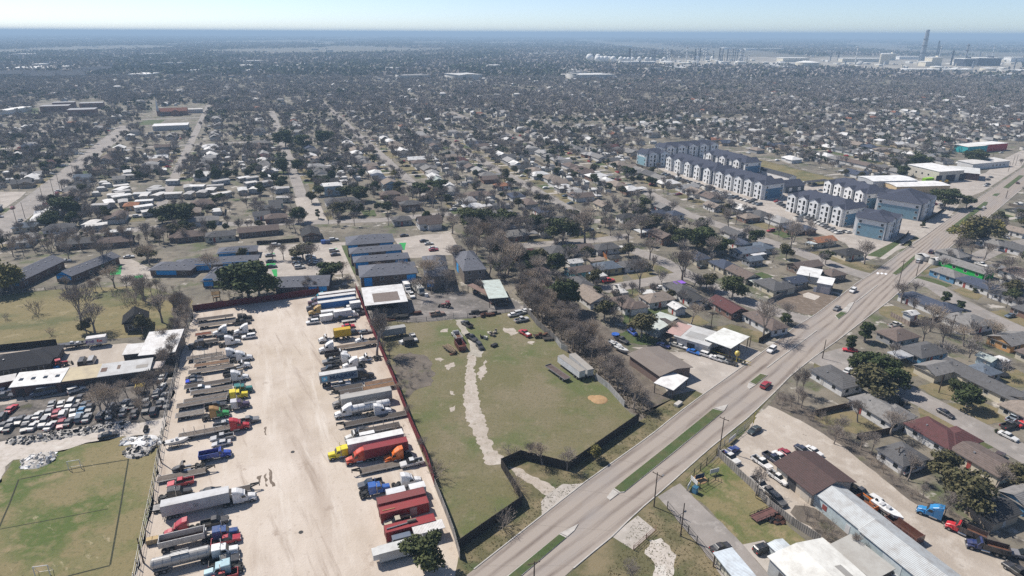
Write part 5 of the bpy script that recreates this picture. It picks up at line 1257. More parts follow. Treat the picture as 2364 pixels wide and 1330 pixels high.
p,L,a=long_at(c8,(1040,1262),(865,1140));flatbed(p+V*.6,a,L,(.16,.12,.11),'rusty plank flatbed beside the white box trailers on the grass',0,'trailers on the grass field')
b=MB();b.sphere((0,0,0),2.4,14,6,.13);b.sphere((-1.6,.8,0),1.5,12,6,.12);tag(place('sand_heap',b.mesh('sand_heap','sandy'),None,G(*d2(1000,70))),'low orange sand heap beside the white sheet fence','sand heap')
def goal(fn,a,b_,H,label):
 A0,B0=G(*fn(*a)),G(*fn(*b_));c=(A0+B0)/2;d=B0-A0
 t=thing('goal',label,'football goal',c,math.atan2(d.y,d.x),'goals on the grass pitch');L=d.length/2
 place('goal_frame',MB().cyl((-L,0,0),(-L,0,H),.07,n=6).cyl((L,0,0),(L,0,H),.07,n=6).cyl((-L,0,H),(L,0,H),.07,n=6).cyl((-L,1.2,0),(-L,0,H),.04,n=4).cyl((L,1.2,0),(L,0,H),.04,n=4).cyl((-L,1.2,0),(L,1.2,0),.04,n=4).mesh('goal_frame','white_trim'),t)
goal(c6,(441,652),(519,640),2.3,'white football goal at the far end of the grass pitch')
goal(c6,(228,1335),(322,1322),2.3,'white football goal cut by the bottom edge of the picture')
def heap(fn,x,y,r,h,label,mats=('concrete','black_steel'),n=60,seed=1,group=None,cat='rubble heap',rocks=(.3,1.1)):
 g=random.Random(seed);b=MB()
 b.sphere((0,0,-.1),r*.9,12,6,h/r*.8,0)
 for i in range(n):
  q=r*math.sqrt(g.random());t_=g.uniform(0,6.28);z=max(0,h*(1-q/r))*g.uniform(.6,1);s=g.uniform(*rocks)/2
  o=len(b.v);b.box(-s,s,-s*g.uniform(.5,1),s*g.uniform(.5,1),-s*.4,s*.4,g.randrange(2))
  m=Matrix.Rotation(g.uniform(0,3),3,Vector((g.uniform(-1,1),g.uniform(-1,1),1)).normalized());tr=Vector((q*math.cos(t_),q*math.sin(t_)*.8,z))
  b.v[o:]=[tuple(m@Vector(v)+tr)for v in b.v[o:]]
 return tag(place('rubble_heap',b.mesh('rubble_heap',list(mats)),None,G(*fn(x,y))),label,cat,group)
heap(c6,935,480,3.4,2.0,'white topped rubble heap at the corner of the grass pitch',('white_trim','concrete'),70,1)
heap(c6,890,530,3.6,1.2,'dark broken concrete heap in front of the white topped heap',('concrete','black_steel'),90,2)
heap(c6,825,468,2.2,.8,'small white rubble heap left of the white topped heap',('white_trim','concrete'),40,3)
heap(c6,250,590,4.0,.8,'spread of pale broken concrete at the far left pitch corner',('concrete','white_trim'),90,4)
for i,(x,y)in enumerate(((430,420),(380,430),(320,440),(260,445),(180,460),(110,460),(560,400),(500,405),(700,370),(640,385),(780,365))):
 heap(c6,x,y,2.4,.7,'low heap of broken slabs along the edge of the scrap car rows',('concrete','black_steel'),28,20+i,'slab heaps along the scrap rows')
t=thing('tyre_pile','upright worn tyres stacked by the yard fence near the rubble','tyre pile',G(*c6(935,400)),AU)
for i in range(5):place('tyre',wheel_me(.55,.35),t,(i*.42-.8,0,.5)).rotation_euler=(0,0,R(90))
car('sedan',G(*c6(695,440)),AV+.12,(.02,.022,.03),'black car on the chalky ground by the grass pitch')
JK=[(513,205,2),(335,240,1),(393,242,0),(453,240,0),(495,260,2),(547,243,3),(575,265,2),(362,300,4),(408,305,0),(470,298,0),(530,280,5),(248,312,0),(315,298,1),(510,328,3),(560,328,1),(395,367,4),(443,355,2),(325,380,0),(285,360,1),(220,380,0),(75,355,1),(130,345,2),(185,340,1),(20,320,2),(20,385,2),(60,390,2),(75,272,6),(160,390,2),(710,262,2),(760,255,2),(800,240,1),(860,300,2),(930,230,1),(940,270,2),(1035,130,0),(1045,65,0),(1050,195,1),(1020,240,2),(655,312,2),(700,308,1),(790,290,1),(850,250,2),(1070,240,2),(985,285,2),(1000,175,1)]
JC=[((.62,.61,.58),'white'),((.3,.3,.3),'grey'),((.05,.05,.055),'black'),((.1,.14,.18),'slate blue'),((.35,.035,.05),'dull red'),((.03,.2,.4),'bright blue'),((.5,.03,.05),'bright red')]
for i,(x,y,c)in enumerate(JK):
 car('suv' if i%5==3 else 'sedan',G(*c6(x,y)),AU+rnd.uniform(-.25,.15)+(math.pi if i%3==0 else 0),JC[c][0],'scrap %s %s in the crowded rows above the grass pitch'%(JC[c][1],'suv' if i%5==3 else 'car'),group='scrap cars in rows')
shed(G(*c6(905,150)),AV,2.6,2.4,1.9,'small yellow awning among bare trees of the scrap rows',(.75,.55,.05),slope=.05,back=False,cat='awning',name='awning')
car('van',G(*c6(285,170)),AV+.1+math.pi,(.05,.085,.14),'long blue van parked before the white roofed workshop',scale=1.25)
car('suv',G(*c6(492,148)),AV+.5,(.68,.66,.62),'white suv parked near the corner of the workshop shed')
car('sedan',G(*c6(30,155)),AV,WHITE,'white car at the left edge before the workshop')
pickup(G(*c6(28,195)),AV,(.03,.04,.06),'dark blue pickup at the left edge before the workshop')
def person(p,ang,label,shirt,trousers):
 me=bpy.data.meshes.new('person')
 J=[(0,0,.95,.15),(0,0,1.2,.16),(0,0,1.42,.17),(0,0,1.52,.06),(0,.0,1.62,.1),(0,.02,1.72,.09),(-.1,0,.9,.1),(-.12,.05,.5,.075),(-.12,-.05,.08,.05),(-.12,.1,.04,.04),(.1,0,.9,.1),(.13,.12,.5,.075),(.14,.2,.08,.05),(.14,.34,.04,.04),(-.2,0,1.4,.06),(-.26,-.05,1.12,.045),(-.25,.08,.86,.04),(.2,0,1.4,.06),(.26,.02,1.12,.045),(.24,.16,.9,.04)]
 E=[(0,1),(1,2),(2,3),(3,4),(4,5),(0,6),(6,7),(7,8),(8,9),(0,10),(10,11),(11,12),(12,13),(2,14),(14,15),(15,16),(2,17),(17,18),(18,19)]
 me.from_pydata([j[:3]for j in J],E,[])
 o=bpy.data.objects.new('person',me);COL.objects.link(o)
 o.modifiers.new('skin','SKIN');s=o.modifiers.new('sub','SUBSURF');s.levels=1;s.render_levels=1
 for i,j in enumerate(J):me.skin_vertices[0].data[i].radius=(j[3],j[3])
 me.skin_vertices[0].data[0].use_root=True
 dg=bpy.context.evaluated_depsgraph_get();m2=bpy.data.meshes.new_from_object(o.evaluated_get(dg));bpy.data.objects.remove(o)
 for n in('person_skin','person_shirt','person_trousers'):m2.materials.append(MATS[n])
 mi=[]
 for f in m2.polygons:
  z=f.center.z;x=abs(f.center.x)
  mi.append(0 if z>1.5 or(x>.21 and z<1.15)else(1 if z>.93 else 2))
 m2.polygons.foreach_set('material_index',mi)
 m2.name='person';o=place('person',m2,None,p,ang);tag(o,label,'person')
 h=MB();h.sphere((0,-.015,1.71),.115,10,6,.9);place('hair',h.mesh('hair','interior'),o)
plain('person_skin',(.35,.2,.13),.7);plain('person_shirt',shirt_:=(.03,.03,.035),.9);plain('person_trousers',(.03,.035,.06),.9)
person(G(*c6(160,205)),AV,'person in dark clothes walking across the dirt lane by the workshop',None,None)
# larger buildings
def slab_building(p,ang,L,W,H,label,rc,wc,slope=.25,gable=False,ov=.3,roofm='metal_roof',wallm='corrugated',cat='building',name='metal_building',doors=(),windows=(),patches=(),skylights=0,shed_dir=0):
 """doors/windows: (side, along, width, height, sill) with side 's' near long, 'n' far long, 'w' and 'e' ends"""
 t=thing(name,label,cat,p,ang)
 a,c=L/2,W/2;w=MB();r=MB()
 if gable:
  zt=H+c*slope
  w.add([(-a,-c,0),(a,-c,0),(a,c,0),(-a,c,0),(-a,-c,H),(a,-c,H),(a,c,H),(-a,c,H),(-a,0,zt),(a,0,zt)],[(0,1,5,4),(2,3,7,6),(1,2,6,9,5),(3,0,4,8,7)])
  A_,C_=a+ov,c+ov;z0=H-ov*slope
  for s in(-1,1):
   r.loft([(-A_,s*C_,z0+.03),(-A_,s*C_,z0+.15),(-A_,0,zt+.15),(-A_,0,zt+.03)],[(A_,s*C_,z0+.03),(A_,s*C_,z0+.15),(A_,0,zt+.15),(A_,0,zt+.03)])
  zf=lambda y:zt+.16-abs(y)*slope
 else:
  rise=W*slope
  w.add([(-a,-c,0),(a,-c,0),(a,c,0),(-a,c,0),(-a,-c,H),(a,-c,H),(a,c,H+rise),(-a,c,H+rise)],[(0,1,5,4),(1,2,6,5),(2,3,7,6),(3,0,4,7)])
  A_,C_=a+ov,c+ov;k=slope
  r.loft([(-A_,-C_,H+.03-ov*k),(A_,-C_,H+.03-ov*k),(A_,-C_,H+.18-ov*k),(-A_,-C_,H+.18-ov*k)],[(-A_,C_,H+rise+.03+ov*k),(A_,C_,H+rise+.03+ov*k),(A_,C_,H+rise+.18+ov*k),(-A_,C_,H+rise+.18+ov*k)])
  zf=lambda y:H+.19+(y+c)*k
 place('walls',w.mesh('walls',wallm),t,col=wc)
 place('roof',r.mesh('roof',roofm),t,col=rc)
 for lst,nm,mt in((doors,'door','wall'),(windows,'window','glass')):
  for q in lst:
   sd,al,wd,ht,sill=q[:5]
   b=MB();b.box(-wd/2,wd/2,-.05,.05,0,ht)
   o=place(nm,b.mesh(nm,q[6]if len(q)>6 else mt),t,{'s':(al,-c,sill),'n':(al,c,sill),'w':(-a,al,sill),'e':(a,al,sill)}[sd],0 if sd in 'sn' else R(90),col=q[5]if len(q)>5 else(.5,.5,.5))
 for x0,x1,y0,y1,col in patches:
  b=MB();b.loft([(x0,y0,zf(y0)),(x1,y0,zf(y0)),(x1,y0,zf(y0)+.03),(x0,y0,zf(y0)+.03)],[(x0,y1,zf(y1)),(x1,y1,zf(y1)),(x1,y1,zf(y1)+.03),(x0,y1,zf(y1)+.03)])
  place('roof_sheet',b.mesh('roof_sheet',roofm),t,col=col)
 for i in range(skylights):
  x=-a+(i+.5)*L/skylights
  place('skylight',cached('skl',lambda:MB().box(-.5,.5,-.7,.7,0,.08).mesh('skylight','glass')),t,(x,-c*.35 if gable else 0,zf(-c*.35 if gable else 0)-.03))
 return t
DOORD=(.04,.04,.045)
p,L,w,a=quad_at(c5,[(112,1300),(520,1250),(570,1165),(150,1200)],3.6)
slab_building(p,a,L,w,3.2,'low workshop with white ribbed roof and four small skylights',(.72,.72,.7),(.14,.08,.07),.12,skylights=4,doors=[('s',-4,2.2,2.4,0,DOORD),('s',3,2.2,2.4,0,DOORD)])
p,L,w,a=quad_at(c5,[(522,1250),(840,1210),(840,1130),(560,1165)],3.5)
slab_building(p,a,L,w,3.1,'low workshop with yellowed patchy sheet roof right of four skylights',(.55,.47,.32),(.1,.07,.06),.12,doors=[('s',-3,3,2.4,0,DOORD),('s',3,3,2.4,0,DOORD)],roofm='flat_roof')
p,L,w,a=quad_at(c5,[(842,1210),(1285,1150),(1285,1075),(842,1130)],3.5)
slab_building(p,a,L,w,3.1,'low workshop with pale grey torn roof at right end of the row',(.55,.55,.54),(.1,.09,.085),.12,doors=[('s',0,3,2.4,0,DOORD)],patches=[(-6,-4.5,-1,1,(.15,.09,.07)),(-2,-1.2,-.5,1.5,(.2,.15,.12)),(3,6,-1.5,.2,(.35,.33,.3))],roofm='flat_roof')
p,L,w,a=quad_at(c5,[(480,1280),(720,1245),(715,1220),(480,1255)],2.8)
shed(p,a,L,w,2.5,'rust red sheet awning along the front of the yellowed workshop',(.22,.09,.07),slope=.2,back=False,cat='awning',name='awning')
p,L,w,a=quad_at(c5,[(-130,1290),(105,1240),(140,1200),(-60,1230)],3.0)
slab_building(p,a,L,w,2.7,'brick red low building with white flat roof at the left edge',(.62,.6,.58),(.17,.07,.06),.08,roofm='flat_roof',windows=[('s',3,1.2,1,1)])
p,L,w,a=quad_at(c5,[(1225,1005),(1515,975),(1530,825),(1240,850)],5.0)
slab_building(p,a,L,w,3.8,'dark barn with a big white roof seen through bare trees',(.72,.71,.69),(.11,.1,.1),.1,doors=[('s',0,5,3,0,DOORD)])
p,L,w,a=quad_at(c5,[(1060,1015),(1222,1000),(1225,935),(1080,950)],3.6)
slab_building(p,a,L,w,3.0,'small dark barn with white roof left of the big white roofed barn',(.66,.65,.63),(.1,.09,.09),.1)
p,L,w,a=quad_at(c5,[(1205,1150),(1385,1135),(1405,1080),(1220,1095)],3.0)
shed(p,a,L,w,2.6,'rust stained white sheet carport at the end of the workshop row',(.5,.44,.41),slope=.2,back=False)
house(G(*c5(190,1140)),AV,17,11,'dark hipped house at the left edge beside the dirt court',True,(.05,.05,.055),(.1,.09,.085),wing=(5.5,2.5,8,8,True))
house(G(*c5(1175,790)),AU+.1,7,7,'small black gabled barn in the bare trees',False,(.025,.025,.027),(.13,.12,.11),h=3.2,pitch=.7,door=False)
house(G(*c5(1520,600)),AU,3.5,3,'tiny black roofed shed by the brush strip',False,(.03,.03,.03),(.25,.24,.22),h=2.2,windows=False)
p,L=span(c5,748,915,968);t=box_trailer(p+U*1.2,AV,L,(.66,.65,.64),'white box trailer lettered in purple and red by the meadow fence',H=2.5)
lettering(t,text_me('Fed',1.35,'ink_purple',.05),-1.7,-1.31,2.45,1.1);lettering(t,text_me('Ex',1.35,'ink_red',.05),.95,-1.31,2.45,1.1)
p,L=span(c5,490,745,985);boat_trailer(p+U*1,A('L'),L*.8,'boat trailer under the long black boat by the meadow fence');boat(p+U*1,A('L'),L*.95,'long black boat on a trailer left of the lettered white trailer',(.03,.03,.032),(.05,.05,.05),.7)
farm_tractor(G(*c5(520,1130)),AV+.3,(.45,.02,.03),'red tractor with blue implement on the dirt court')
obj_box('blue_implement',c5,487,1150,(1.4,1.0,.9),0,'bright blue implement beside the red tractor on the dirt court','implement','canvas',(.01,.2,.55),AV)
car('van',G(*c5(710,1110)),AU,(.04,.04,.045),'black van parked behind the yellowed workshop roof')
car('van',G(*c5(790,1100)),AU,(.4,.4,.4),'grey van parked behind the workshop, right of the black van')
DG,BLUE=(.17,.175,.2),(.02,.36,.82)
def apt(p,ang,L,W,label,floors=2,panels=(),hip=True,wc=(.15,.11,.09),name='apartment_building'):
 H=2.8*floors
 t=house(p,ang,L,W,label,hip,DG,wc,h=H,pitch=.36,ov=.6,windows=False,door=False,cat='apartment building',name=name)
 for sd,al,wd,z0,z1 in panels:
  m_=(L if sd in 'sn' else W)/2;wd=min(wd,m_);al=max(-m_+wd/2+.4,min(m_-wd/2-.4,al))
  b=MB();b.box(-wd/2,wd/2,-.04,.04,z0,z1)
  place('blue_panel',b.mesh('blue_panel','wall'),t,{'s':(al,-W/2-.02,0),'w':(-L/2-.02,al,0),'e':(L/2+.02,al,0),'n':(al,W/2+.02,0)}[sd],0 if sd in 'sn' else R(90),col=BLUE)
 for fl in range(floors):
  for i in range(max(2,int(L/4.5))):
   x=-L/2+(i+.5)*L/max(2,int(L/4.5))
   place('window',cached('win',None),t,(x,-W/2+.01,1.5+fl*2.8))
 for i in range(4):place('roof_vent',cached('rvent',None),t,(-L*.3+i*L*.2,-W*.22,H+W*.28*.36))
 return t
def apt_at(fn,pts,H,*a,**k):
 """pts: near left, near right, far right, far left corners of the eaves"""
 p,L,w,an=quad_at(fn,pts,H);return p,L,w,an
for pts,lab,pan in(([(145,472),(735,432),(655,335),(85,378)],'blue panelled apartment house, farthest of four in step',[('s',-9,4,2.9,5.3),('s',9,4,2.9,5.3),('s',5,2,2.9,5.3)]),([(175,585),(820,530),(790,470),(140,520)],'blue panelled apartment house, second of four in step',[('s',-10,7,2.9,5.3),('s',9,6.5,2.9,5.3)]),([(225,695),(900,640),(880,575),(195,630)],'blue panelled apartment house, third of four in step',[('s',-11,5,2.9,5.4),('s',11,5,2.9,5.4)]),([(320,880),(1010,830),(960,690),(250,750)],'blue panelled apartment house behind the white roofed shed',[('s',-8,3,1.6,5.0),('s',9,3.5,1.6,5.0),('w',0,3,.3,3)])):
 p,L,w,a=quad_at(e4,pts,5.6);apt(p,a,L,max(5.5,w),lab,2,pan)
for fn,pts,lab,pan in((e4,[(1215,880),(1430,850),(1340,620),(1010,620)],'grey roofed apartment house behind bare branches beside four in step',[('s',-3,2.5,1.2,4),('w',2,3,.5,4)]),(e4,[(1640,800),(1890,780),(1720,555),(1450,580)],'grey roofed apartment house at the right end by the thicket',[('w',2,4,.5,4)])):
 p,L,w,a=quad_at(fn,pts,5.6);apt(p,a,L,max(5.5,w),lab,2,pan,True,(.2,.17,.15))
for pts,lab,pan,hip in(([(410,570),(900,530),(890,470),(420,500)],'long blue walled apartment row, farther of two behind budding tree',[('s',-6,7,.4,3.2),('s',3,4,.4,3.2)],True),([(-180,750),(905,655),(905,600),(-100,640)],'long blue walled apartment row, nearer of two behind budding tree',[('s',-16,14,.4,3.2),('s',8,10,.4,3.2)],True),([(205,915),(700,900),(640,735),(360,745)],'blue panelled apartment house left of the big dark oak',[('s',-7,3.5,.5,3.6)],True),([(1115,1005),(1845,965),(1820,850),(1240,860)],'long low grey roofed apartment house behind the maroon fence',[('s',4,3,.6,2.6),('s',11,3,.6,2.6)],False)):
 p,L,w,a=quad_at(e3,pts,3.4);apt(p,a,L,max(5.5,w),lab,1,pan,hip)
for pts,lab,pan in(([(590,360),(750,350),(875,185),(770,155)],'grey gabled apartment house with bright blue end wall by the meadow',[('s',0,8,.8,3.0)]),([(80,405),(290,390),(420,225),(240,205)],'grey gabled apartment house with faded blue patterned end wall',[('s',0,8,.3,3.0)])):
 p,L,w,a=quad_at(c5,pts,3.6)
 t=house(p,a+R(90),w,L,lab,False,DG,(.15,.1,.085),h=3.2,pitch=.4,ov=.7,windows=False,door=False,cat='apartment building',name='apartment_building')
 b=MB();zt=3.2+L/2*.4
 b.add([(-w/2-.06,L/2-.3,1.3),(-w/2-.06,-L/2+.3,1.3),(-w/2-.06,-L/2+.3,3.1),(-w/2-.06,0,zt-.1),(-w/2-.06,L/2-.3,3.1)],[(0,1,2,3,4)])
 place('gable_panel',b.mesh('gable_panel','wall'),t,col=BLUE if 'bright' in lab else(.03,.16,.3))
 for i in range(4):place('window',cached('win',None),t,(-w/2+(i+.5)*w/4,-L/2-.02,1.5))
 for i in range(6):place('roof_vent',cached('rvent',None),t,(-w/2+(i+.5)*w/6,-L*.2,3.2+L*.3*.4))
p,L,w,a=quad_at(c5,[(1300,300),(1620,290),(1700,235),(1350,225)],3.4)
apt(p,a,L,max(5.5,w),'grey roofed blue apartment row end beside the pale green budding tree',1,[('s',-L*.1,L*.6,.6,2.6)])
# the three storey blue complex
NAVY=(.07,.078,.11)
def blue_block(p,ang,L,W,label,H=9.2,end=(.07,.18,.3),bays=4,bayside=1,light=(.18,.3,.38)):  # end colour has the light painted in: dark for shaded ends, paler for sunlit
 """long side with white bays on -y; blue ends"""
 t=thing('apartment_block',label,'apartment block',p,ang,'blocks of the blue apartment complex')
 a,c=L/2,W/2
 place('walls',MB().box(-a,a,-c,c,0,H-.145).mesh('walls','wall'),t,col=(.75,.75,.74))
 b=MB();roof_geo(b,L,W,H,.42,.7,True,lambda v:v);place('roof',b.mesh('roof','shingle'),t,col=NAVY)
 for s in(-1,1):
  place('end_cladding',cached(('endc',round(W,1),H),lambda:MB().box(-.05,.05,-c+.6,c-.6,.3,H*.7).mesh('end_cladding','wall')),t,(s*(a+.03),0,0),col=end)
  for y in(-c+1.6,c-1.6):
   for f in range(3):place('window',cached('win',None),t,(s*(a+.1),y,1.6+f*2.9),R(90))
  for i in range(max(4,int(L/5))):
   place('side_cladding',cached(('sidec',H),lambda:MB().box(-1.3,1.3,-.04,.04,.3,H-.5).mesh('side_cladding','wall')),t,(-a+(i+.5)*L/max(4,int(L/5)),s*(c+.03),0),col=(.09,.11,.14))
  for i in range(bays):
   x=-a+(i+.5)*L/bays;y=s*c
   q=MB();z=H+.3
   w2=min(3.0,L/bays*.36)
   q.box(x-w2,x+w2,min(y,y+s*1.6),max(y,y+s*1.6),0,z)
   q.add([(x-w2,y+s*1.6,z),(x+w2,y+s*1.6,z),(x,y+s*1.6,z+w2*.5)],[(0,1,2)])
   bay=place('bay',q.mesh('bay','wall'),t,col=(.82,.82,.81))
   rb=MB();e=w2+.35
   for k in(-1,1):rb.add([(x+k*e,y+s*1.95,z-.17),(x,y+s*1.95,z+w2*.5+.06),(x,y-s*3.2,z+w2*.5+.06),(x+k*e,y-s*3.2,z-.17)],[(0,1,2,3)])
   place('bay_roof',rb.mesh('bay_roof','shingle'),bay,col=NAVY)
   for f in range(3):
    for dx in(-w2*.55,w2*.5):
     place('balcony' if dx>0 else 'window',cached('balc',lambda:MB().box(-.6,.6,-.05,.05,-.3,2.0).mesh('balcony','interior'))if dx>0 else cached('win',None),bay,(x+dx,y+s*1.63,.45+f*2.95 if dx>0 else 1.6+f*2.95))
 return t
def bb(fn,p0,p1,W,label,**k):
 """p0-p1: foot line of the left long side, far to near"""
 g0,g1=G(*fn(*p0)),G(*fn(*p1));d=(g1-g0);L=d.length;d=d/L;n=Vector((-d.y,d.x,0))
 if n.x<0:n=-n
 c=(g0+g1)/2+n*(W/2);ang=math.atan2(d.y,d.x)
 return blue_block(c,ang,L,W,label,**k)
bb(e1,(190,270),(560,395),15,'long blue apartment block in the far left of the front row',bays=5)
bb(e1,(575,402),(955,512),15,'long blue apartment block with a big blue end, middle of front row',bays=5)
bb(e1,(1130,592),(1572,722),15,'white bayed apartment block right of the gap in the front row',bays=5)
bb(e1,(480,235),(800,325),14,'blue apartment block behind the long front row',bays=3)
bb(e1,(1415,480),(1740,588),15,'blue apartment block in the second row behind parked cars',bays=4,end=(.06,.15,.24))
g0,g1,g2=G(*e1(1655,795)),G(*e1(1890,830)),G(*e1(1990,770))
def corner_block(q,label):
 a,b,c=[G(*e1(*x))for x in q];W=(b-a).length;L=min(26,(c-b).length*1.05);d=(c-b).normalized()
 ctr=(a+b)/2+d*L/2
 return blue_block(ctr,math.atan2(d.y,d.x),L,W,label,bays=2,end=(.2,.34,.42))  # sunlit tone of the blue cladding put into the end colour
corner_block([(1655,790),(1890,825),(1990,770)],'sunlit pale blue apartment block nearest the camera at the road corner')
corner_block([(1885,610),(2090,690),(2235,600)],'sunlit pale blue apartment block second along the main road')
a,b_=G(*e1(62,240)),G(*e1(165,262));d=Vector((V.x,V.y,0))
t=blue_block(G(*e1(115,250))+U*8+V*2,AV,20,13,'pale blue apartment block at the far left corner of the complex',bays=2,end=(.25,.42,.48))
t=blue_block(G(*e1(420,190))+U*12,AV,52,13,'longest apartment block at the far back of the blue complex',bays=5)
slab_building(G(*e1(1190,452))+U*5,AV,15,11,4.2,'dark clubhouse with white framed windows between the apartment rows',NAVY,(.08,.1,.13),.5,True,.5,'shingle','wall',windows=[('s',-3.5,2.4,2.2,1,(1,1,1),'white_trim'),('s',3.5,2.4,2.2,1,(1,1,1),'white_trim')])
slab_building(G(*e1(1015,325))+U*3,AU,46,6.5,3.0,'long white garage row beside the grass basin',(.07,.075,.09),(.72,.71,.69),.45,True,.3,'shingle','wall',doors=[('s',-20+i*5,3,2.2,0,(.3,.3,.3))for i in range(9)])
slab_building(G(*e1(1930,485))+U*3,AU,16,6,3.0,'short white garage behind the second row block',(.07,.075,.09),(.72,.71,.69),.45,True,.3,'shingle','wall')
for i in range(26):
 x=195+i*29 if i<14 else 600+(i-14)*31;y=292+i*8.8 if i<14 else 425+(i-14)*9.4
 car(rnd.choice(['sedan','suv']),G(*e1(x+10,y+22))+V*-3,AV+math.pi,*(lambda c:(c[0],'parked %s car in the line below the white bays of the front row'%c[1]))(rnd.choice(JC[:4])),group='cars parked along the blue apartments',parts=False)
for i in range(18):
 car(rnd.choice(['sedan','suv']),G(*e1(1075+i*27,545+i*13.5))+V*0,AV+math.pi,*(lambda c:(c[0],'parked %s car below the white bayed block by the road'%c[1]))(rnd.choice(JC[:4])),group='cars parked along the blue apartments',parts=False)
for x,y,c in((1270,385,0),(1310,390,1),(1350,392,2),(1395,440,0),(2290,550,6),(2340,555,1),(1590,765,2),(1620,770,0),(1060,530,4),(880,515,2)):
 car('sedan',G(*e1(x,y)),AV,JC[c][0],JC[c][1]+' car parked beside the blocks of the blue complex',group='cars parked along the blue apartments',parts=False)
t=thing('picnic_shelter','low dark roofed shelter on the grass basin behind the clubhouse','shelter',G(*e1(1365,395)),AV)
place('roof',MB().box(-9,9,-2.5,2.5,2.6,2.8).mesh('roof','metal_roof'),t,col=(.03,.03,.035));[place('post',cached('spost',None),t,(x,y,0),scale=(1,1,2.6))for x in(-8,0,8)for y in(-2,2)]
# shops along the road, lower right
p,L,w,a=quad_at(d4,[(755,672),(1070,605),(730,375),(455,445)],4.2)
a2,b2,c2_,e2_=[G(*d4(*q),3.6)for q in((745,672),(450,447),(625,362),(1070,605))]
d=(a2-b2);Lh=d.length;an=math.atan2(d.y,d.x);ctr=(a2+b2+c2_+e2_)/4;ctr.z=0;Wd=13.5
slab_building(uvp(86.3,104.6),AU+math.pi,10.4,10.8,3.4,'cream garage building with brown shingled gable roof on the car lot',(.105,.07,.065),(.56,.49,.4),.3,True,.7,'shingle','wall',doors=[('s',-.5,2.6,2.6,0,DOORD),('s',3.4,2.4,2.6,0,(.5,.45,.38))],windows=[('w',2,1.4,1,1.2)])
def ridge_bldg(fn,n0,n1,W,H,label,rc,wc,slope,**k):
 """foot line n0-n1 of the long near-left wall"""
 g0,g1=G(*fn(*n0)),G(*fn(*n1));d=g1-g0;L=d.length;d=d/L;n=Vector((-d.y,d.x,0))
 c=(g0+g1)/2+n*(W/2);return slab_building(c,math.atan2(d.y,d.x),L,W,H,label,rc,wc,slope,True,**k)
slab_building(uvp(75.1,103.3),AU+math.pi,12.2,7.0,3.2,'pale blue metal building with ribbed grey roof, nearer the garage',(.5,.52,.52),(.55,.64,.66),.36,True,roofm='metal_roof',doors=[('s',3,1,2.1,0,(.6,.6,.6)),('s',-3,1.2,1.2,1,(.25,.06,.05))],windows=[('s',7,1.2,1,1.2)])
slab_building(uvp(53.5,102.6),AU+math.pi,30.8,7.2,3.6,'longer pale blue metal building with ribbed grey roof at the bottom',(.48,.5,.5),(.52,.62,.65),.36,True,roofm='metal_roof',doors=[('s',-2,4.5,3,0,(.2,.24,.26)),('s',5,1,2.1,0,(.75,.75,.75)),('s',-8,4,3,0,(.6,.66,.68))],windows=[('s',8,1.3,1.1,1.3),('s',11,1.3,1.1,1.3)])
g0,g1,g2=G(*d4(380,1275)),G(*d4(740,1560)),G(*d4(850,1060))
d=(g1-g0);an=math.atan2(d.y,d.x);n=Vector((-math.sin(an),math.cos(an),0))
slab_building(uvp(56,83.7),AU+math.pi,26.5,12.4,4.0,'white panelled metal warehouse at the bottom edge with flat skylights',(.68,.67,.62),(.5,.51,.5),.14,True,.4,'flat_roof',doors=[('w',-4,1,2.2,0,(.1,.1,.1)),('s',-9,3.5,3,0,(.1,.1,.1)),('s',0,3.5,3,0,(.15,.15,.15))],patches=[(-7,-3,2.5,4.0,(.3,.29,.27)),(4,8,2.5,4.0,(.3,.29,.27)),(-7,-3,-5.5,-4.0,(.3,.29,.27))])
ob=G(*d4(455,1090));slab_building(uvp(71.8,83),AU+math.pi,3.4,3.2,2.0,'small rounded white shed at the corner of the white warehouse',(.65,.7,.72),(.6,.65,.66),.2,True)
p,L,w,a=quad_at(d4,[(70,1400),(310,1345),(100,1100),(-60,1150)],3.4)
A0,B0,C0=G(*d3(640,1160),3.4),G(*d3(770,1120),3.4),G(*d3(960,1345),3.4)
d=(C0-B0).normalized();wv=(B0-A0).length;cc_=(A0+B0)/2+d*11
shed(Vector((cc_.x,cc_.y,0)),math.atan2(d.y,d.x),22,wv,3.1,'open carport with pale blue metal roof along the private drive',(.62,.68,.72),slope=.15,back=False,cat='carport',name='carport')
fence([d3(640,1215),d3(700,1300),d3(760,1380)],2.2,(.6,.57,.47),'cream panel wall under the pale blue carport roof',cat='wall',name='carport_wall',posts=False)
pickup(G(*d4(335,455)),AU+math.pi+.12,WHITE,'white pickup on the car lot, farther of two','cars on the car lot')
pickup(G(*d4(465,575)),AU+math.pi+.12,WHITE,'white pickup beside the cream garage wall','cars on the car lot')
pickup(G(*d4(425,425)),AU+math.pi+.12,(.02,.03,.07),'navy pickup behind the farther white pickup','cars on the car lot')
car('sedan',G(*d4(480,405)),AU+math.pi+.1,WHITE,'white car between the navy pickup and a red car',group='cars on the car lot')
car('sedan',G(*d4(535,385)),AU+math.pi+.1,(.28,.02,.04),'dark red car near the brown roof corner',group='cars on the car lot')
car('sedan',G(*d4(660,352)),AU+math.pi+.15,(.03,.04,.07),'navy car behind the brown roof beside a white car',group='cars on the car lot')
car('sedan',G(*d4(745,362)),AU+math.pi+.15,WHITE,'white car at the gravel drive behind the brown roof',group='cars on the car lot')
car('sedan',G(*d4(275,195)),AV+math.pi+.3,(.03,.05,.055),'dark green car under the yellow feather flag',group='cars on the car lot')
car('sedan',G(*d4(100,355)),AR-.2,(.02,.05,.22),'blue car at the wire fence by the road',group='cars on the car lot')
pickup(G(*d4(85,415)),AU+math.pi+.15,(.68,.67,.64),'cream pickup along the grey board fence','cars on the car lot')
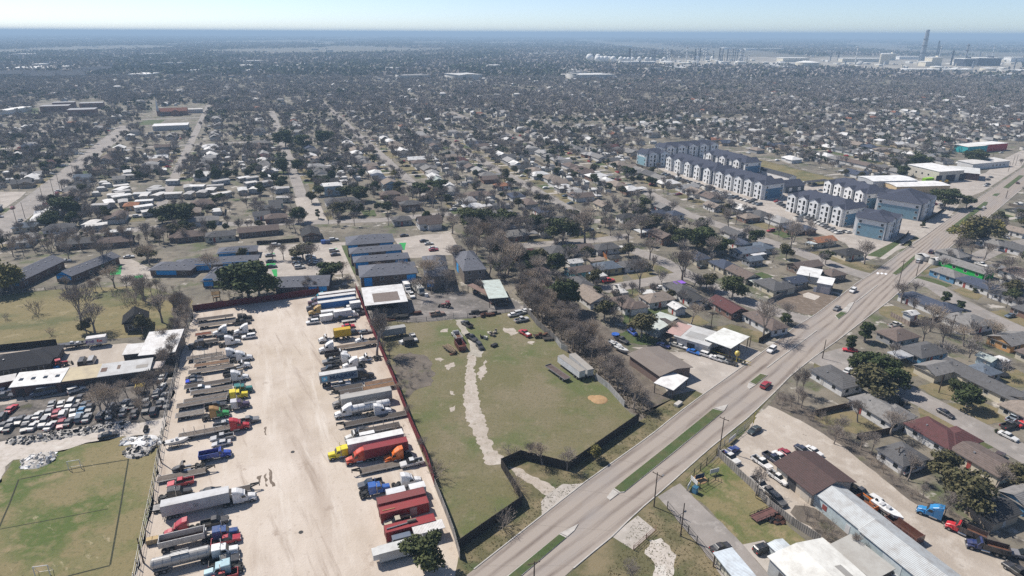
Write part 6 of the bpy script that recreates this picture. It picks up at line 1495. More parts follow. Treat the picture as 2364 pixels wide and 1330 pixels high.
pickup(G(*d4(320,625)),AU+math.pi,(.6,.57,.53),'white old pickup along the board fence, upper of two wrecks','cars on the car lot')
pickup(G(*d4(385,680)),AU+math.pi,(.12,.11,.1),'dark old pickup along the board fence below the white wreck','cars on the car lot')
car('suv',G(*d4(460,745)),AU+math.pi,(.1,.1,.1),'grey wrecked suv along the board fence',group='cars on the car lot')
t=thing('feather_flag','tall yellow feather flag beside a dark green car at the roadside','flag',G(*d4(262,155)),AR)
place('flag_pole',MB().cyl((0,0,0),(0,0,4.2),.04,n=6).mesh('flag_pole','steel'),t);b=MB();b.loft([(.05,-.01,.8),(.05,.01,.8),(.7,.01,.9),(.7,-.01,.9)],[(.05,-.01,4.1),(.05,.01,4.1),(.55,.01,4.0),(.55,-.01,4.0)]);place('flag_cloth',b.mesh('flag_cloth','canvas'),t,col=(.75,.6,.01))
for(x,y),l in(((100,255),'white blank banner on the wire fence by the road'),):
 t=thing('banner',l,'banner',G(*d4(x,y+15)),AR);place('sheet',MB().box(-1.7,1.7,-.03,.03,.4,1.5).mesh('sheet','white_trim'),t)
pickup(G(*d4(1110,690)),AU+math.pi+.1,(.05,.055,.065),'dark grey pickup with an orange cover behind the metal building','vehicles on the gravel drive')
car('suv',G(*d4(1255,770)),AU+math.pi+.15,(.7,.7,.68),'white suv between the orange bin and the gravel drive',group='vehicles on the gravel drive')
t=thing('open_skip','bright orange open bin behind the pale metal building roof','skip',G(*d4(1160,775)),AU+math.pi+.05);dump_bed(t,-2.4,2.4,.2,1.2,(.75,.2,.01),'skip','rust')
p=G(*d4(1320,850));boat_trailer(p,AU+math.pi+.05,6,'boat trailer under the white boat beside the gravel drive');boat(p,AU+math.pi+.05,6.8,'white motor boat with bow toward the camera beside orange bin',(.75,.75,.73),(.68,.67,.64))
t=thing('open_skip','long rusty brown open bin along the second metal building','skip',G(*d4(1445,985)),AU+math.pi+.05);dump_bed(t,-3.6,3.6,.2,1.5,(.13,.05,.035),'skip2','cargo_rust')
semi(G(*d5(530,870)),AU+R(0)+.5+math.pi*0,(.01,.22,.5),'bright blue bobtail tractor on the far side of the gravel drive','aero',group='trucks along the gravel drive')
dump_truck(G(*d5(760,1000)),AU+.42,(.5,.012,.025),(.08,.06,.055),'dump truck with a bright red cab beside the gravel drive',group='trucks along the gravel drive',inner='rust')
dump_truck(G(*d5(930,1130)),AU+.75,(.015,.03,.12),(.04,.035,.035),'dump truck with a navy cab and wooden sided bed',group='trucks along the gravel drive',inner='rust')
pickup(G(*d5(1190,1320)),AU,(.03,.03,.033),'black pickup at the lower right corner of the picture','vehicles on the gravel drive')
pickup(G(*d5(1250,1190)),AV+2.4,(.2,.2,.21),'grey pickup at the right edge in the brush','vehicles on the gravel drive')
car('suv',G(*d4(1200,1195)),AU+math.pi+.05,(.36,.3,.23),'tan suv parked along the second metal building')
car('sedan',G(*d4(1350,1310)),AU+math.pi+.1,(.6,.6,.6),'white wrecked car at the bottom edge by the metal building')
slab_building(G(*d4(1100,1260)),AU+math.pi+.05,9,5,2.2,'low grey sheet lean to beside the tan suv',(.4,.39,.36),(.1,.09,.08),.1,roofm='flat_roof')
car('suv',G(*d3(998,1150)),AV,(.02,.025,.03),'black suv on the cream concrete pad')
car('sedan',G(*d3(690,1140)),AV,(.03,.03,.033),'dark car nose under the pale blue carport roof')
utility_trailer(G(*d3(1000,905)),AV+.1,6,'utility trailer with rusty railings on the grass lot',(.2,.1,.09))
t=thing('leaning_gate','black metal gate panel leaning on the board fence','gate',G(*d3(985,800)),AU+.3);b=MB();[b.box(-1.6,1.6,-.03,.03,z,z+.06)for z in(.2,.7,1.2,1.7)];[b.box(x,x+.06,-.03,.03,.2,1.75)for x in(-1.6,0,1.54)];place('bars',b.mesh('bars','black_steel'),t)
heap(d3,545,640,2.0,.6,'tan sand pile inside the small wire pen',('sandy','sandy'),10,41,rocks=(.1,.3))
heap(d3,1090,925,2.2,.7,'brown brush heap behind the rusty railed trailer',('cargo_rust','black_steel'),30,42)
t=thing('rubbish_cart','blue wheeled rubbish bin beside the wire pen at driveway entrance','rubbish bin',G(*d3(508,735)),AR);place('bin_body',MB().box(-.5,.5,-.5,.5,.1,1.5).mesh('bin_body','paint'),t,col=(.02,.2,.35));place('bin_lid',MB().box(-.55,.55,-.55,.55,1.5,1.6).mesh('bin_lid','paint'),t,col=(.02,.12,.2))
for(x,y,a_,l)in((465,690,AR+.2,'white sign board at the driveway entrance, nearest the road'),(500,660,AU,'white sign board beside the wire pen'),(645,590,AV,'white framed board lying near the pen on the grass lot'),(540,630,AV,'dark blue printed board over the sand pen')):
 t=thing('sign_board',l,'sign',G(*d3(x,y+15)),a_);place('board',MB().box(-1.2,1.2,-.04,.04,.5,1.6).mesh('board','ink_navy' if 'blue' in l else 'white_trim'),t);[place('sign_leg',cached('sleg',lambda:MB().box(-.05,.05,-.05,.05,0,.6).mesh('sign_leg','black_steel')),t,(s*1.0,0.1,0))for s in(-1,1)]
A0,B0,C0,D0=[G(*d1(*q),3.6)for q in((545,1040),(300,865),(390,800),(775,900))]
d=(A0-B0).normalized();an=math.atan2(d.y,d.x)
slab_building(uvp(143,101.8),AU+math.pi+.1,14,11,3.4,'brown low gabled shop with wide tan roof beside the cracked lot',(.19,.16,.14),(.2,.14,.12),.16,True,.6,'flat_roof','wall',windows=[('e',-3,1.5,1.2,1),('e',2,1.5,1.2,1)],doors=[('n',2,1,2.1,0,(.3,.25,.22))])
p,L,w,a=quad_at(d1,[(685,1190),(820,1090),(600,1015),(555,1060)],3.2)
shed(p,a,9,6,3.0,'white flat canopy at the end of the brown low shop',(.72,.71,.69),slope=.1,back=False,m='flat_roof',cat='canopy',name='canopy')
A0,B0=G(*d1(1000,775),3.4),G(*d1(695,685),3.4);d=(A0-B0).normalized();n=Vector((-d.y,d.x,0))
slab_building(Vector((*((A0+B0)/2+n*5).xy,0)),math.atan2(d.y,d.x),(A0-B0).length,10,3.2,'white repair shop with patched grey and pink flat roof',(.5,.5,.49),(.55,.53,.5),.05,roofm='flat_roof',wallm='wall',patches=[(-9,-4,-4.5,4.5,(.45,.3,.27)),(-3,3,-3,1,(.35,.35,.34))],doors=[('s',-6,2.5,2.4,0,DOORD),('s',0,2.5,2.4,0,DOORD),('s',5,2.5,2.4,0,(.4,.38,.35))])
p,L,w,a=quad_at(d1,[(1185,765),(1300,690),(1150,645),(1042,705)],4.2)
shed(p,a,12,9,3.9,'big white flat canopy over the repair shop forecourt',(.73,.74,.7),slope=.1,back=False,m='flat_roof',cat='canopy',name='canopy')
for q,l in(([(355,545),(560,640),(630,575),(430,510)],'pale green grey sheet roofed shed behind the bright green yard'),([(480,510),(620,570),(720,530),(560,490)],'white sheet roofed shed right behind the pale green grey shed')):
 p,L,w,a=quad_at(d1,q,3.0);slab_building(p,a,L,max(6,w),2.7,l,(.5,.54,.5)if 'green' in l else(.6,.6,.58),(.5,.55,.53),.06,roofm='flat_roof')
slab_building(G(*d1(690,640)),AU,8,6,2.5,'dark brown roofed lean to beside the repair shop',(.06,.05,.045),(.15,.12,.1),.1,roofm='flat_roof')
for x,y,k,c,l in((590,785,'sedan',(.02,.04,.16),'dark blue car beside the repair shop yard'),(705,780,'sedan',(.55,.53,.48),'cream car before the repair shop, left of a white car'),(755,795,'sedan',WHITE,'white car before the repair shop wall'),(865,845,'sedan',(.01,.14,.5),'bright blue car in front of the repair shop'),(985,875,'suv',WHITE,'white suv first in the line before the tyre rack'),(1070,905,'sedan',WHITE,'white car second in the line before the tyre rack'),(1125,920,'suv',(.4,.4,.38),'silver suv third in the line before the tyre rack'),(1195,940,'sedan',(.03,.03,.033),'black car fourth in the line before the tyre rack')):
 car(k,G(*d1(x,y)),AU+math.pi+.5,c,l,group='cars at the repair shop')
pickup(G(*d1(1065,840)),AU+.2,(.04,.04,.042),'black pickup in the shade of the white canopy','cars at the repair shop')
t=thing('tyre_rack','yellow framed rack of tyres along the repair shop lot','tyre rack',G(*d1(1150,885)),math.atan2(*(G(*d1(1250,915))-G(*d1(1040,850))).yx));b=MB();b.box(-8,8,-.06,.06,1.0,1.1).box(-8,8,-.06,.06,.1,.2);place('rack_rail',b.mesh('rack_rail','paint'),t,col=(.7,.55,.05))
for i in range(12):place('tyre',wheel_me(.38,.25),t,(-6.5+i*1.15,0,.65)).rotation_euler=(0,0,R(80))
t=thing('tyre_mascot_sign','round yellow sign on a post at the end of the tyre rack','sign',G(*d1(1250,925)),AR);place('sign_post',MB().box(-.08,.08,-.08,.08,0,2.4).mesh('sign_post','paint'),t,col=(.7,.55,.05));place('sign_face',MB().sphere((0,0,3.0),.8,12,8,1.1).mesh('sign_face','paint'),t,col=(.65,.5,.1));t.name='round_sign'
car('suv',G(*d1(315,670)),AU+math.pi,(.02,.08,.4),'blue car with a white front on the bright green yard')
pickup(G(*d1(215,740)),AU+math.pi+.3,(.04,.04,.045),'black pickup below the bright green yard')
t=thing('paddling_pool','small round blue pool at the left of the bright green yard','pool',G(*d1(160,680)));place('pool_wall',MB().cyl((0,0,0),(0,0,.5),1.3,n=16).mesh('pool_wall','paint'),t,col=(.02,.12,.5))
for x,y,l in((160,790,'white boat in the brush left of brown shop, upper of two'),(215,835,'white boat in the brush left of brown shop, lower of two')):
 boat(G(*d1(x,y)),AU+math.pi+.3,5.5,l,(.6,.6,.58),(.4,.4,.38),.5)
obj_box('stone_slab',d1,725,1310,(2.6,1.2,.7),0,'white painted tyre planters on the roadside verge','planter','concrete',None,AR)
p,L,w,a=quad_at(e7,[(1605,335),(1805,380),(1960,295),(1735,265)],4.0)
slab_building(p,a,L,w,3.8,'grey walled garage with a clean white flat roof and wide roller door',(.76,.76,.75),(.4,.4,.42),.02,roofm='flat_roof',doors=[('s',.5,3.2,2.8,0,(.6,.55,.53)),('s',-3,1,2.1,0,(.7,.7,.7)),('e',-2,2,2.8,0,(.15,.12,.12)),('e',2,2,2.8,0,(.15,.12,.12))])
slab_building(G(*e7(1560,330))+U*2,a,8,9,3.0,'white sheet roofed annex left of the grey walled garage',(.68,.68,.67),(.6,.6,.6),.06,roofm='flat_roof')
# main road traffic
for x,y,k,an,c,l in((155,1015,'suv',AR+math.pi,WHITE,'white suv driving toward the camera on the main road'),(725,650,'sedan',AR+math.pi,(.2,.2,.2),'grey car driving toward the camera beside a green island'),(865,495,'suv',AR+math.pi,WHITE,'white suv driving toward the camera near the crossing'),(1440,235,'suv',AR+.05,(.6,.6,.6),'silver suv driving away beyond the crossing'),(1550,155,'suv',AR+.05,(.05,.025,.035),'dark maroon suv driving away ahead of the silver suv')):
 car(k,G(*d7(x,y+12)),an,c,l,group='cars on the main road')
car('suv',G(1767,893),AR,(.35,.02,.035),'red suv driving away on the near side of the main road',group='cars on the main road')
car('suv',G(*e9(930,280)),AR+math.pi,(.04,.04,.06),'dark suv by the tree shadow on the far part of the main road',group='cars on the main road')
car('sedan',G(*e9(1135,275)),AR,WHITE,'white car on the far side carriageway by bare trees',group='cars on the main road')
car('sedan',G(*e8(1840,1065)),AR,(.1,.05,.05),'dark red car on the far right carriageway',group='cars on the main road')
car('sedan',G(*d7(840,1030)),AR+2.0,(.6,.02,.035),'bright red car on the side apron under the evergreen')
p,L,w,a=quad_at(e8,[(480,910),(900,890),(620,830),(250,860)],6);
g0,g1=G(*e8(470,1040)),G(*e8(890,1010));d=(g1-g0).normalized();n=Vector((-d.y,d.x,0))
slab_building((g0+g1)/2+n*13,math.atan2(d.y,d.x),(g1-g0).length,26,7.0,'cream walled white roofed garage with tall dark bays along the road',(.75,.74,.72),(.6,.56,.48),0.01,roofm='flat_roof',wallm='wall',doors=[('s',-10,5,4.5,0,(.02,.025,.05)),('s',0,8,4.5,0,(.02,.025,.05)),('s',10,5,4.5,0,(.02,.025,.05))],windows=[('w',-5,1.2,1.2,3),('w',0,1.2,1.2,3),('w',5,1.2,1.2,3)])
g=G(*e8(1090,985));slab_building(g+U*8,AR-R(90)+.2,18,20,4.5,'flat white roofed shop right of the cream walled garage',(.6,.6,.58),(.12,.07,.07),.03,roofm='flat_roof',wallm='wall')
g=G(*e8(1380,800));slab_building(g+U*6,AV,40,12,4.2,'long white motel like building along the far road',(.62,.6,.57),(.7,.69,.67),.04,roofm='flat_roof',wallm='wall',windows=[('s',2+i*4,1.6,1.2,1.2)for i in range(4)])
g=G(*e8(1180,545));slab_building(g+U*8,AV,24,12,5.5,'turquoise walled shop with white roof by the far road',(.72,.7,.66),(.03,.42,.45),.03,roofm='flat_roof',wallm='wall')
g=G(*e8(1500,515));slab_building(g+U*9,AU+R(90),28,14,5.5,'red walled shop with white canopy roof by the far road',(.75,.74,.72),(.55,.05,.06),.03,roofm='flat_roof',wallm='wall')
g=G(*e8(200,1230));slab_building(g+U*5,AV-.25,36,14,5,'tan walled building with bright white ribbed roof behind blue apartments',(.75,.74,.72),(.55,.42,.25),.08,True,roofm='flat_roof',wallm='wall')
g=G(*e8(0,1150));slab_building(g+U*8-V*12,AV-.25,30,16,6,'white warehouse behind the blue apartments beside the tan walled building',(.75,.75,.74),(.6,.62,.64),.08,True,roofm='flat_roof')
obj_box('cargo_container',e8,305,1030,(8,2.5,2.6),0,'lime green container beside the cream walled garage','shipping container','corrugated',(.3,.65,.02),AV)
for x,y,l in((520,1080,'yellow digger at the roadside yard, left of two'),(630,1065,'yellow digger at the roadside yard, right of two')):
 farm_tractor(G(*e8(x,y)),AV,(.6,.4,.03),l)
for i,(x,y,c)in enumerate(((370,1085,2),(200,1060,4),(1300,1110,0),(1330,1085,2),(1330,1005,2),(1380,965,1),(1190,665,2),(1290,680,4),(1560,545,0))):
 car('sedan',G(*e8(x,y)),AV,JC[c][0],JC[c][1]+' car parked before the shops on the far main road',group='cars before the far shops',parts=False)
PL=[(1150,490,0),(1075,620,1),(1085,695,2),(1095,765,2),(1395,600,0),(1410,655,2),(1420,720,2),(1440,745,2),(1455,775,0),(1590,640,0),(1600,665,1),(1620,700,1),(1620,730,2),(1890,560,0),(1910,610,2),(1890,420,0),(1385,580,0)]
for x,y,c in PL:car('suv' if c==0 else 'sedan',G(*e3(x,y)),AV,JC[c][0],JC[c][1]+' car in the left apartment parking lot',group='cars in the apartment lots')
for x,y,c in((1105,435,2),(1165,470,0),(1225,550,4),(1220,525,0),(1525,510,2),(1570,550,2),(850,365,2)):car('sedan',G(*e4(x,y)),AV,JC[c][0],JC[c][1]+' car in the open lot right of the four stepped apartments',group='cars in the apartment lots')
for x,y,l in((560,240,'white car between the two grey gabled apartment houses'),(1100,205,'white car above the bright green pad'),(450,235,'silver car behind the faded blue patterned house')):car('sedan',G(*c5(x,y)),AV,(.62,.62,.6),l,group='cars in the apartment lots')
for x,c,l in((1755,(.01,.12,.5),'bright blue'),(1815,(.02,.05,.16),'navy')):
 t=thing('rubbish_bin',l+' rubbish container at the top of the left apartment lot','rubbish bin',G(*e3(x,455)),AV);place('bin_body',MB().box(-1,1,-.8,.8,.1,1.6).mesh('bin_body','paint'),t,col=c);place('bin_lid',MB().box(-1.05,1.05,-.85,.85,1.6,1.68).mesh('bin_lid','paint'),t,col=tuple(q*.6 for q in c))
t=thing('play_frame','wooden play frame with slide behind the maroon fence','play frame',G(*e3(395,1190)),AV)
place('frame',MB().box(-1.2,-1.05,-.7,-.55,0,3).box(1.05,1.2,-.7,-.55,0,3).box(-1.2,-1.05,.55,.7,0,3).box(1.05,1.2,.55,.7,0,3).box(-1.2,1.2,-.7,.7,1.4,1.5).mesh('frame','deck_wood'),t,col=(.4,.25,.12))
b=MB();roof_geo(b,2.6,1.8,2.9,.8,.2,False,lambda v:v);place('roof',b.mesh('roof','deck_wood'),t,col=(.45,.3,.15));b=MB();b.loft([(-.3,-.7,1.4),(.3,-.7,1.4),(.3,-.7,1.5),(-.3,-.7,1.5)],[(-.3,-3,.2),(.3,-3,.2),(.3,-3,.3),(-.3,-3,.3)]);place('slide',b.mesh('slide','paint'),t,col=(.6,.45,.2))
b=MB();b.cyl((0,0,.55),(0,0,.62),2.0,n=20)
t=thing('trampoline','round black trampoline on the lawn beside the pale blue shed','trampoline',G(*d6(1590,540)));place('mat',b.mesh('mat','black_steel'),t);[place('leg',cached('tleg',lambda:MB().cyl((0,0,0),(0,0,.55),.05,n=6).mesh('leg','steel')),t,(1.8*math.cos(q),1.8*math.sin(q),0))for q in(0,1.57,3.14,4.71)]
# houses placed by hand
HOUSES=[]
RC={'grey':(.25,.24,.23),'dark grey':(.13,.128,.13),'brown':(.18,.142,.125),'black':(.06,.06,.062),'navy':(.075,.09,.13),'red':(.13,.06,.06),'tan':(.3,.25,.21),'white':(.7,.69,.67),'orange':(.4,.19,.11),'blue grey':(.15,.18,.22),'pale grey':(.38,.37,.36),'pale green':(.42,.47,.44)}
WC={'white':(.66,.65,.63),'cream':(.6,.54,.42),'brick':(.22,.13,.1),'blue':(.1,.26,.42),'grey':(.32,.32,.32),'green':(.0,.42,.06),'yellow':(.5,.42,.22),'cyan':(.2,.55,.6),'tan':(.42,.33,.24),'brown':(.2,.14,.11),'teal':(.1,.35,.35),'orange':(.55,.3,.12),'pale blue':(.4,.5,.55)}
def H(fn,x,y,an,L,W,rt,r,w,label,**k):
 p=G(*fn(x,y))if fn else G(x,y)
 if L>8:
  L*=.76;W*=.82
  if 'wing' in k:k['wing']=tuple(q*.76 for q in k['wing'][:4])+k['wing'][4:]
  if 'carport' in k:k['carport']=tuple(q*.8 for q in k['carport'][:4])+k['carport'][4:]
 HOUSES.append((p.x,p.y,max(L,W)*.55))
 return house(p,ANG[an]if isinstance(an,str)else an,L,W,label,rt=='hip',RC[r],WC[w],**k)
H(d5,545,270,'d',15,9.5,'hip','red','white','white house with a dark red shingle roof by the side street',wing=(4,3,11,8,True))
H(d6,545,890,'d',17,9,'hip','grey','white','white house with long grey hip roof left of the red roofed house',wing=(4,2,9,8,True))
H(d6,175,620,'d',15,9,'hip','dark grey','white','grey flat roofed white house under the big dark evergreen',pitch=.2)
H(d6,920,385,'v',15,9,'hip','dark grey','blue','bright blue house with dark roof and a white carport',carport=(-11,1,7.5,6,(.45,.46,.47)))
H(d6,1270,570,'d',15,8,'gable','dark grey','cream','cream gabled house with an open gabled carport toward the street',wing=(-5,-5,9,7,True))
H(d6,1010,545,'v',8,6.5,'gable','grey','cream','open gabled carport with grey roof at the end of the side street',windows=False)
H(d6,1420,560,'v',9,7,'hip','blue grey','grey','dark hip roofed back house behind the gabled carport')
H(d6,1590,735,'d',24,8,'gable','dark grey','cream','long low house with a weathered grey roof along the side street',wing=(8,2,10,9,True))
H(d6,1800,890,'v',14,9,'hip','tan','cream','pale pink roofed house at the right edge with three cars')
H(d6,1315,130,'v',14,11,'hip','grey','white','grey hip roofed white house with picket like porch near the top right street',wing=(-2,4,9,8,False))
H(d7,1510,650,'d',24,9,'hip','navy','white','long navy roofed white house behind the big bare oak',wing=(8,2,9,9,True))
H(d7,1690,390,'d',14,9,'hip','grey','blue','blue house with grey hip roof in front of the green house')
H(d7,1950,480,'d',17,9,'hip','navy','white','navy roofed house with brick porch right of the grey roofed blue house')
H(d7,1840,325,'d',26,8,'gable','grey','green','vivid green walled long house with grey roof',door=False)
H(d7,2230,590,'d',14,9,'hip','dark grey','white','dark roofed white house at the right edge below the vivid green house')
H(d6,1650,290,'v',13,9,'gable','grey','orange','grey roofed house with an orange gable end at the right edge')
H(d6,1460,455,'d',4.2,3.4,'gable','pale green','pale blue','small pale blue garden shed with light metal roof',windows=False,roofmat='metal_roof',cat='shed',name='garden_shed')
H(d5,265,440,'v',10,8,'hip','dark grey','white','square grey garage with white walls at the brush edge',cat='garage',name='garage')
H(d5,920,480,'d',14,9,'gable','brown','cream','brown roofed cream house behind the olive tree below the red roofed house',pitch=.25)
H(d5,985,885,'v',10,6,'gable','black','tan','black roofed tan shed above the dump trucks',windows=False,cat='shed',name='garden_shed')
H(d5,1215,770,'v',7,5,'gable','grey','blue','shed with a strong blue side wall at the right edge',windows=False,cat='shed',name='garden_shed')
H(d6,700,250,'v',13,9,'hip','brown','grey','brown grey roofed house half hidden by bare trees at the road')
H(d6,1190,185,'v',3.5,3,'gable','white','white','small white shed beside the fence above the blue house',windows=False,cat='shed',name='garden_shed')if False else None
H(d7,1360,750,'v',3.4,3,'gable','white','white','small white shed beside the tan board fence',windows=False,cat='shed',name='garden_shed')
H(e7,930,470,'d',15,10,'hip','dark grey','cream','grey hip roofed corner house beside the muddy vacant lot',carport=(-9.5,-2,8,8,(.62,.66,.6)),wing=(3,4,9,8,True))
H(e7,1280,400,'v',7,6,'gable','navy','white','small navy roofed annex right of the corner house')
H(e7,480,290,'d',16,8,'gable','brown','cream','brown gabled house with pale blue end wall beside the bright lawn')
H(e7,190,150,'d',13,9,'hip','navy','cream','navy hip roofed cream house left of the brown gabled house')
H(e7,820,1030,'d',19,8,'hip','brown','white','brown hip roofed white house at the side street corner on the main road')
H(e7,250,800,'d',17,8,'gable','red','brick','reddish brown roofed brick house behind bare trees at the street')
H(d1,250,440,'d',14,8,'hip','brown','white','dark brown L shaped white house beside a green lawn',wing=(5,2.5,9,7,True))
H(d1,530,395,'v',14,9,'hip','tan','white','grey tan hip roofed house below the street bend',carport=(0,8,7,5,(.7,.7,.68)))
H(d1,730,305,'d',15,9,'hip','dark grey','white','dark hip roofed house with a purple tarp on top')
H(d1,850,390,'d',12,8,'gable','black','white','black gabled house with a red brown porch below purple tarp house')
H(d1,710,480,'d',4.6,4,'gable','white','white','white roofed garden shed near the tan hip roofed house',windows=False,cat='shed',name='garden_shed')
H(e5,1620,1230,'v',13,10,'hip','blue grey','yellow','yellow house with blue grey hip roof and a white carport',carport=(8,-2,6,6,(.6,.6,.6)))
H(e5,1150,1300,'v',13,8,'gable','brown','cyan','brown gabled house with cyan end wall and a blue carport',carport=(6,-6,7,6,(.3,.45,.6)))
H(e5,1600,900,'v',15,9,'hip','dark grey','white','dark grey hip roofed white house right of the tall bare oak',carport=(8,-3,5,5,(.65,.65,.63)))
H(e5,1200,910,'v',15,8,'hip','brown','white','low brown roofed house behind bare branches below the tall oak')
H(e5,760,960,'d',14,11,'hip','dark grey','cream','large dark grey hip roofed house behind a dark round evergreen')
H(e5,790,1085,'v',7,5,'gable','dark grey','red' if 'red' in WC else 'brick','small dark gabled garage with brick front below the large dark house',windows=False)
H(e5,220,1000,'v',14,8,'hip','red','brick','dark red hip roofed brick house next to the thicket')
H(e5,480,1330,'d',10,9,'hip','brown','white','brown grey hip roofed white house at the thicket edge')
H(e5,1075,1155,'v',6,4.5,'gable','white','white','white roofed garden shed behind the cyan ended house',windows=False,cat='shed',name='garden_shed')
H(e5,1440,1120,'v',6,4,'gable','tan','cream','small wooden shed with a tan flat roof by the orange brown fence',windows=False,cat='shed',name='garden_shed',pitch=.1)
H(e5,2080,1190,'v',15,8,'hip','dark grey','white','dark roofed white house right of the yellow house')
H(e5,1760,1080,'v',5,4,'hip','black','cream','tiny black hip roofed shed behind the yellow house',windows=False,cat='shed',name='garden_shed')
H(e5,1560,160,'d',14,8,'gable','tan','cream','tan gabled house at the street bend behind the tall oak')
H(e5,530,260,'d',13,9,'hip','navy','white','navy hip roofed house by the street left of the tall oak')
H(e5,550,480,'v',8,5,'hip','dark grey','teal','small grey green hut by the street pole')
H(e5,1980,370,'v',13,9,'hip','black','white','black hip roofed house right of the street bend')
H(e6,560,720,'d',16,8,'gable','brown','brick','brown gabled two storey house with round windows',h=3.6)
H(e6,400,610,'d',10,8,'gable','navy','white','navy roofed house with a white flat carport',carport=(-2,-7,8,5,(.66,.68,.68)))
H(e6,480,310,'v',9,7,'gable','navy','white','navy gabled white house with a dark porch')
H(e6,780,320,'v',10,9,'hip','navy','white','navy hip roofed white house right of the navy gabled house')
H(e6,560,190,'d',13,8,'gable','grey','grey','grey gabled house above the navy gabled house')
H(e6,1450,180,'d',13,8,'gable','tan','white','tan gabled white house below the blue apartment front row')
H(e6,2040,370,'v',12,9,'hip','tan','brick','tan hip roofed brick house beside the bare street tree')
H(e6,1170,1060,'d',13,9,'hip','navy','cream','navy hip roofed house before the big dark evergreen')
H(e6,1900,820,'d',13,8,'gable','navy','white','navy gabled house with white end left of the metal roofed house')
H(e6,2020,960,'v',18,9,'gable','blue grey','white','long blue grey metal roofed house with white porch awning',roofmat='metal_roof',carport=(2,-6.5,9,4,(.7,.7,.7)))
H(e6,2110,1110,'v',7,5,'gable','blue grey','grey','small slate gabled shed with grey front',cat='shed',name='garden_shed')
H(d7,590,95,'v',15,8,'gable','orange','cream','terracotta roofed house with a white carport on the left',carport=(-9,-2,6,5,(.6,.65,.66)))
H(d7,820,205,'v',14,9,'hip','black','cream','black hip roofed cream house with white dish by the crossing')
H(d7,440,320,'v',17,8,'gable','brown','brown','dark brown roofed house behind the grey walled garage')
H(d7,680,390,'v',10,8,'hip','brown','brown','dark brown hip roofed house right behind the white roofed garage')
H(d7,60,150,'d',12,8,'hip','blue grey','white','blue grey roofed white house left of the crossing street')
H(e9,1640,690,'d',12,8,'gable','tan','white','tan gabled house at the upper right behind a silver car')
H(e9,1640,960,'d',16,9,'gable','dark grey','white','grey gabled white house at the upper right among bare trees')
H(e9,1250,870,'d',14,8,'hip','grey','white','pale grey roofed house hidden in bare trees right of the road')
car('sedan',G(*e9(1455,730)),AU,(.5,.52,.53),'silver car in the driveway of the tan gabled house')
pickup(G(*e9(1100,1160)),AU+math.pi,WHITE,'white pickup behind the vivid green house')
pickup(G(*d6(685,125)),AV+.1,(.62,.6,.56),'cream pickup on the lawn below the navy roofed house')
car('sedan',G(*d6(1115,880)),AU+math.pi,(.02,.022,.035),'black car driving on the side street',group='cars on side streets')
car('sedan',G(*d6(1650,1075)),AU+math.pi+.1,(.68,.68,.66),'white car parked at the curb of the side street',group='cars on side streets')
pickup(G(*d6(1660,985)),AV,(.03,.03,.035),'black pickup in the driveway of the pale pink roofed house')
pickup(G(*d6(1690,925)),AV+.2,(.55,.62,.68),'pale pickup under the carport of the pale pink roofed house')
car('sedan',G(*d6(1775,970)),AV,(.6,.02,.03),'red car at the right edge beside the black pickup')
pickup(G(*d6(740,800)),AV+.4,(.05,.05,.05),'dark pickup under bare branches above the grey hip roofed house')
car('sedan',G(*d6(280,515)),AR,(.65,.65,.64),'white car beside the evergreen behind the flat roofed house')
pickup(G(*d5(340,510)),AV,(.6,.6,.6),'white pickup beside the square grey garage')
pickup(G(*d5(1030,410)),AV+.3,(.07,.045,.04),'dark brown pickup behind the brown roofed cream house')
for x,y,k,c,l in((95,200,'pickup',(.55,.02,.03),'bright red pickup on the lawn of the yellow house'),(35,195,'sedan',(.2,.21,.22),'grey car in the carport drive left of the bright red pickup'),(570,260,'sedan',WHITE,'white car beside the dark house with purple tarp'),(520,258,'sedan',(.03,.03,.035),'black car left of the white car by purple tarp house'),(945,75,'sedan',(.03,.035,.03),'dark car in the driveway of the navy hip roofed house')):
 (pickup(G(*d1(x,y)),AV,c,l)if k=='pickup' else car(k,G(*d1(x,y)),AV,c,l))
box_truck(G(*c8(1232,505)),AU+math.pi,6.5,(.6,.6,.6),'white work truck parked in the cul de sac')
o=obj_box('roof_tarp',d1,730,290,(4,3,.15),3.9,'purple tarp spread on the dark hip roof','tarp','canvas',(.25,.1,.55),AV)
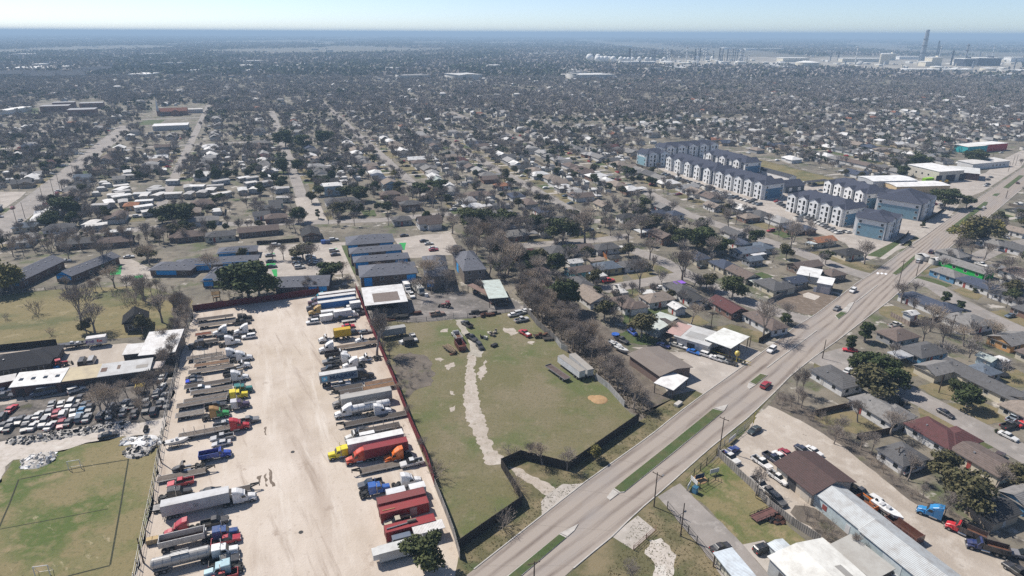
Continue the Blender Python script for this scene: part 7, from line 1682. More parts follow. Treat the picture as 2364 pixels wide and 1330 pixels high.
for q in((f1,910,1010,'v',15,9,'gable','brown','white','steep brown house with white dormers behind the apartment lot',dict(h=3.4,pitch=.7,wing=(2,-5,9,6,False))),(f1,600,720,'v',14,9,'hip','dark grey','brown','dark two storey house beside the cross street',dict(h=3.6)),(f1,470,950,'v',12,9,'hip','dark grey','grey','dark hip roofed house with a white awning behind four stepped apartments',dict()),(f1,280,400,'d',14,11,'gable','tan','pale blue','tall gabled house with pale blue front above the cross street',dict(h=4.5)),(f1,280,530,'v',15,9,'hip','brown','brick','brown roofed brick house below the tall gabled house',dict()),(f1,1690,540,'v',20,9,'hip','brown','white','long olive brown ranch house with white right wing',dict(wing=(8,-3,9,8,True))),(f1,2300,560,'d',14,10,'hip','navy','white','navy hip roofed house beside the fourth street',dict()),(f1,2080,390,'v',12,8,'hip','orange','white','bright orange hip roofed house beside the fourth street',dict()),(f1,990,250,'d',13,9,'gable','white','white','white gabled house with bright white roof at the third street',dict()),(f1,1040,300,'d',10,7,'gable','pale green','grey','pale green roofed house touching the bright white roof',dict()),(f1,810,70,'v',14,9,'hip','dark grey','white','dark hip roofed white house on a lawn at the third street',dict()),(f2,1080,400,'v',24,10,'hip','dark grey','white','long grey house with white walls right of the court',dict(wing=(-8,3,12,9,True))),(f2,970,290,'v',12,12,'hip','white','pale blue','white and pale blue two storey house among dark evergreens',dict(h=6,pitch=.12,floors=2)),(f2,360,470,'v',15,8,'gable','dark grey','grey','dark roofed house left of the court',dict()),(f2,420,420,'v',7,7,'gable','dark grey','teal','teal gabled cottage left of the court',dict()),(f2,420,560,'v',14,9,'hip','brown','brick','brown hip roofed brick house at the court corner',dict()),(f2,280,535,'v',8,7,'gable','dark grey','white','white walled annex left of the brown court corner house',dict()),(f2,250,690,'v',24,9,'gable','brown','brown','long brown roofed house behind the left apartment lot',dict()),(f2,760,720,'d',17,10,'gable','black','brown','black gabled house behind the apartment parking lot',dict()),(f3,1150,590,'v',20,9,'hip','grey','white','white walled house with grey roof right of the big dark oak',dict()),(f3,1150,420,'v',15,11,'hip','brown','brown','large brown hip roofed house below the white trailers',dict()),(f3,450,440,'v',9,8,'hip','orange','orange','orange brick hip roofed house in the trailer park',dict()),(f3,980,740,'v',17,9,'hip','brown','brown','brown hip roofed house on the cross street left of an olive tree',dict()),(f3,1330,740,'v',17,9,'hip','dark grey','cream','dark hip roofed cream house on the cross street',dict()),(e2,230,770,'v',12,9,'hip','blue grey','cream','grey roofed cream house on a bright lawn by the wide avenue',dict()),(e2,530,780,'v',17,9,'hip','dark grey','white','dark roofed house with white carport right of the bright lawn',dict()),(e2,740,340,'v',13,9,'gable','blue grey','white','white gabled house with slate roof beside the wide avenue',dict(h=3.4)),(e2,720,910,'v',24,9,'gable','dark grey','brown','long dark roofed house behind bare trees above the blue gabled houses',dict()),(e2,1030,900,'v',18,9,'gable','brown','brown','long brown roofed house right of the long dark roofed house',dict()),(e2,1680,850,'v',17,9,'hip','brown','brown','brown roofed house left of the cross street pole',dict())):
 fn,x,y,an,L,W_,rt,r,w,lab,kw=q
 H(fn,x,y,an,L,W_,rt,r,w,lab,**kw)
def mobile_home(fn,x,y,L,W_,label,rc=(.72,.71,.69)):
 p=G(*fn(x,y));HOUSES.append((p.x,p.y,7))
 t=thing('mobile_home',label,'mobile home',p,AV+rnd.choice((0,0,1.4))+rnd.uniform(-.3,.5),'mobile homes in the trailer park')
 place('walls',MB().box(-L/2,L/2,-W_/2,W_/2,.4,3.0).mesh('walls','corrugated'),t,col=rnd.choice([(.6,.6,.58),(.45,.47,.48),(.55,.5,.42)]))
 b=MB();roof_geo(b,L,W_,3.14,.12,.25,False,lambda v:v);place('roof',b.mesh('roof','flat_roof'),t,col=rnd.choice([rc,(.55,.55,.54),(.4,.39,.38),(.62,.6,.57)]))
 for i in range(3):place('window',cached('cwin',None),t,(-L/2+(i+.5)*L/3,-W_/2-.02,1.8))
for i,(x,y)in enumerate(((360,310),(300,340),(350,355),(350,250),(350,285),(580,345),(720,340),(870,330),(1020,330),(1150,315),(1230,290),(690,290),(560,330),(230,415),(150,445),(370,410),(580,405),(570,460),(1010,260),(1100,255),(1280,250),(1340,330),(1330,200),(450,145),(410,110),(680,270),(860,200),(760,90),(650,505),(320,715),(60,630),(110,650))):
 mobile_home(f3,x,y,rnd.uniform(7,11),rnd.uniform(4,5.5),'white roofed mobile home in the trailer park')
for i,(x,y)in enumerate(((100,170),(170,220),(210,280),(90,290),(300,215),(430,280),(480,275),(330,160),(180,170),(500,370))):
 mobile_home(f2,x,y,rnd.uniform(7,10),5,'white roofed mobile home near the court street end')
H(f3,335,180,'v',9,9,'gable','grey','cream','arched grey roofed hall beside a flat carport in the trailer park',h=3)
g=G(*f5(1345,735));t=house(g+U*8,AV,32,12,'red brick church with a white steeple beyond the streets',False,(.26,.12,.09),(.3,.14,.1),h=5,pitch=.55,wing=(4,-5,13,9,True),door=False,windows=False,cat='church',name='church')
b=MB();b.box(-1.3,1.3,-1.3,1.3,0,8,0);b.loft([(-1.2,-1.2,8),(1.2,-1.2,8),(1.2,1.2,8),(-1.2,1.2,8)],[(-.1,-.1,20),(.1,-.1,20),(.1,.1,20),(-.1,.1,20)],1);place('steeple',b.mesh('steeple',['wall','white_trim']),t,(-15,-4,0),col=(.6,.58,.55))
for i in range(5):place('window',cached('win',None),t,(-12+i*3,-6.06,2.6),scale=(1.5,1,2))
HOUSES.append((g.x,g.y,40))
slab_building(G(*f5(1520,715))+U*6,AV,17,9,4.5,'white flat roofed church hall right of the brick church',(.6,.58,.55),(.55,.5,.46),.02,roofm='flat_roof',wallm='wall')
for(x,y,L,w,l)in((640,735,28,18,'large brick school block with flat grey roof, nearest of four'),(430,705,30,16,'large brick school block with flat grey roof, leftmost of four'),(715,680,26,14,'large brick school block with flat grey roof, farthest right of four'),(500,675,24,12,'large brick school block with flat grey roof, farthest left of four')):
 g=G(*f5(x,y));HOUSES.append((g.x,g.y,32));slab_building(g+U*w/2,AV,L,w,7,l,(.36,.36,.37),(.27,.15,.12),.01,roofm='flat_roof',wallm='wall',windows=[('s',-L/2+5+i*8,3,2,3)for i in range(int(L/8))])
g=G(*f5(1330,850));HOUSES.append((g.x,g.y,30));slab_building(g+U*12,AV,32,18,4.5,'white flat roofed shop block with roof units below the church',(.72,.71,.7),(.5,.48,.46),.01,roofm='flat_roof',wallm='wall')
# areas kept free of procedural houses and trees
for px in([(-80,590),(60,580),(480,560),(800,530),(1060,525),(1125,560),(1140,700),(820,690),(440,700),(0,700),(-80,700)],[(1478,320),(1560,325),(1700,340),(1980,415),(2240,430),(2240,500),(2085,605),(1975,612),(1945,560),(1800,508),(1700,476),(1560,416),(1490,378)],cc(d1,[(350,480),(720,480),(1310,640),(1480,840),(1240,1020),(960,1220),(640,1240),(300,860),(320,540)]),cc(e7,[(1340,200),(2000,180),(2000,330),(1830,480),(1500,480),(1340,350)]),[(350,248),(470,240),(475,285),(440,310),(350,310),(320,295)],[(80,236),(240,232),(245,268),(75,268)],cc(e8,[(-100,1000),(480,780),(900,400),(1900,380),(2000,520),(1500,1250),(500,1330),(-100,1330)]),cc(f3,[(130,170),(560,170),(900,190),(1450,160),(1450,340),(950,370),(680,380),(640,480),(120,480)]),[(-200,1000),(1900,1000),(2400,1400),(-200,1400)],[(1735,965),(1800,885),(1870,840),(1905,865),(1850,935),(1775,940)],[(440,660),(1240,660),(1500,960),(1000,1330),(300,1330)],[(-60,690),(440,690),(440,1000),(-60,1000)],[(1650,1000),(1780,930),(2060,1080),(2364,1300),(2364,1400),(1650,1400)]):
 EXCL.append([(G(*q).x,G(*q).y)for q in px])
EXCL.append([(G(*q).x,G(*q).y)for q in cc(f6,[(200,425),(1150,452),(2364,445),(2364,345),(1900,340),(1100,365),(200,385)])]);EXCL.append([(G(*q).x,G(*q).y)for q in cc(f7,[(0,445),(700,475),(1300,525),(2200,535),(2400,490),(2400,350),(1400,345),(500,340),(0,350)])])
BB=[(min(p[0]for p in e),max(p[0]for p in e),min(p[1]for p in e),max(p[1]for p in e),e)for e in EXCL]
def blocked(x,y):return any(a<=x<=b and c<=y<=d and inpoly((x,y),e)for a,b,c,d,e in BB)
ANCH=[(n,G(x,y))for n,x,y in(('the vivid green house',2225,620),('the blue house',2110,825),('the red roofed house',2165,1015),('the navy roofed house',2140,710),('the black trampoline',2310,866),('the grey walled garage',1905,665),('the muddy vacant lot',1860,690),('the white repair shop',1610,785),('the bright green yard',1470,780),('the tall street oak',1350,560),('the cul de sac',1400,665),('the yellow house',1400,628),('the picket fence',1260,770),('the white trailers',1320,860),('the brown low shop',1515,840),('the pale green shed',1140,670),('the white roofed shed',890,690),('the four stepped apartments',880,590),('the open apartment lot',990,560),('the left apartment lot',700,590),('the maroon fence',580,690),('the black gabled barn',320,745),('the blue gabled house',195,620),('the tan meadow',90,720),('the scrap cars',200,945),('the workshop row',200,860),('the white roofed barn',370,790),('the court street end',715,500),('the big dark oak',405,495),('the trailer park',300,450),('the wide avenue',90,470),('the brick church',400,260),('the school blocks',170,255),('the bright white roof',1000,412),('the white gabled dormers',990,520),('the bright orange roof',1157,432),('the blue front row',1660,430),('the grass basin',1800,390),('the road corner block',2020,540),('the terracotta roof',1905,560),('the cream walled garage',2180,405),('the turquoise shop',2260,350),('the gravel drive',2100,1130),('the dump trucks',2260,1250),('the brown roofed garage',1890,1090),('the grass lot',1680,1140),('the dark front fence',1300,1080),('the red fence',950,990),('the car lot',1780,1010),('the side street evergreen',2020,870))]
def where(p):
 b=min(ANCH,key=lambda a:(a[1].x-p[0])**2+(a[1].y-p[1])**2)
 if math.hypot(b[1].x-p[0],b[1].y-p[1])<45+p[1]*.05:return 'near '+b[0]
 u,v=to_uv(p)
 s='left of the wide avenue' if v<-127 else 'right of the wide avenue' if v<-53 else 'left of the court street' if v<20 else 'right of the court street' if v<91 else 'behind the third street' if v<160 else 'left of the far blue blocks' if v<240 else 'beyond the blue blocks' if v<420 else 'far right beyond the shops'
 f='far ' if u>620 else ''
 return f+s
# trees placed by hand
def TT(fn,kind,lst,what):
 for q in lst:
  x,yb,yt=q[:3];px,py=fn(x,yb)if fn else(x,yb);p=G(px,py)
  top=fn(x,yt)[1]if fn else yt
  tree(kind,p,max(1.2,min(22,hgt(px,py,top))),what+' '+where(p),q[3]if len(q)>3 else 1.0)
TT(None,'bare',[(1350,565,475,1.1),(1575,652,568,1.35),(2080,700,650,1.2),(1995,610,555,1.2),(1825,570,505),(1682,532,478),(1595,748,700,1.1),(1760,782,690,.9),(1820,748,700,1.1),(1475,668,590,.9),(240,615,555,1.2),(235,958,890,1.2),(255,965,880,1.1),(345,612,560,1.3),(190,760,655,1.0),(265,665,610,1.1),(335,695,630),(330,695,650),(220,770,700,1.2),(375,745,675,1.2),(160,600,560),(490,640,580,1.2),(1745,1143,1080,.8),(1455,1350,1300),(1850,910,850,.9),(1838,905,860,.8),(2290,790,740,1.2),(2145,765,700,1.2),(2130,790,730,1.2),(2175,800,745,1.3),(2225,800,750,1.3),(2240,810,770,1.3),(1980,975,925,1.1),(2055,1005,945,1.3),(1935,1010,960,1.0),(1925,1025,980),(2095,1110,1050,.9),(2300,1125,1080,1.3),(2205,595,545,1.2),(2240,590,560,1.2),(2270,600,560,1.2),(2320,640,590,1.2),(1550,775,740),(1580,640,570),(1310,770,730),(1240,645,590,1.1),(1170,640,560,1.1),(1130,640,580,1.2),(1090,600,540,1.2),(1060,620,565,1.2),(990,660,590,1.3),(1015,650,600,1.2),(1030,672,620,1.2),(985,640,600,1.3),(930,650,600,1.2),(960,690,640,1.0),(880,640,605,1.2),(1045,540,490,1.2),(1095,545,500,1.2),(1100,590,550,1.2),(1150,560,500,1.2),(1200,550,490,1.2),(870,820,720,1.0),(878,790,730,1.1),(890,760,720,1.1),(1240,700,640),(720,610,560,1.3),(790,640,600,1.2),(655,600,560),(630,600,560),(475,560,520),(560,690,650,1.0),(1270,505,470),(1000,480,430,1.2),(1075,485,440,1.2),(1340,545,500,1.2),(1450,560,505,1.2),(1410,545,500),(1480,550,490,1.3),(1500,600,545,1.2),(1640,600,545,1.1)],'bare tree')
TT(d2,'bare',[(520,500,380,1.1),(595,530,385,1.3),(770,575,425,1.1)],'small bare tree')
TT(d2,'shrub',[(320,980,860,1.4),(410,740,640,1.2),(390,690,600,1.2),(370,470,400,2.0)],'bare shrub')
TT(None,'oak',[(980,1322,1245,1.2),(575,690,605,1.5),(600,690,620,1.3),(2025,882,815,1.35),(2055,905,850,1.2),(1980,868,815,1.2),(405,520,470,1.6),(375,515,475,1.4),(430,510,468,1.4),(150,500,455,1.5),(115,530,490,1.4),(2180,480,435,1.5),(2230,480,450,1.4),(1620,580,525,1.6),(1660,590,545,1.4),(1580,570,525,1.3),(1300,560,500,1.3),(1280,630,585,1.2),(1690,690,640,1.2),(1310,720,640,1.0),(2230,940,890,1.4),(800,460,428,1.6),(830,465,430,1.4),(740,452,428,1.4),(690,515,478,1.3),(970,460,420,1.5),(1010,455,415,1.5),(1100,530,480,1.5),(1140,535,490,1.5),(1165,530,485,1.4),(1085,520,480,1.4),(765,650,605,1.4),(700,345,310,1.5),(2250,380,345,1.6),(2120,390,355,1.5),(2330,700,665,1.3),(1235,530,495),(750,335,300,1.4),(660,340,300,1.4),(500,420,390),(610,420,395),(655,400,365,1.0),(688,400,368,1.0),(1905,610,575,1.0)],'dark evergreen tree')
TT(None,'olive',[(2010,920,850,1.4),(2230,1185,1100,1.2),(2195,1150,1090,1.0),(2340,1120,1070,1.3),(2265,560,500,1.5),(780,500,465,1.5),(700,600,560,1.6),(400,550,515,1.5),(340,600,570,1.8),(1500,540,495,1.3),(560,600,570),(330,770,725),(200,770,735),(1480,505,470),(1630,670,630,1.3),(1370,660,620),(1480,780,720,1.2),(1395,740,690,1.2),(720,470,440)],'olive green tree')
TT(None,'yellow',[(5,675,598,1.3),(30,670,605,1.2),(910,410,390,1.2),(2225,560,505,1.3),(2280,555,502,1.2)],'yellow green tree in bud')
TT(None,'cone',[(1378,697,658,1.0),(1995,790,740,1.6),(1965,810,770,1.4),(2178,700,670,1.8),(1995,790,742,1.3),(735,505,480,1.0)],'dense dark conical evergreen')
TT(None,'bush',[(1425,692,672,1.1),(2218,715,695,1.2),(2250,675,665,1.2),(1370,605,590,1.6),(190,545,535,1.4),(105,550,540,1.4),(2100,570,560,1.0),(2130,525,512,1.0),(1820,545,532),(2300,1000,990,.9),(470,545,530,1.6)],'round clipped bush')
TT(d2,'yellow',[(965,495,380,.9)],'bright green slender tree')
TT(None,'shrub',[(85,725,692,1.3),(15,738,722,1.4),(310,700,665,1.5),(290,700,670,1.4),(120,775,755,1.2),(1005,1105,1070,1.5),(920,1000,980,1.5),(1010,1080,1060,1.6),],'bare shrub')
def scatter(px,n,kinds,h,what,seed,ground=False):
 g=random.Random(seed);poly=[(G(*q).x,G(*q).y)for q in px];xs=[p[0]for p in poly];ys=[p[1]for p in poly];k=0;tries=0;pts=[]
 while k<n and tries<n*40:
  tries+=1;x,y=g.uniform(min(xs),max(xs)),g.uniform(min(ys),max(ys))
  if not inpoly((x,y),poly)or any((x-a)**2+(y-b)**2<2.2 for a,b in pts):continue
  pts.append((x,y));k+=1
  kd=g.choice(kinds);p=Vector((x,y,0));tree(kd,p,g.uniform(*h)*(1 if kd=='bare' else .45),what+('' if kd!='shrub' else ' low')+' '+where(p),g.uniform(.7,1.0))
TH1=[(1205,650),(1240,660),(1290,690),(1335,735),(1378,800),(1412,845),(1440,900),(1500,940),(1530,955),(1500,965),(1475,965),(1442,935),(1405,890),(1375,865),(1350,830),(1313,808),(1280,776),(1241,743),(1213,704),(1190,680)]
scatter(TH1,150,['bare','bare','bare','shrub'],(5,8.5),'bare thicket tree',3)
scatter([(405,690),(443,722),(432,765),(417,815),(400,872),(372,872),(385,800),(400,740)],46,['bare','shrub','shrub'],(5,8),'brush strip tree',4)
scatter([(1790,915),(1850,935),(1960,1010),(2040,1062),(2090,1120),(2200,1190),(2150,1190),(2020,1085),(1940,1022),(1848,966),(1785,935)],40,['shrub','shrub','shrub','bare'],(4,7),'brush beside the drive',5)
scatter([(210,905),(400,870),(395,925),(375,965),(250,975)],22,['bare','shrub'],(4.5,7.5),'bare scrap row tree',6)
scatter([(480,672),(640,660),(690,665),(820,645),(820,662),(700,678),(480,700)],22,['shrub','shrub','bare'],(4,7),'bare hedge tree',7)
scatter([(960,668),(1110,660),(1130,680),(1000,682)],9,['bare','shrub'],(5,8),'bare yard tree',8)
scatter(cc(d4,[(640,800),(800,900),(1000,1060),(1150,1160),(1080,1180),(900,1080),(700,940)]),16,['shrub','bare'],(4,6.5),'bare weed tree',9)
scatter(cc(c7,[(420,520),(520,470),(640,500),(700,620),(560,740),(480,760),(440,640)]),12,['shrub'],(3,5),'grey brush clump',10)
scatter([(870,770),(880,770),(930,900),(990,1060),(1000,1110),(960,1010),(900,870)],12,['shrub','bare'],(3.5,5),'bare fence line tree',12)
scatter([(120,660),(430,672),(440,690),(300,690),(120,672)],22,['shrub','bare'],(5,8),'bare meadow edge tree',13)
scatter([(0,568),(120,558),(440,545),(440,562),(120,585),(0,600)],44,['bare'],(6,9),'bare tree row',14)
scatter([(1060,560),(1130,540),(1190,570),(1210,640),(1150,650),(1110,610)],26,['bare'],(8,12),'bare wood tree',15)
def tufts(name,px,n,h,m,seed):
 g=np.random.default_rng(seed);poly=[(G(*q).x,G(*q).y)for q in px];xs=[p[0]for p in poly];ys=[p[1]for p in poly];P=[]
 while len(P)<n:
  x,y=g.uniform(min(xs),max(xs)),g.uniform(min(ys),max(ys))
  if inpoly((x,y),poly):P.append((x,y))
 P=np.array(P);k=4;c=np.repeat(P,k,0)+g.normal(size=(n*k,2))*.12;t=g.uniform(0,6.28,n*k);s=g.uniform(.04,.16,n*k);hh=h*g.uniform(.4,1,n*k)
 dx,dy=np.cos(t)*s,np.sin(t)*s;z0=np.full(n*k,.01);lean=g.normal(size=(n*k,2))*h*.4
 v=np.stack([np.stack([c[:,0]-dx,c[:,1]-dy,z0],1),np.stack([c[:,0]+dx,c[:,1]+dy,z0],1),np.stack([c[:,0]+dx*.3+lean[:,0],c[:,1]+dy*.3+lean[:,1],hh],1),np.stack([c[:,0]-dx*.3+lean[:,0],c[:,1]-dy*.3+lean[:,1],hh],1)],1).reshape(-1,3)
 o=place(name,fast_mesh(name,v,np.arange(n*k*4).reshape(-1,4),m));o.color=(.1,.1,.04,1);tag(o,kind='stuff')
leafmat('grass_blade',(.12,.115,.045),(.2,.17,.09))
tufts('weeds',cc(d3,[(90,895),(300,845),(640,1245),(700,1340),(-150,1340),(-30,1160)]),700,.14,'grass_blade',3)
tufts('weeds',[(1062,1272),(1205,1169),(1312,1089),(1474,976),(1600,900),(1500,1005),(1251,1189),(1075,1330)],900,.14,'grass_blade',4)
tufts('dead_leaves',TH1,2500,.5,'brush',5)
# poles
for fn,lst in((d3,[(215,835,590,1),(685,425,195,1),(405,1045,810,0)]),(d7,[(600,1090,925,0),(1420,370,245,0),(1258,480,230,1),(470,460,340,0)]),(d1,[(285,585,465,0),(1020,625,480,1),(1370,785,690,0),(565,490,420,0)]),(d6,[(690,1310,1150,1),(1060,690,540,0),(1155,215,20,1)]),(e9,[(735,880,560,0),(1475,115,-10,0)]),(e5,[(640,400,170,1),(1635,985,750,1),(455,650,480,0)]),(e2,[(152,720,565,1),(222,665,520,0),(382,515,380,0),(472,450,315,0),(525,400,270,0),(647,290,185,0),(15,850,700,0),(1160,960,790,1),(165,410,300,0)]),(f2,[(565,310,170,0)]),(e8,[(1225,670,550,0),(1400,680,540,0),(1755,750,590,0),(1805,750,570,0),(1640,1320,1190,0),(1680,860,690,0)]),(c2,[(118,1220,1005,0),(268,365,185,0)]),(c5,[(1290,1265,1150,0)]),(d2,[(535,1345,1245,1)])):
 for x,yb,yt,arm in lst:
  px,py=fn(x,yb);pole(px,py,max(4,min(14,hgt(px,py,fn(x,yt)[1]))),'wooden pole '+('with crossarm ' if arm else '')+where(G(px,py)),bool(arm),lamp=fn is d3 and x==215)
# the suburb beyond
g=random.Random(99)
lots=[]
for sv in STREETS:
 for side in(-1,1):
  u=60.0
  while u<1560:
   u+=g.uniform(12.5,15.5)
   v=sv+side*g.uniform(16,20)
   if any(abs(u-c)<12 for c in CROSS):continue
   p=uvp(u,v);x,y,z=PJ(p)
   if z<60 or x<-70 or x>2440 or y>1360:continue
   if blocked(p.x,p.y)or any((p.x-a)**2+(p.y-b)**2<(4.5+c)**2 for a,b,c in HOUSES):continue
   if any(blocked(p.x+dx,p.y+dy)for dx,dy in((6,0),(-6,0),(0,6),(0,-6)))and p.y<500:continue
   if g.random()<(0 if u<500 else .25 if u<650 else .55 if u<850 else .82):continue
   lots.append((z,p,u,v,side))
lots.sort(key=lambda q:q[0])
RCF=[('dark grey','dark grey')]*3+[('brown','brown')]*3+[('grey','grey')]*5+[('black','black')]*1+[('pale grey','pale grey')]*5+[('tan','tan')]*4+[('white','white')]*4+[('navy','navy'),('red','red')]
NIND=215
fv,ff,fm=[],[],[]
FARM=['far_roof_dark','far_roof_brown','far_roof_grey','far_roof_pale','far_wall','far_roof_red','far_slab']
for n,c in zip(FARM,((.11,.11,.115),(.19,.155,.135),(.31,.3,.29),(.66,.65,.63),(.6,.58,.54),(.25,.12,.08),(.46,.42,.38))):plain(n,c,.9,0,.3,.05,.1)
def far_house(p,ang,L,W,h,pitch,mi,cp=None):
 ca,sa=math.cos(ang),math.sin(ang);o=len(fv);a,c=L/2,W/2;zt=h+c*pitch;hx=a*.55
 def T(x,y,z):return(p.x+x*ca-y*sa,p.y+x*sa+y*ca,z)
 for x,y,z in((-a,-c,0),(a,-c,0),(a,c,0),(-a,c,0),(-a,-c,h),(a,-c,h),(a,c,h),(-a,c,h)):fv.append(T(x*.95,y*.95,z))
 for x,y,z in((-a,-c,h),(a,-c,h),(a,c,h),(-a,c,h),(-hx,0,zt),(hx,0,zt)):fv.append(T(x,y,z))
 for f,m in(((0,1,5,4),4),((1,2,6,5),4),((2,3,7,6),4),((3,0,4,7),4),((8,9,13,12),mi),((10,11,12,13),mi),((9,10,13,13),mi),((11,8,12,12),mi)):ff.append(tuple(o+i for i in f));fm.append(m)
 if cp:
  o=len(fv)
  for x,y in((a+1,-c-7),(a+4,-c-7),(a+4,c),(a+1,c)):fv.append(T(x,y*cp,.05))
  ff.append((o,o+1,o+2,o+3));fm.append(6)
WCN=['white','cream','grey','brick','tan','white','white']
for i,(z,p,u,v,side)in enumerate(lots):
 L,W_=g.uniform(9.5,13.5),g.uniform(7,9);an=(AV if g.random()<.35 else AU)+g.uniform(-.04,.04)
 r=g.choice(RCF);hip=g.random()<.5;wc=g.choice(WCN)
 if i<NIND:
  wing=(L*.28*g.choice((-1,1)),2.5*g.choice((-1,1)),W_*.9,W_*.8,True)if g.random()<.5 else None
  house(p,an,L,W_,'%s %s roofed %s house %s'%(r[1],'hip' if hip else 'gable',wc,where(p)),hip,RC[r[0]],WC[wc],wing=wing,windows=z<330,door=z<330,carport=(L/2+3,0,6,5.5,g.choice([(.68,.67,.65),(.5,.5,.5),(.2,.2,.2)]))if g.random()<.35 else None,group='houses of the suburb',roofmat='flat_roof' if r[0]=='white' else 'shingle')
  if g.random()<.8:
   q=p+(Vector((math.cos(an),math.sin(an),0))*(L/2+3))
   strip('driveway',[q-U*0+V*(-side*1),q+V*(-side*15)],3.4,'slab',.03,True,False)
  for q_ in range(g.choice((0,1,1,2))):
   c_=p+V*(side*g.uniform(12,15))+U*g.uniform(-6,6);far_house(c_,AV,g.uniform(3,6),g.uniform(3,5),2.3,.3,g.choice([0,2,3,3]))
 else:
  far_house(p,an,L,W_,3.2,.42,{'dark grey':0,'black':0,'navy':0,'brown':1,'tan':2,'grey':2,'pale grey':2,'white':3,'orange':5,'red':5}[r[0]],g.choice((-1,1)))
  if g.random()<.6:far_house(p+V*(side*13)+U*g.uniform(-6,6),AV,g.uniform(3,7),g.uniform(3,5),2.4,.15,g.choice([2,3,3]))
for i in range(800):
 y=1450*math.exp(g.random()**1.1*2.0);x=g.uniform(-.85,.85)*y
 if blocked(x,y):continue
 s=g.uniform(10,22)if g.random()<.88 else g.uniform(30,110)
 far_house(Vector((x,y,0)),AV+g.choice((0,1.57))+g.uniform(-.2,.2),s,s*g.uniform(.4,.7),g.uniform(3,6)if s<25 else g.uniform(7,11),.3 if s<25 else .02,g.choice([0,1,1,2,2,2,3])if s<25 else g.choice([2,3,3]))
o=place('distant_houses',fast_mesh('distant_houses',np.array(fv),np.array(ff),FARM,fm));tag(o,kind='stuff')
cand=[]
for i in range(34000):
 y=110*(1650/110)**(g.random()**.45);x=g.uniform(-.86,.86)*y
 if math.hypot(x,y)<100:continue
 uu,vv=to_uv((x,y))
 if(vv>130 and uu<260 and g.random()<.6)or g.random()<(.5 if uu<480 else .2 if uu<650 else 0):continue
 if mnoise.noise((x/90,y/130,3))<-.12 and g.random()<.55:continue
 cand.append((x,y))
hb={}
for a,b,c in HOUSES+[(q[1].x,q[1].y,5.5)for q in lots]:hb.setdefault((int(a//20),int(b//20)),[]).append((a,b,c))
def free(x,y,m):
 k,l=int(x//20),int(y//20)
 return not any((x-a)**2+(y-b)**2<(c*.85+m)**2 for i in(-1,0,1)for j in(-1,0,1)for a,b,c in hb.get((k+i,l+j),()))
cand=[(x,y)for x,y in cand if not blocked(x,y)and free(x,y,1.0)and not(y<420 and any(blocked(x+a,y+b)for a,b in((3,0),(-3,0),(0,3),(0,-3))))]
cand=[q for q in cand if-80<PJ((q[0],q[1],0))[0]<2450 and PJ((q[0],q[1],0))[1]<1340]
cand.sort(key=lambda q:PJ((q[0],q[1],0))[2])
nb=sum(1 for o in COL.objects if o.name.startswith('bare_tree'));no=sum(1 for o in COL.objects if o.name.startswith('evergreen_tree'));nl=sum(1 for o in COL.objects if o.name.startswith('olive_tree'))
rest=[]
for x,y in cand:
 q_=max(0,mnoise.noise((x/110,y/160,9))-.08);k=g.choices(['bare','oak','olive'],(.86,.05+q_*.4,.09)if y<420 else(.84,.05+1.5*q_,.06))[0];hgt_=g.uniform(4.5,9.5)if k=='bare' else g.uniform(4,8);p=Vector((x,y,0))
 if(k=='bare' and nb<298):tree('bare',p,hgt_,'bare tree '+where(p),g.uniform(.85,1.2));nb+=1
 elif(k=='oak' and no<170):tree('oak',p,hgt_,'dark evergreen tree '+where(p),g.uniform(.9,1.3));no+=1
 elif(k=='olive' and nl<110):tree('olive',p,hgt_,'olive green tree '+where(p),g.uniform(.9,1.3));nl+=1
 else:rest.append((x,y,hgt_,k))
FT=['far_bare','far_green','far_olive']
for n,a,b in(('far_bare',(.19,.165,.15),(.33,.29,.26)),('far_green',(.03,.045,.02),(.065,.08,.034)),('far_olive',(.075,.075,.042),(.12,.108,.065))):
 ground_mat(n,[a,(b,.05,.4,.6)],.95)
gn=np.random.default_rng(5);VV,MI_=[],[]
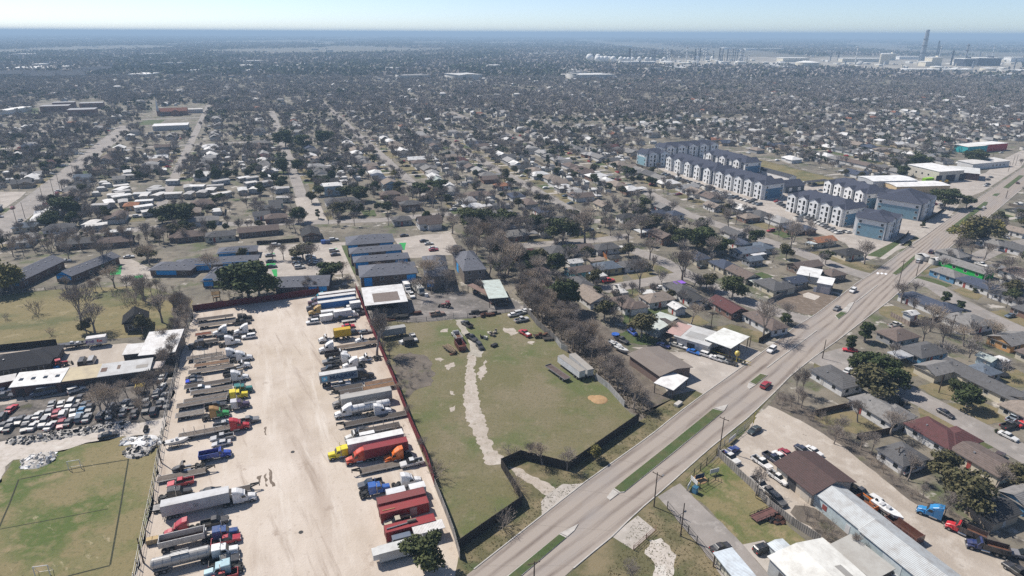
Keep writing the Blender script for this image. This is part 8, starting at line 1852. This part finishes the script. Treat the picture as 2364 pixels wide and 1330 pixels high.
for x,y,h,k in rest:
 near_=y<750
 if k=='bare' and y<820:
  S=SEGS[1+int(gn.integers(0,6))];q=gn.uniform(0,6.28);w_=gn.uniform(.9,1.3);kk=h/9.0;cq,sq=math.cos(q)*kk*w_,math.sin(q)*kk*w_
  if y>420:S=S[gn.random(len(S))<.6]
  P=[np.stack([x+S[:,o]*cq-S[:,o+1]*sq,y+S[:,o]*sq+S[:,o+1]*cq,S[:,o+2]*kk],1)for o in(0,3)]
  a=P[1]-P[0];b=np.cross(a,gn.normal(size=a.shape));b/=np.linalg.norm(b,axis=1)[:,None]+1e-6
  b*=np.maximum(S[:,6]*kk,.05 if y<420 else .085)[:,None];P[1]=P[1]+a*.5
  VV.append(np.stack([P[0]-b,P[0]+b,P[1]+b*.5,P[1]-b*.5],1).reshape(-1,3));MI_.append(np.full(len(S),0));continue
 if k=='bare':
  n=90 if near_ else 60;d=gn.normal(size=(n,3));d[:,2]=np.abs(d[:,2])*.9+.05;d/=np.linalg.norm(d,axis=1)[:,None]
  R_=h*(.5 if near_ else .62);c=np.array([x,y,h*.3])+d*R_*gn.uniform(.35,1,n)[:,None]*[1,1,1.15]
  l=gn.uniform(.6,1.5,n)[:,None]*(1 if near_ else 1.3);a=d+gn.normal(size=(n,3))*.45;a/=np.linalg.norm(a,axis=1)[:,None]
  b=np.cross(a,gn.normal(size=(n,3)));b/=np.linalg.norm(b,axis=1)[:,None]+1e-6;w=(.1 if near_ else .3)*gn.uniform(.6,1.4,n)[:,None];m=0
 else:
  n=130 if near_ else 46;d=gn.normal(size=(n,3));d/=np.linalg.norm(d,axis=1)[:,None];R_=h*gn.uniform(.42,.62)
  nl_=5;lo=gn.normal(size=(nl_,3))*[R_*.45,R_*.45,R_*.22];c=np.array([x,y,h*.58])+lo[gn.integers(0,nl_,n)]+d*R_*.5*gn.uniform(.5,1,n)[:,None]*[1,1,.75]
  c[:,2]=np.maximum(c[:,2],.8);a=gn.normal(size=(n,3));a/=np.linalg.norm(a,axis=1)[:,None];b=np.cross(a,gn.normal(size=(n,3)));b/=np.linalg.norm(b,axis=1)[:,None]+1e-6
  l=(.55 if near_ else .95)*gn.uniform(.6,1.3,n)[:,None];w=l*.6;m=1 if k=='oak' else 2
 VV.append(np.stack([c-a*l-b*w,c+a*l-b*w*.5,c+a*l+b*w*.5,c-a*l+b*w],1).reshape(-1,3));MI_.append(np.full(n,m))
N=22000;yy=1500*np.exp(gn.random(N)**.9*2.2);xx=gn.uniform(-.9,.9,N)*yy
for x,y in zip(xx,yy):
 if mnoise.noise((x/700,y/1500,5))<-.18:continue
 if blocked(x,y):continue
 n=12;s=1+y/6000;c=np.array([x,y,5.5])+gn.normal(size=(n,3))*[9*s,7*s,2.4];c[:,2]=np.clip(c[:,2],1.5,13);a=gn.normal(size=(n,3));a/=np.linalg.norm(a,axis=1)[:,None];b=np.cross(a,gn.normal(size=(n,3)));b/=np.linalg.norm(b,axis=1)[:,None]+1e-6
 l=2.6*s*gn.uniform(.6,1.3,n)[:,None];w=l*.7;VV.append(np.stack([c-a*l-b*w,c+a*l-b*w,c+a*l+b*w,c-a*l+b*w],1).reshape(-1,3));MI_.append(np.full(n,gn.choice([0,1,1,2])if mnoise.noise((x/300,y/700,1))>0 else gn.choice([0,0,0,2])))
VV=np.concatenate(VV);MI_=np.concatenate(MI_)
o=place('distant_trees',fast_mesh('distant_trees',VV,np.arange(len(VV)).reshape(-1,4),FT,MI_));tag(o,kind='stuff')
CVs,CFs,CMs=[],[],[]
for n,c in(('far_car_white',(.7,.7,.68)),('far_car_dark',(.04,.04,.045)),('far_car_red',(.35,.03,.04))):plain(n,c,.4)
def far_car(p,ang,mi):
 b=MB();b.prism([(-2.2,.3),(2.2,.3),(2.2,.8),(1,.95),(.3,1.4),(-1.2,1.4),(-1.8,.95),(-2.2,.9)],-.85,.85,.1);ca,sa=math.cos(ang),math.sin(ang)
 o=len(CVs)
 for x,y,z in b.v:CVs.append((p.x+x*ca-y*sa,p.y+x*sa+y*ca,z))
 for f in b.f:CFs.append(tuple(o+i for i in f));CMs.append(mi)
for z,p,u,v,side in lots:
 if z>900 or g.random()>.75:continue
 q=p+V*(-side*g.uniform(8,12))+U*g.uniform(-8,8)
 if not free(q.x,q.y,-1):continue
 if z<420:car('suv' if g.random()<.4 else 'sedan',q,AV+g.choice((0,math.pi))if g.random()<.7 else AU,*(lambda c:(c[0],c[1]+' car by the houses '+where(q)))(g.choice(JC[:5])),group='cars parked among the houses',parts=False)
 else:far_car(q,AV if g.random()<.7 else AU,g.choice([0,0,1,1,2]))
bm_=bpy.data.meshes.new('distant_cars');bm_.from_pydata(CVs,[],CFs);[bm_.materials.append(MATS[n])for n in('far_car_white','far_car_dark','far_car_red')];bm_.polygons.foreach_set('material_index',CMs);bm_.update()
tag(place('distant_cars',bm_),kind='stuff')
k=0
for z,p,u,v,side in lots:
 if z<520 and g.random()<.35 and k<60:
  a=p+V*(side*16)-U*8;b=a+U*16
  if not blocked(a.x,a.y)and not blocked(b.x,b.y):fence([a,b],1.7,g.choice([(.2,.17,.14),(.1,.085,.07),(.3,.26,.22)]),'back yard board fence '+where((a+b)/2),posts=False,ground=True);k+=1
for z,p,u,v,side in lots[:230]:
 q=p+V*(-side*9);w=g.uniform(5,8)
 if blocked(q.x,q.y):continue
 patch('lawn',[q-U*w-V*4,q+U*w-V*4,q+U*w+V*4,q-U*w+V*4],g.choice(['tan_lawn','tan_lawn','lawn','verge']),.016,(.5,2),False,True)
# refinery and far works
plain('far_white',(.85,.83,.78),.7,0,.1,.02);plain('far_cream',(.74,.67,.53),.8,0,.15,.02);plain('far_steel',(.28,.3,.33),.6,0,.2,.05);plain('far_dark',(.05,.055,.08),.8);plain('far_ground',(.38,.345,.29),.95,0,.4,.01)
patch('works_ground',cc(f6,[(240,425),(1150,450),(2364,440),(2364,360),(1900,350),(1100,375),(240,395)]),'far_ground',.1,(6,30));patch('works_ground',cc(f7,[(0,440),(700,470),(1300,520),(2200,530),(2364,480),(2364,400),(1400,360),(500,350),(0,370)]),'far_ground',.12,(6,30))
def up(fn,x,yb,yt):px,py=fn(x,yb);return G(px,py),hgt(px,py,fn(x,yt)[1]),PJ(G(px,py))[2]
for x,yb,yt in((262,404,318),(345,392,320),(340,412,340),(378,410,341),(420,410,338),(455,408,343),(495,410,341),(570,404,346),(612,404,352),(645,402,353),(690,395,352),(755,395,346),(825,395,350),(872,395,353),(1000,390,350),(1330,388,338),(1430,388,336),(1480,385,342)):
 p,h,d=up(f6,x,yb,yt);r=h*.46
 t=thing('gas_sphere','white gas storage sphere at the refinery','gas sphere',p,0,'gas spheres at the refinery')
 place('shell',MB().sphere((0,0,h-r),r,20,12).mesh('shell','far_white',True),t)
 for q in range(8):place('leg',cached(('sphleg',round(r)),lambda:MB().cyl((0,0,0),(0,0,h-r),.8,n=6).mesh('leg','far_white')),t,(r*.9*math.cos(q*.785),r*.9*math.sin(q*.785),0))
for fn,lst in((f6,[(655,392,265,9),(675,392,268,9),(718,392,290,8),(880,400,280,7),(905,400,280,13),(1030,388,255,7),(1050,388,285,4),(1070,388,275,6),(1222,392,250,7),(1268,388,315,5),(1305,388,270,6),(1330,388,262,6),(1352,388,262,6),(1388,388,270,6),(1412,388,275,6),(1485,388,288,5),(1545,392,265,6),(1560,392,262,6),(1577,392,265,6),(1625,392,275,6),(1643,392,272,6),(1661,392,275,6),(1680,392,272,6),(1700,392,275,6),(1722,392,272,6),(1757,395,262,11),(1778,395,275,7),(1840,385,280,5)]),(f7,[(440,390,290,6),(515,395,293,7),(690,405,245,5),(1490,352,190,7),(1508,352,240,6),(1525,350,236,5),(1402,372,312,9),(1635,432,285,8),(1765,440,220,9),(2045,360,240,4),(1990,350,290,3),(2253,505,370,6),(1925,350,300,4)])):
 for x,yb,yt,w in lst:
  p,h,d=up(fn,x,yb,yt);r=w/4.298/1500*d*1.0
  t=thing('refinery_column',('tall ' if h>60 else '')+('grey steel column' if fn is f6 else 'slim chimney column')+' rising from the refinery','refinery column',p,0,'columns and chimneys of the refinery')
  place('shell',MB().cyl((0,0,0),(0,0,h),r,r*.9,12).mesh('shell',g.choice(['far_steel','far_dark','far_white','far_white'])),t)
  for q in(.45,.7,.92):place('platform',MB().cyl((0,0,h*q),(0,0,h*q+1.2),r*1.5,n=10).mesh('platform','far_dark'),t)
p,h,d=up(f7,1345,388,92);t=thing('flare_stack','huge tapering grey stack standing above the horizon at the refinery','chimney',p)
place('shell',MB().cyl((0,0,0),(0,0,h),10,6.5,20).mesh('shell','far_steel'),t);place('cap',MB().cyl((0,0,h),(0,0,h+4),7.5,6,16).mesh('cap','far_steel'),t)
for q in(.25,.5,.72):place('platform',MB().cyl((0,0,h*q),(0,0,h*q+2),10-3.5*q+1.5,n=16).mesh('platform','far_dark'),t)
for fn,lst in((f6,[(1040,432,404,150),(1195,424,410,90),(330,432,415,140),(1245,345,325,60),(1300,420,395,55)]),(f7,[(250,475,408,222),(1530,475,448,120),(2050,490,465,140),(100,440,420,70)])):
 for x,yb,yt,w in lst:
  p,h,d=up(fn,x,yb,yt);r=w/4.298/1500*d*.5
  t=thing('storage_tank','broad pale round storage tank at the refinery edge','storage tank',p+Vector((0,r,0)),0,'storage tanks at the refinery')
  place('shell',MB().cyl((0,0,0),(0,0,h),r,n=28).mesh('shell','far_cream'),t);place('dome',MB().cyl((0,0,h),(0,0,h*1.2),r,r*.3,28).mesh('dome','far_white'),t)
def works(fn,x,yb,yt,w,dep,m,label,cat='building',roof='far_white'):
 p,h,d=up(fn,x,yb,yt);L=w/4.298/1500*d
 t=thing('works_building',label,cat,p+Vector((0,dep/2,0)),0,'buildings of the far works')
 place('walls',MB().box(-L/2,L/2,-dep/2,dep/2,0,h).mesh('walls',m),t);place('roof',MB().box(-L/2-1,L/2+1,-dep/2-1,dep/2+1,h,h+1.5).mesh('roof',roof),t)
 if h>18:place('stair_tower',MB().box(L*.2,L*.32,-dep*.2,dep*.1,h+1.5,h+6).mesh('stair_tower',m),t)
for a in((f7,1490,442,360,100,40,'far_cream','cream block tower at the refinery front'),(f7,1415,446,402,65,40,'far_cream','lower cream block left of the cream block tower'),(f7,1050,385,322,70,40,'far_cream','cream slab building behind the silo row'),(f7,750,400,370,380,40,'far_cream','very long low cream warehouse left of the silos'),(f7,2300,400,358,140,40,'far_white','white warehouse at the far right edge of the refinery'),(f7,2010,440,365,230,60,'far_dark','dark steel frame block at the right of refinery'),(f7,1815,445,372,110,50,'far_dark','dark purple steel block left of the larger dark frame'),(f7,100,400,365,260,60,'far_cream','long cream plant hall right of the columns'),(f7,1250,375,350,250,40,'far_white','low white hall under the huge stack'),(f7,1500,500,478,700,30,'far_cream','long low pale plant row at the refinery front right'),(f7,1050,505,485,330,30,'far_cream','long low pale shed behind the dark trees'),(f6,1270,465,440,320,25,'far_cream','long low pale shed at the refinery front left'),(f6,1585,432,402,40,25,'far_white','small white block before the column row'),(f6,1770,425,402,80,25,'far_cream','small cream hall right of column row'),(f6,2200,440,418,250,25,'far_cream','pale low hall at the refinery centre'),(f6,270,250,240,220,40,'far_white','thin white warehouse roof beyond the spheres, left'),(f6,585,252,236,200,60,'far_white','thin white warehouse roof beyond the spheres, right'),(f6,1660,275,258,130,60,'far_white','thin white warehouse roof beyond the column row'),(f6,2000,285,268,380,60,'far_white','long white roof beyond the refinery centre'),(f6,740,420,400,350,25,'far_steel','grey pipe rack hall below the spheres')):works(*a)
for i in range(34):
 fn,x,yb=g.choice([(f6,g.uniform(620,1850),g.uniform(385,420)),(f7,g.uniform(100,1900),g.uniform(390,470))]);p,h,d=up(fn,x,yb,yb-g.uniform(25,85))
 t=thing('refinery_column','thin pale pipe column among the refinery units','refinery column',p,0,'columns and chimneys of the refinery');place('shell',MB().cyl((0,0,0),(0,0,h),2.6,2.1,8).mesh('shell',g.choice(['far_steel','far_white','far_cream'])),t);place('platform',MB().cyl((0,0,h*.8),(0,0,h*.8+1),3.2,n=8).mesh('platform','far_dark'),t)
for i in range(5):
 p,h,d=up(f7,938+i*16,425,322);t=thing('silo','cream tall silo in the row of five at the refinery','silo',p,0,'silos at the refinery');place('shell',MB().cyl((0,0,0),(0,0,h),5.5,n=14).mesh('shell','far_cream'),t);place('cap',MB().cyl((0,0,h),(0,0,h+3),5.5,2,14).mesh('cap','far_white'),t)
for i in range(130):
 x=g.uniform(200,2300);fn=f7 if g.random()<.6 else f6;yb=g.uniform(380,440)if fn is f6 else g.uniform(390,520)
 works(fn,x,yb,yb-g.uniform(5,16),g.uniform(10,45),g.uniform(10,30),g.choice(['far_cream','far_white','far_steel']),'small pale plant building at the refinery')
for a in((f5,180,388,366,400,120,'far_white','long white roofed warehouse at the far left edge'),(f5,285,366,335,68,40,'far_white','square white block on the far left warehouse roof line'),(f5,1960,402,385,160,40,'far_cream','pale shop row far beyond the streets, nearest'),(f5,1900,362,345,120,40,'far_cream','pale shop row far beyond the streets, left'),(f5,2100,365,348,140,40,'far_white','pale shop row far beyond the streets, middle'),(f5,2260,360,345,120,40,'far_cream','pale shop row far beyond the streets, right'),(f5,1070,432,415,170,60,'far_cream','cream school like hall far left of the church'),(f5,30,725,700,90,40,'far_white','white flat roof at the left edge beside the school')):works(*a)
for i,(x,y)in enumerate(((100,430),(190,425),(280,440),(350,445),(420,430),(510,435),(580,440),(660,420),(720,400),(800,395))):
 g_,h,d=up(f5,x,y,y-34);house(g_,AV+.3*(i%3),42,16,'grey gabled apartment house in the far left cluster',False,(.2,.2,.21),(.3,.29,.28),h=h*.7,pitch=.8,windows=False,door=False,cat='apartment building',group='far left apartment houses')
for x,yb,yt in((455,382,285),(560,382,300),(882,390,315),(1050,388,318),(1212,380,310)):
 p,h,d=up(f5,x,yb,yt);t=thing('transmission_tower','thin lattice transmission tower in the far blue woods','pylon',p,AV,'transmission towers in the far woods')
 b=MB()
 for sx in(-1,1):
  for sy in(-1,1):b.cyl((sx*4,sy*4,0),(sx*.8,sy*.8,h),.4,n=4)
 for q in range(6):z=h*q/6;r=4-3.2*q/6;b.cyl((-r,-r,z),(r,-r,z+h/6),.25,n=4);b.cyl((-r,r,z),(r,r,z+h/6),.25,n=4)
 place('lattice',b.mesh('lattice','far_steel'),t)
 for q in(.72,.84,.96):place('cross_arm',MB().box(-7,7,-.4,.4,h*q,h*q+.7).mesh('cross_arm','far_steel'),t)
# air
m=bpy.data.materials.new('haze');m.use_nodes=True;nt_=m.node_tree;nt_.nodes.clear()
vo=nt_.nodes.new('ShaderNodeVolumePrincipled');mo=nt_.nodes.new('ShaderNodeOutputMaterial')
vo.inputs['Color'].default_value=(0.56,.78,1.0,1);vo.inputs['Density'].default_value=HAZE;vo.inputs['Anisotropy'].default_value=.0
nt_.links.new(vo.outputs[0],mo.inputs['Volume']);MATS['haze']=m
TOP_=max([CH+4]+[hgt(*f7(1345,388),f7(1345,92)[1])+6])
print('haze top',TOP_)
tag(place('haze',MB().box(-61000,61000,-3200,61000,-1,TOP_).mesh('haze','haze')),kind='stuff')
# labels that single out
ONES=['','first','second','third','fourth','fifth','sixth','seventh','eighth','ninth','tenth','eleventh','twelfth','thirteenth','fourteenth','fifteenth','sixteenth','seventeenth','eighteenth','nineteenth','twentieth']
def nth(n):
 if n<=20:return ONES[n]
 t_,o=divmod(n,10);T={2:'twent',3:'thirt',4:'fort',5:'fift',6:'sixt',7:'sevent',8:'eight',9:'ninet'}
 if n>=100:return 'hundred and '+nth(n-100)if n>100 else 'hundredth'
 return T[t_]+('ieth' if o==0 else 'y '+ONES[o])
bpy.context.view_layer.update()
groups={}
for o in REG:groups.setdefault((o['label'],o['category']),[]).append(o)
for(lab,cat),os_ in groups.items():
 if len(os_)<2:continue
 os_.sort(key=lambda o:PJ(o.matrix_world.translation if o.type=='EMPTY' else o.matrix_world@Vector(o.bound_box[0]))[0])
 for i,o in enumerate(os_):
  b_=lab
  while len(b_.split())>11:b_=b_.rsplit(' ',1)[0]
  if b_.split()[-1]in('the','of','in','left','right','a','by','behind'):b_=b_.rsplit(' ',1)[0]
  q_=('leftmost' if i==0 else 'rightmost' if i==len(os_)-1 else nth(i+1)+' from left');e_=' of %d'%len(os_)
  o['label']=b_+', '+q_+(e_ if len((b_+q_+e_).split())<16 else '')
  if 'group' not in o.keys():o['group']=lab
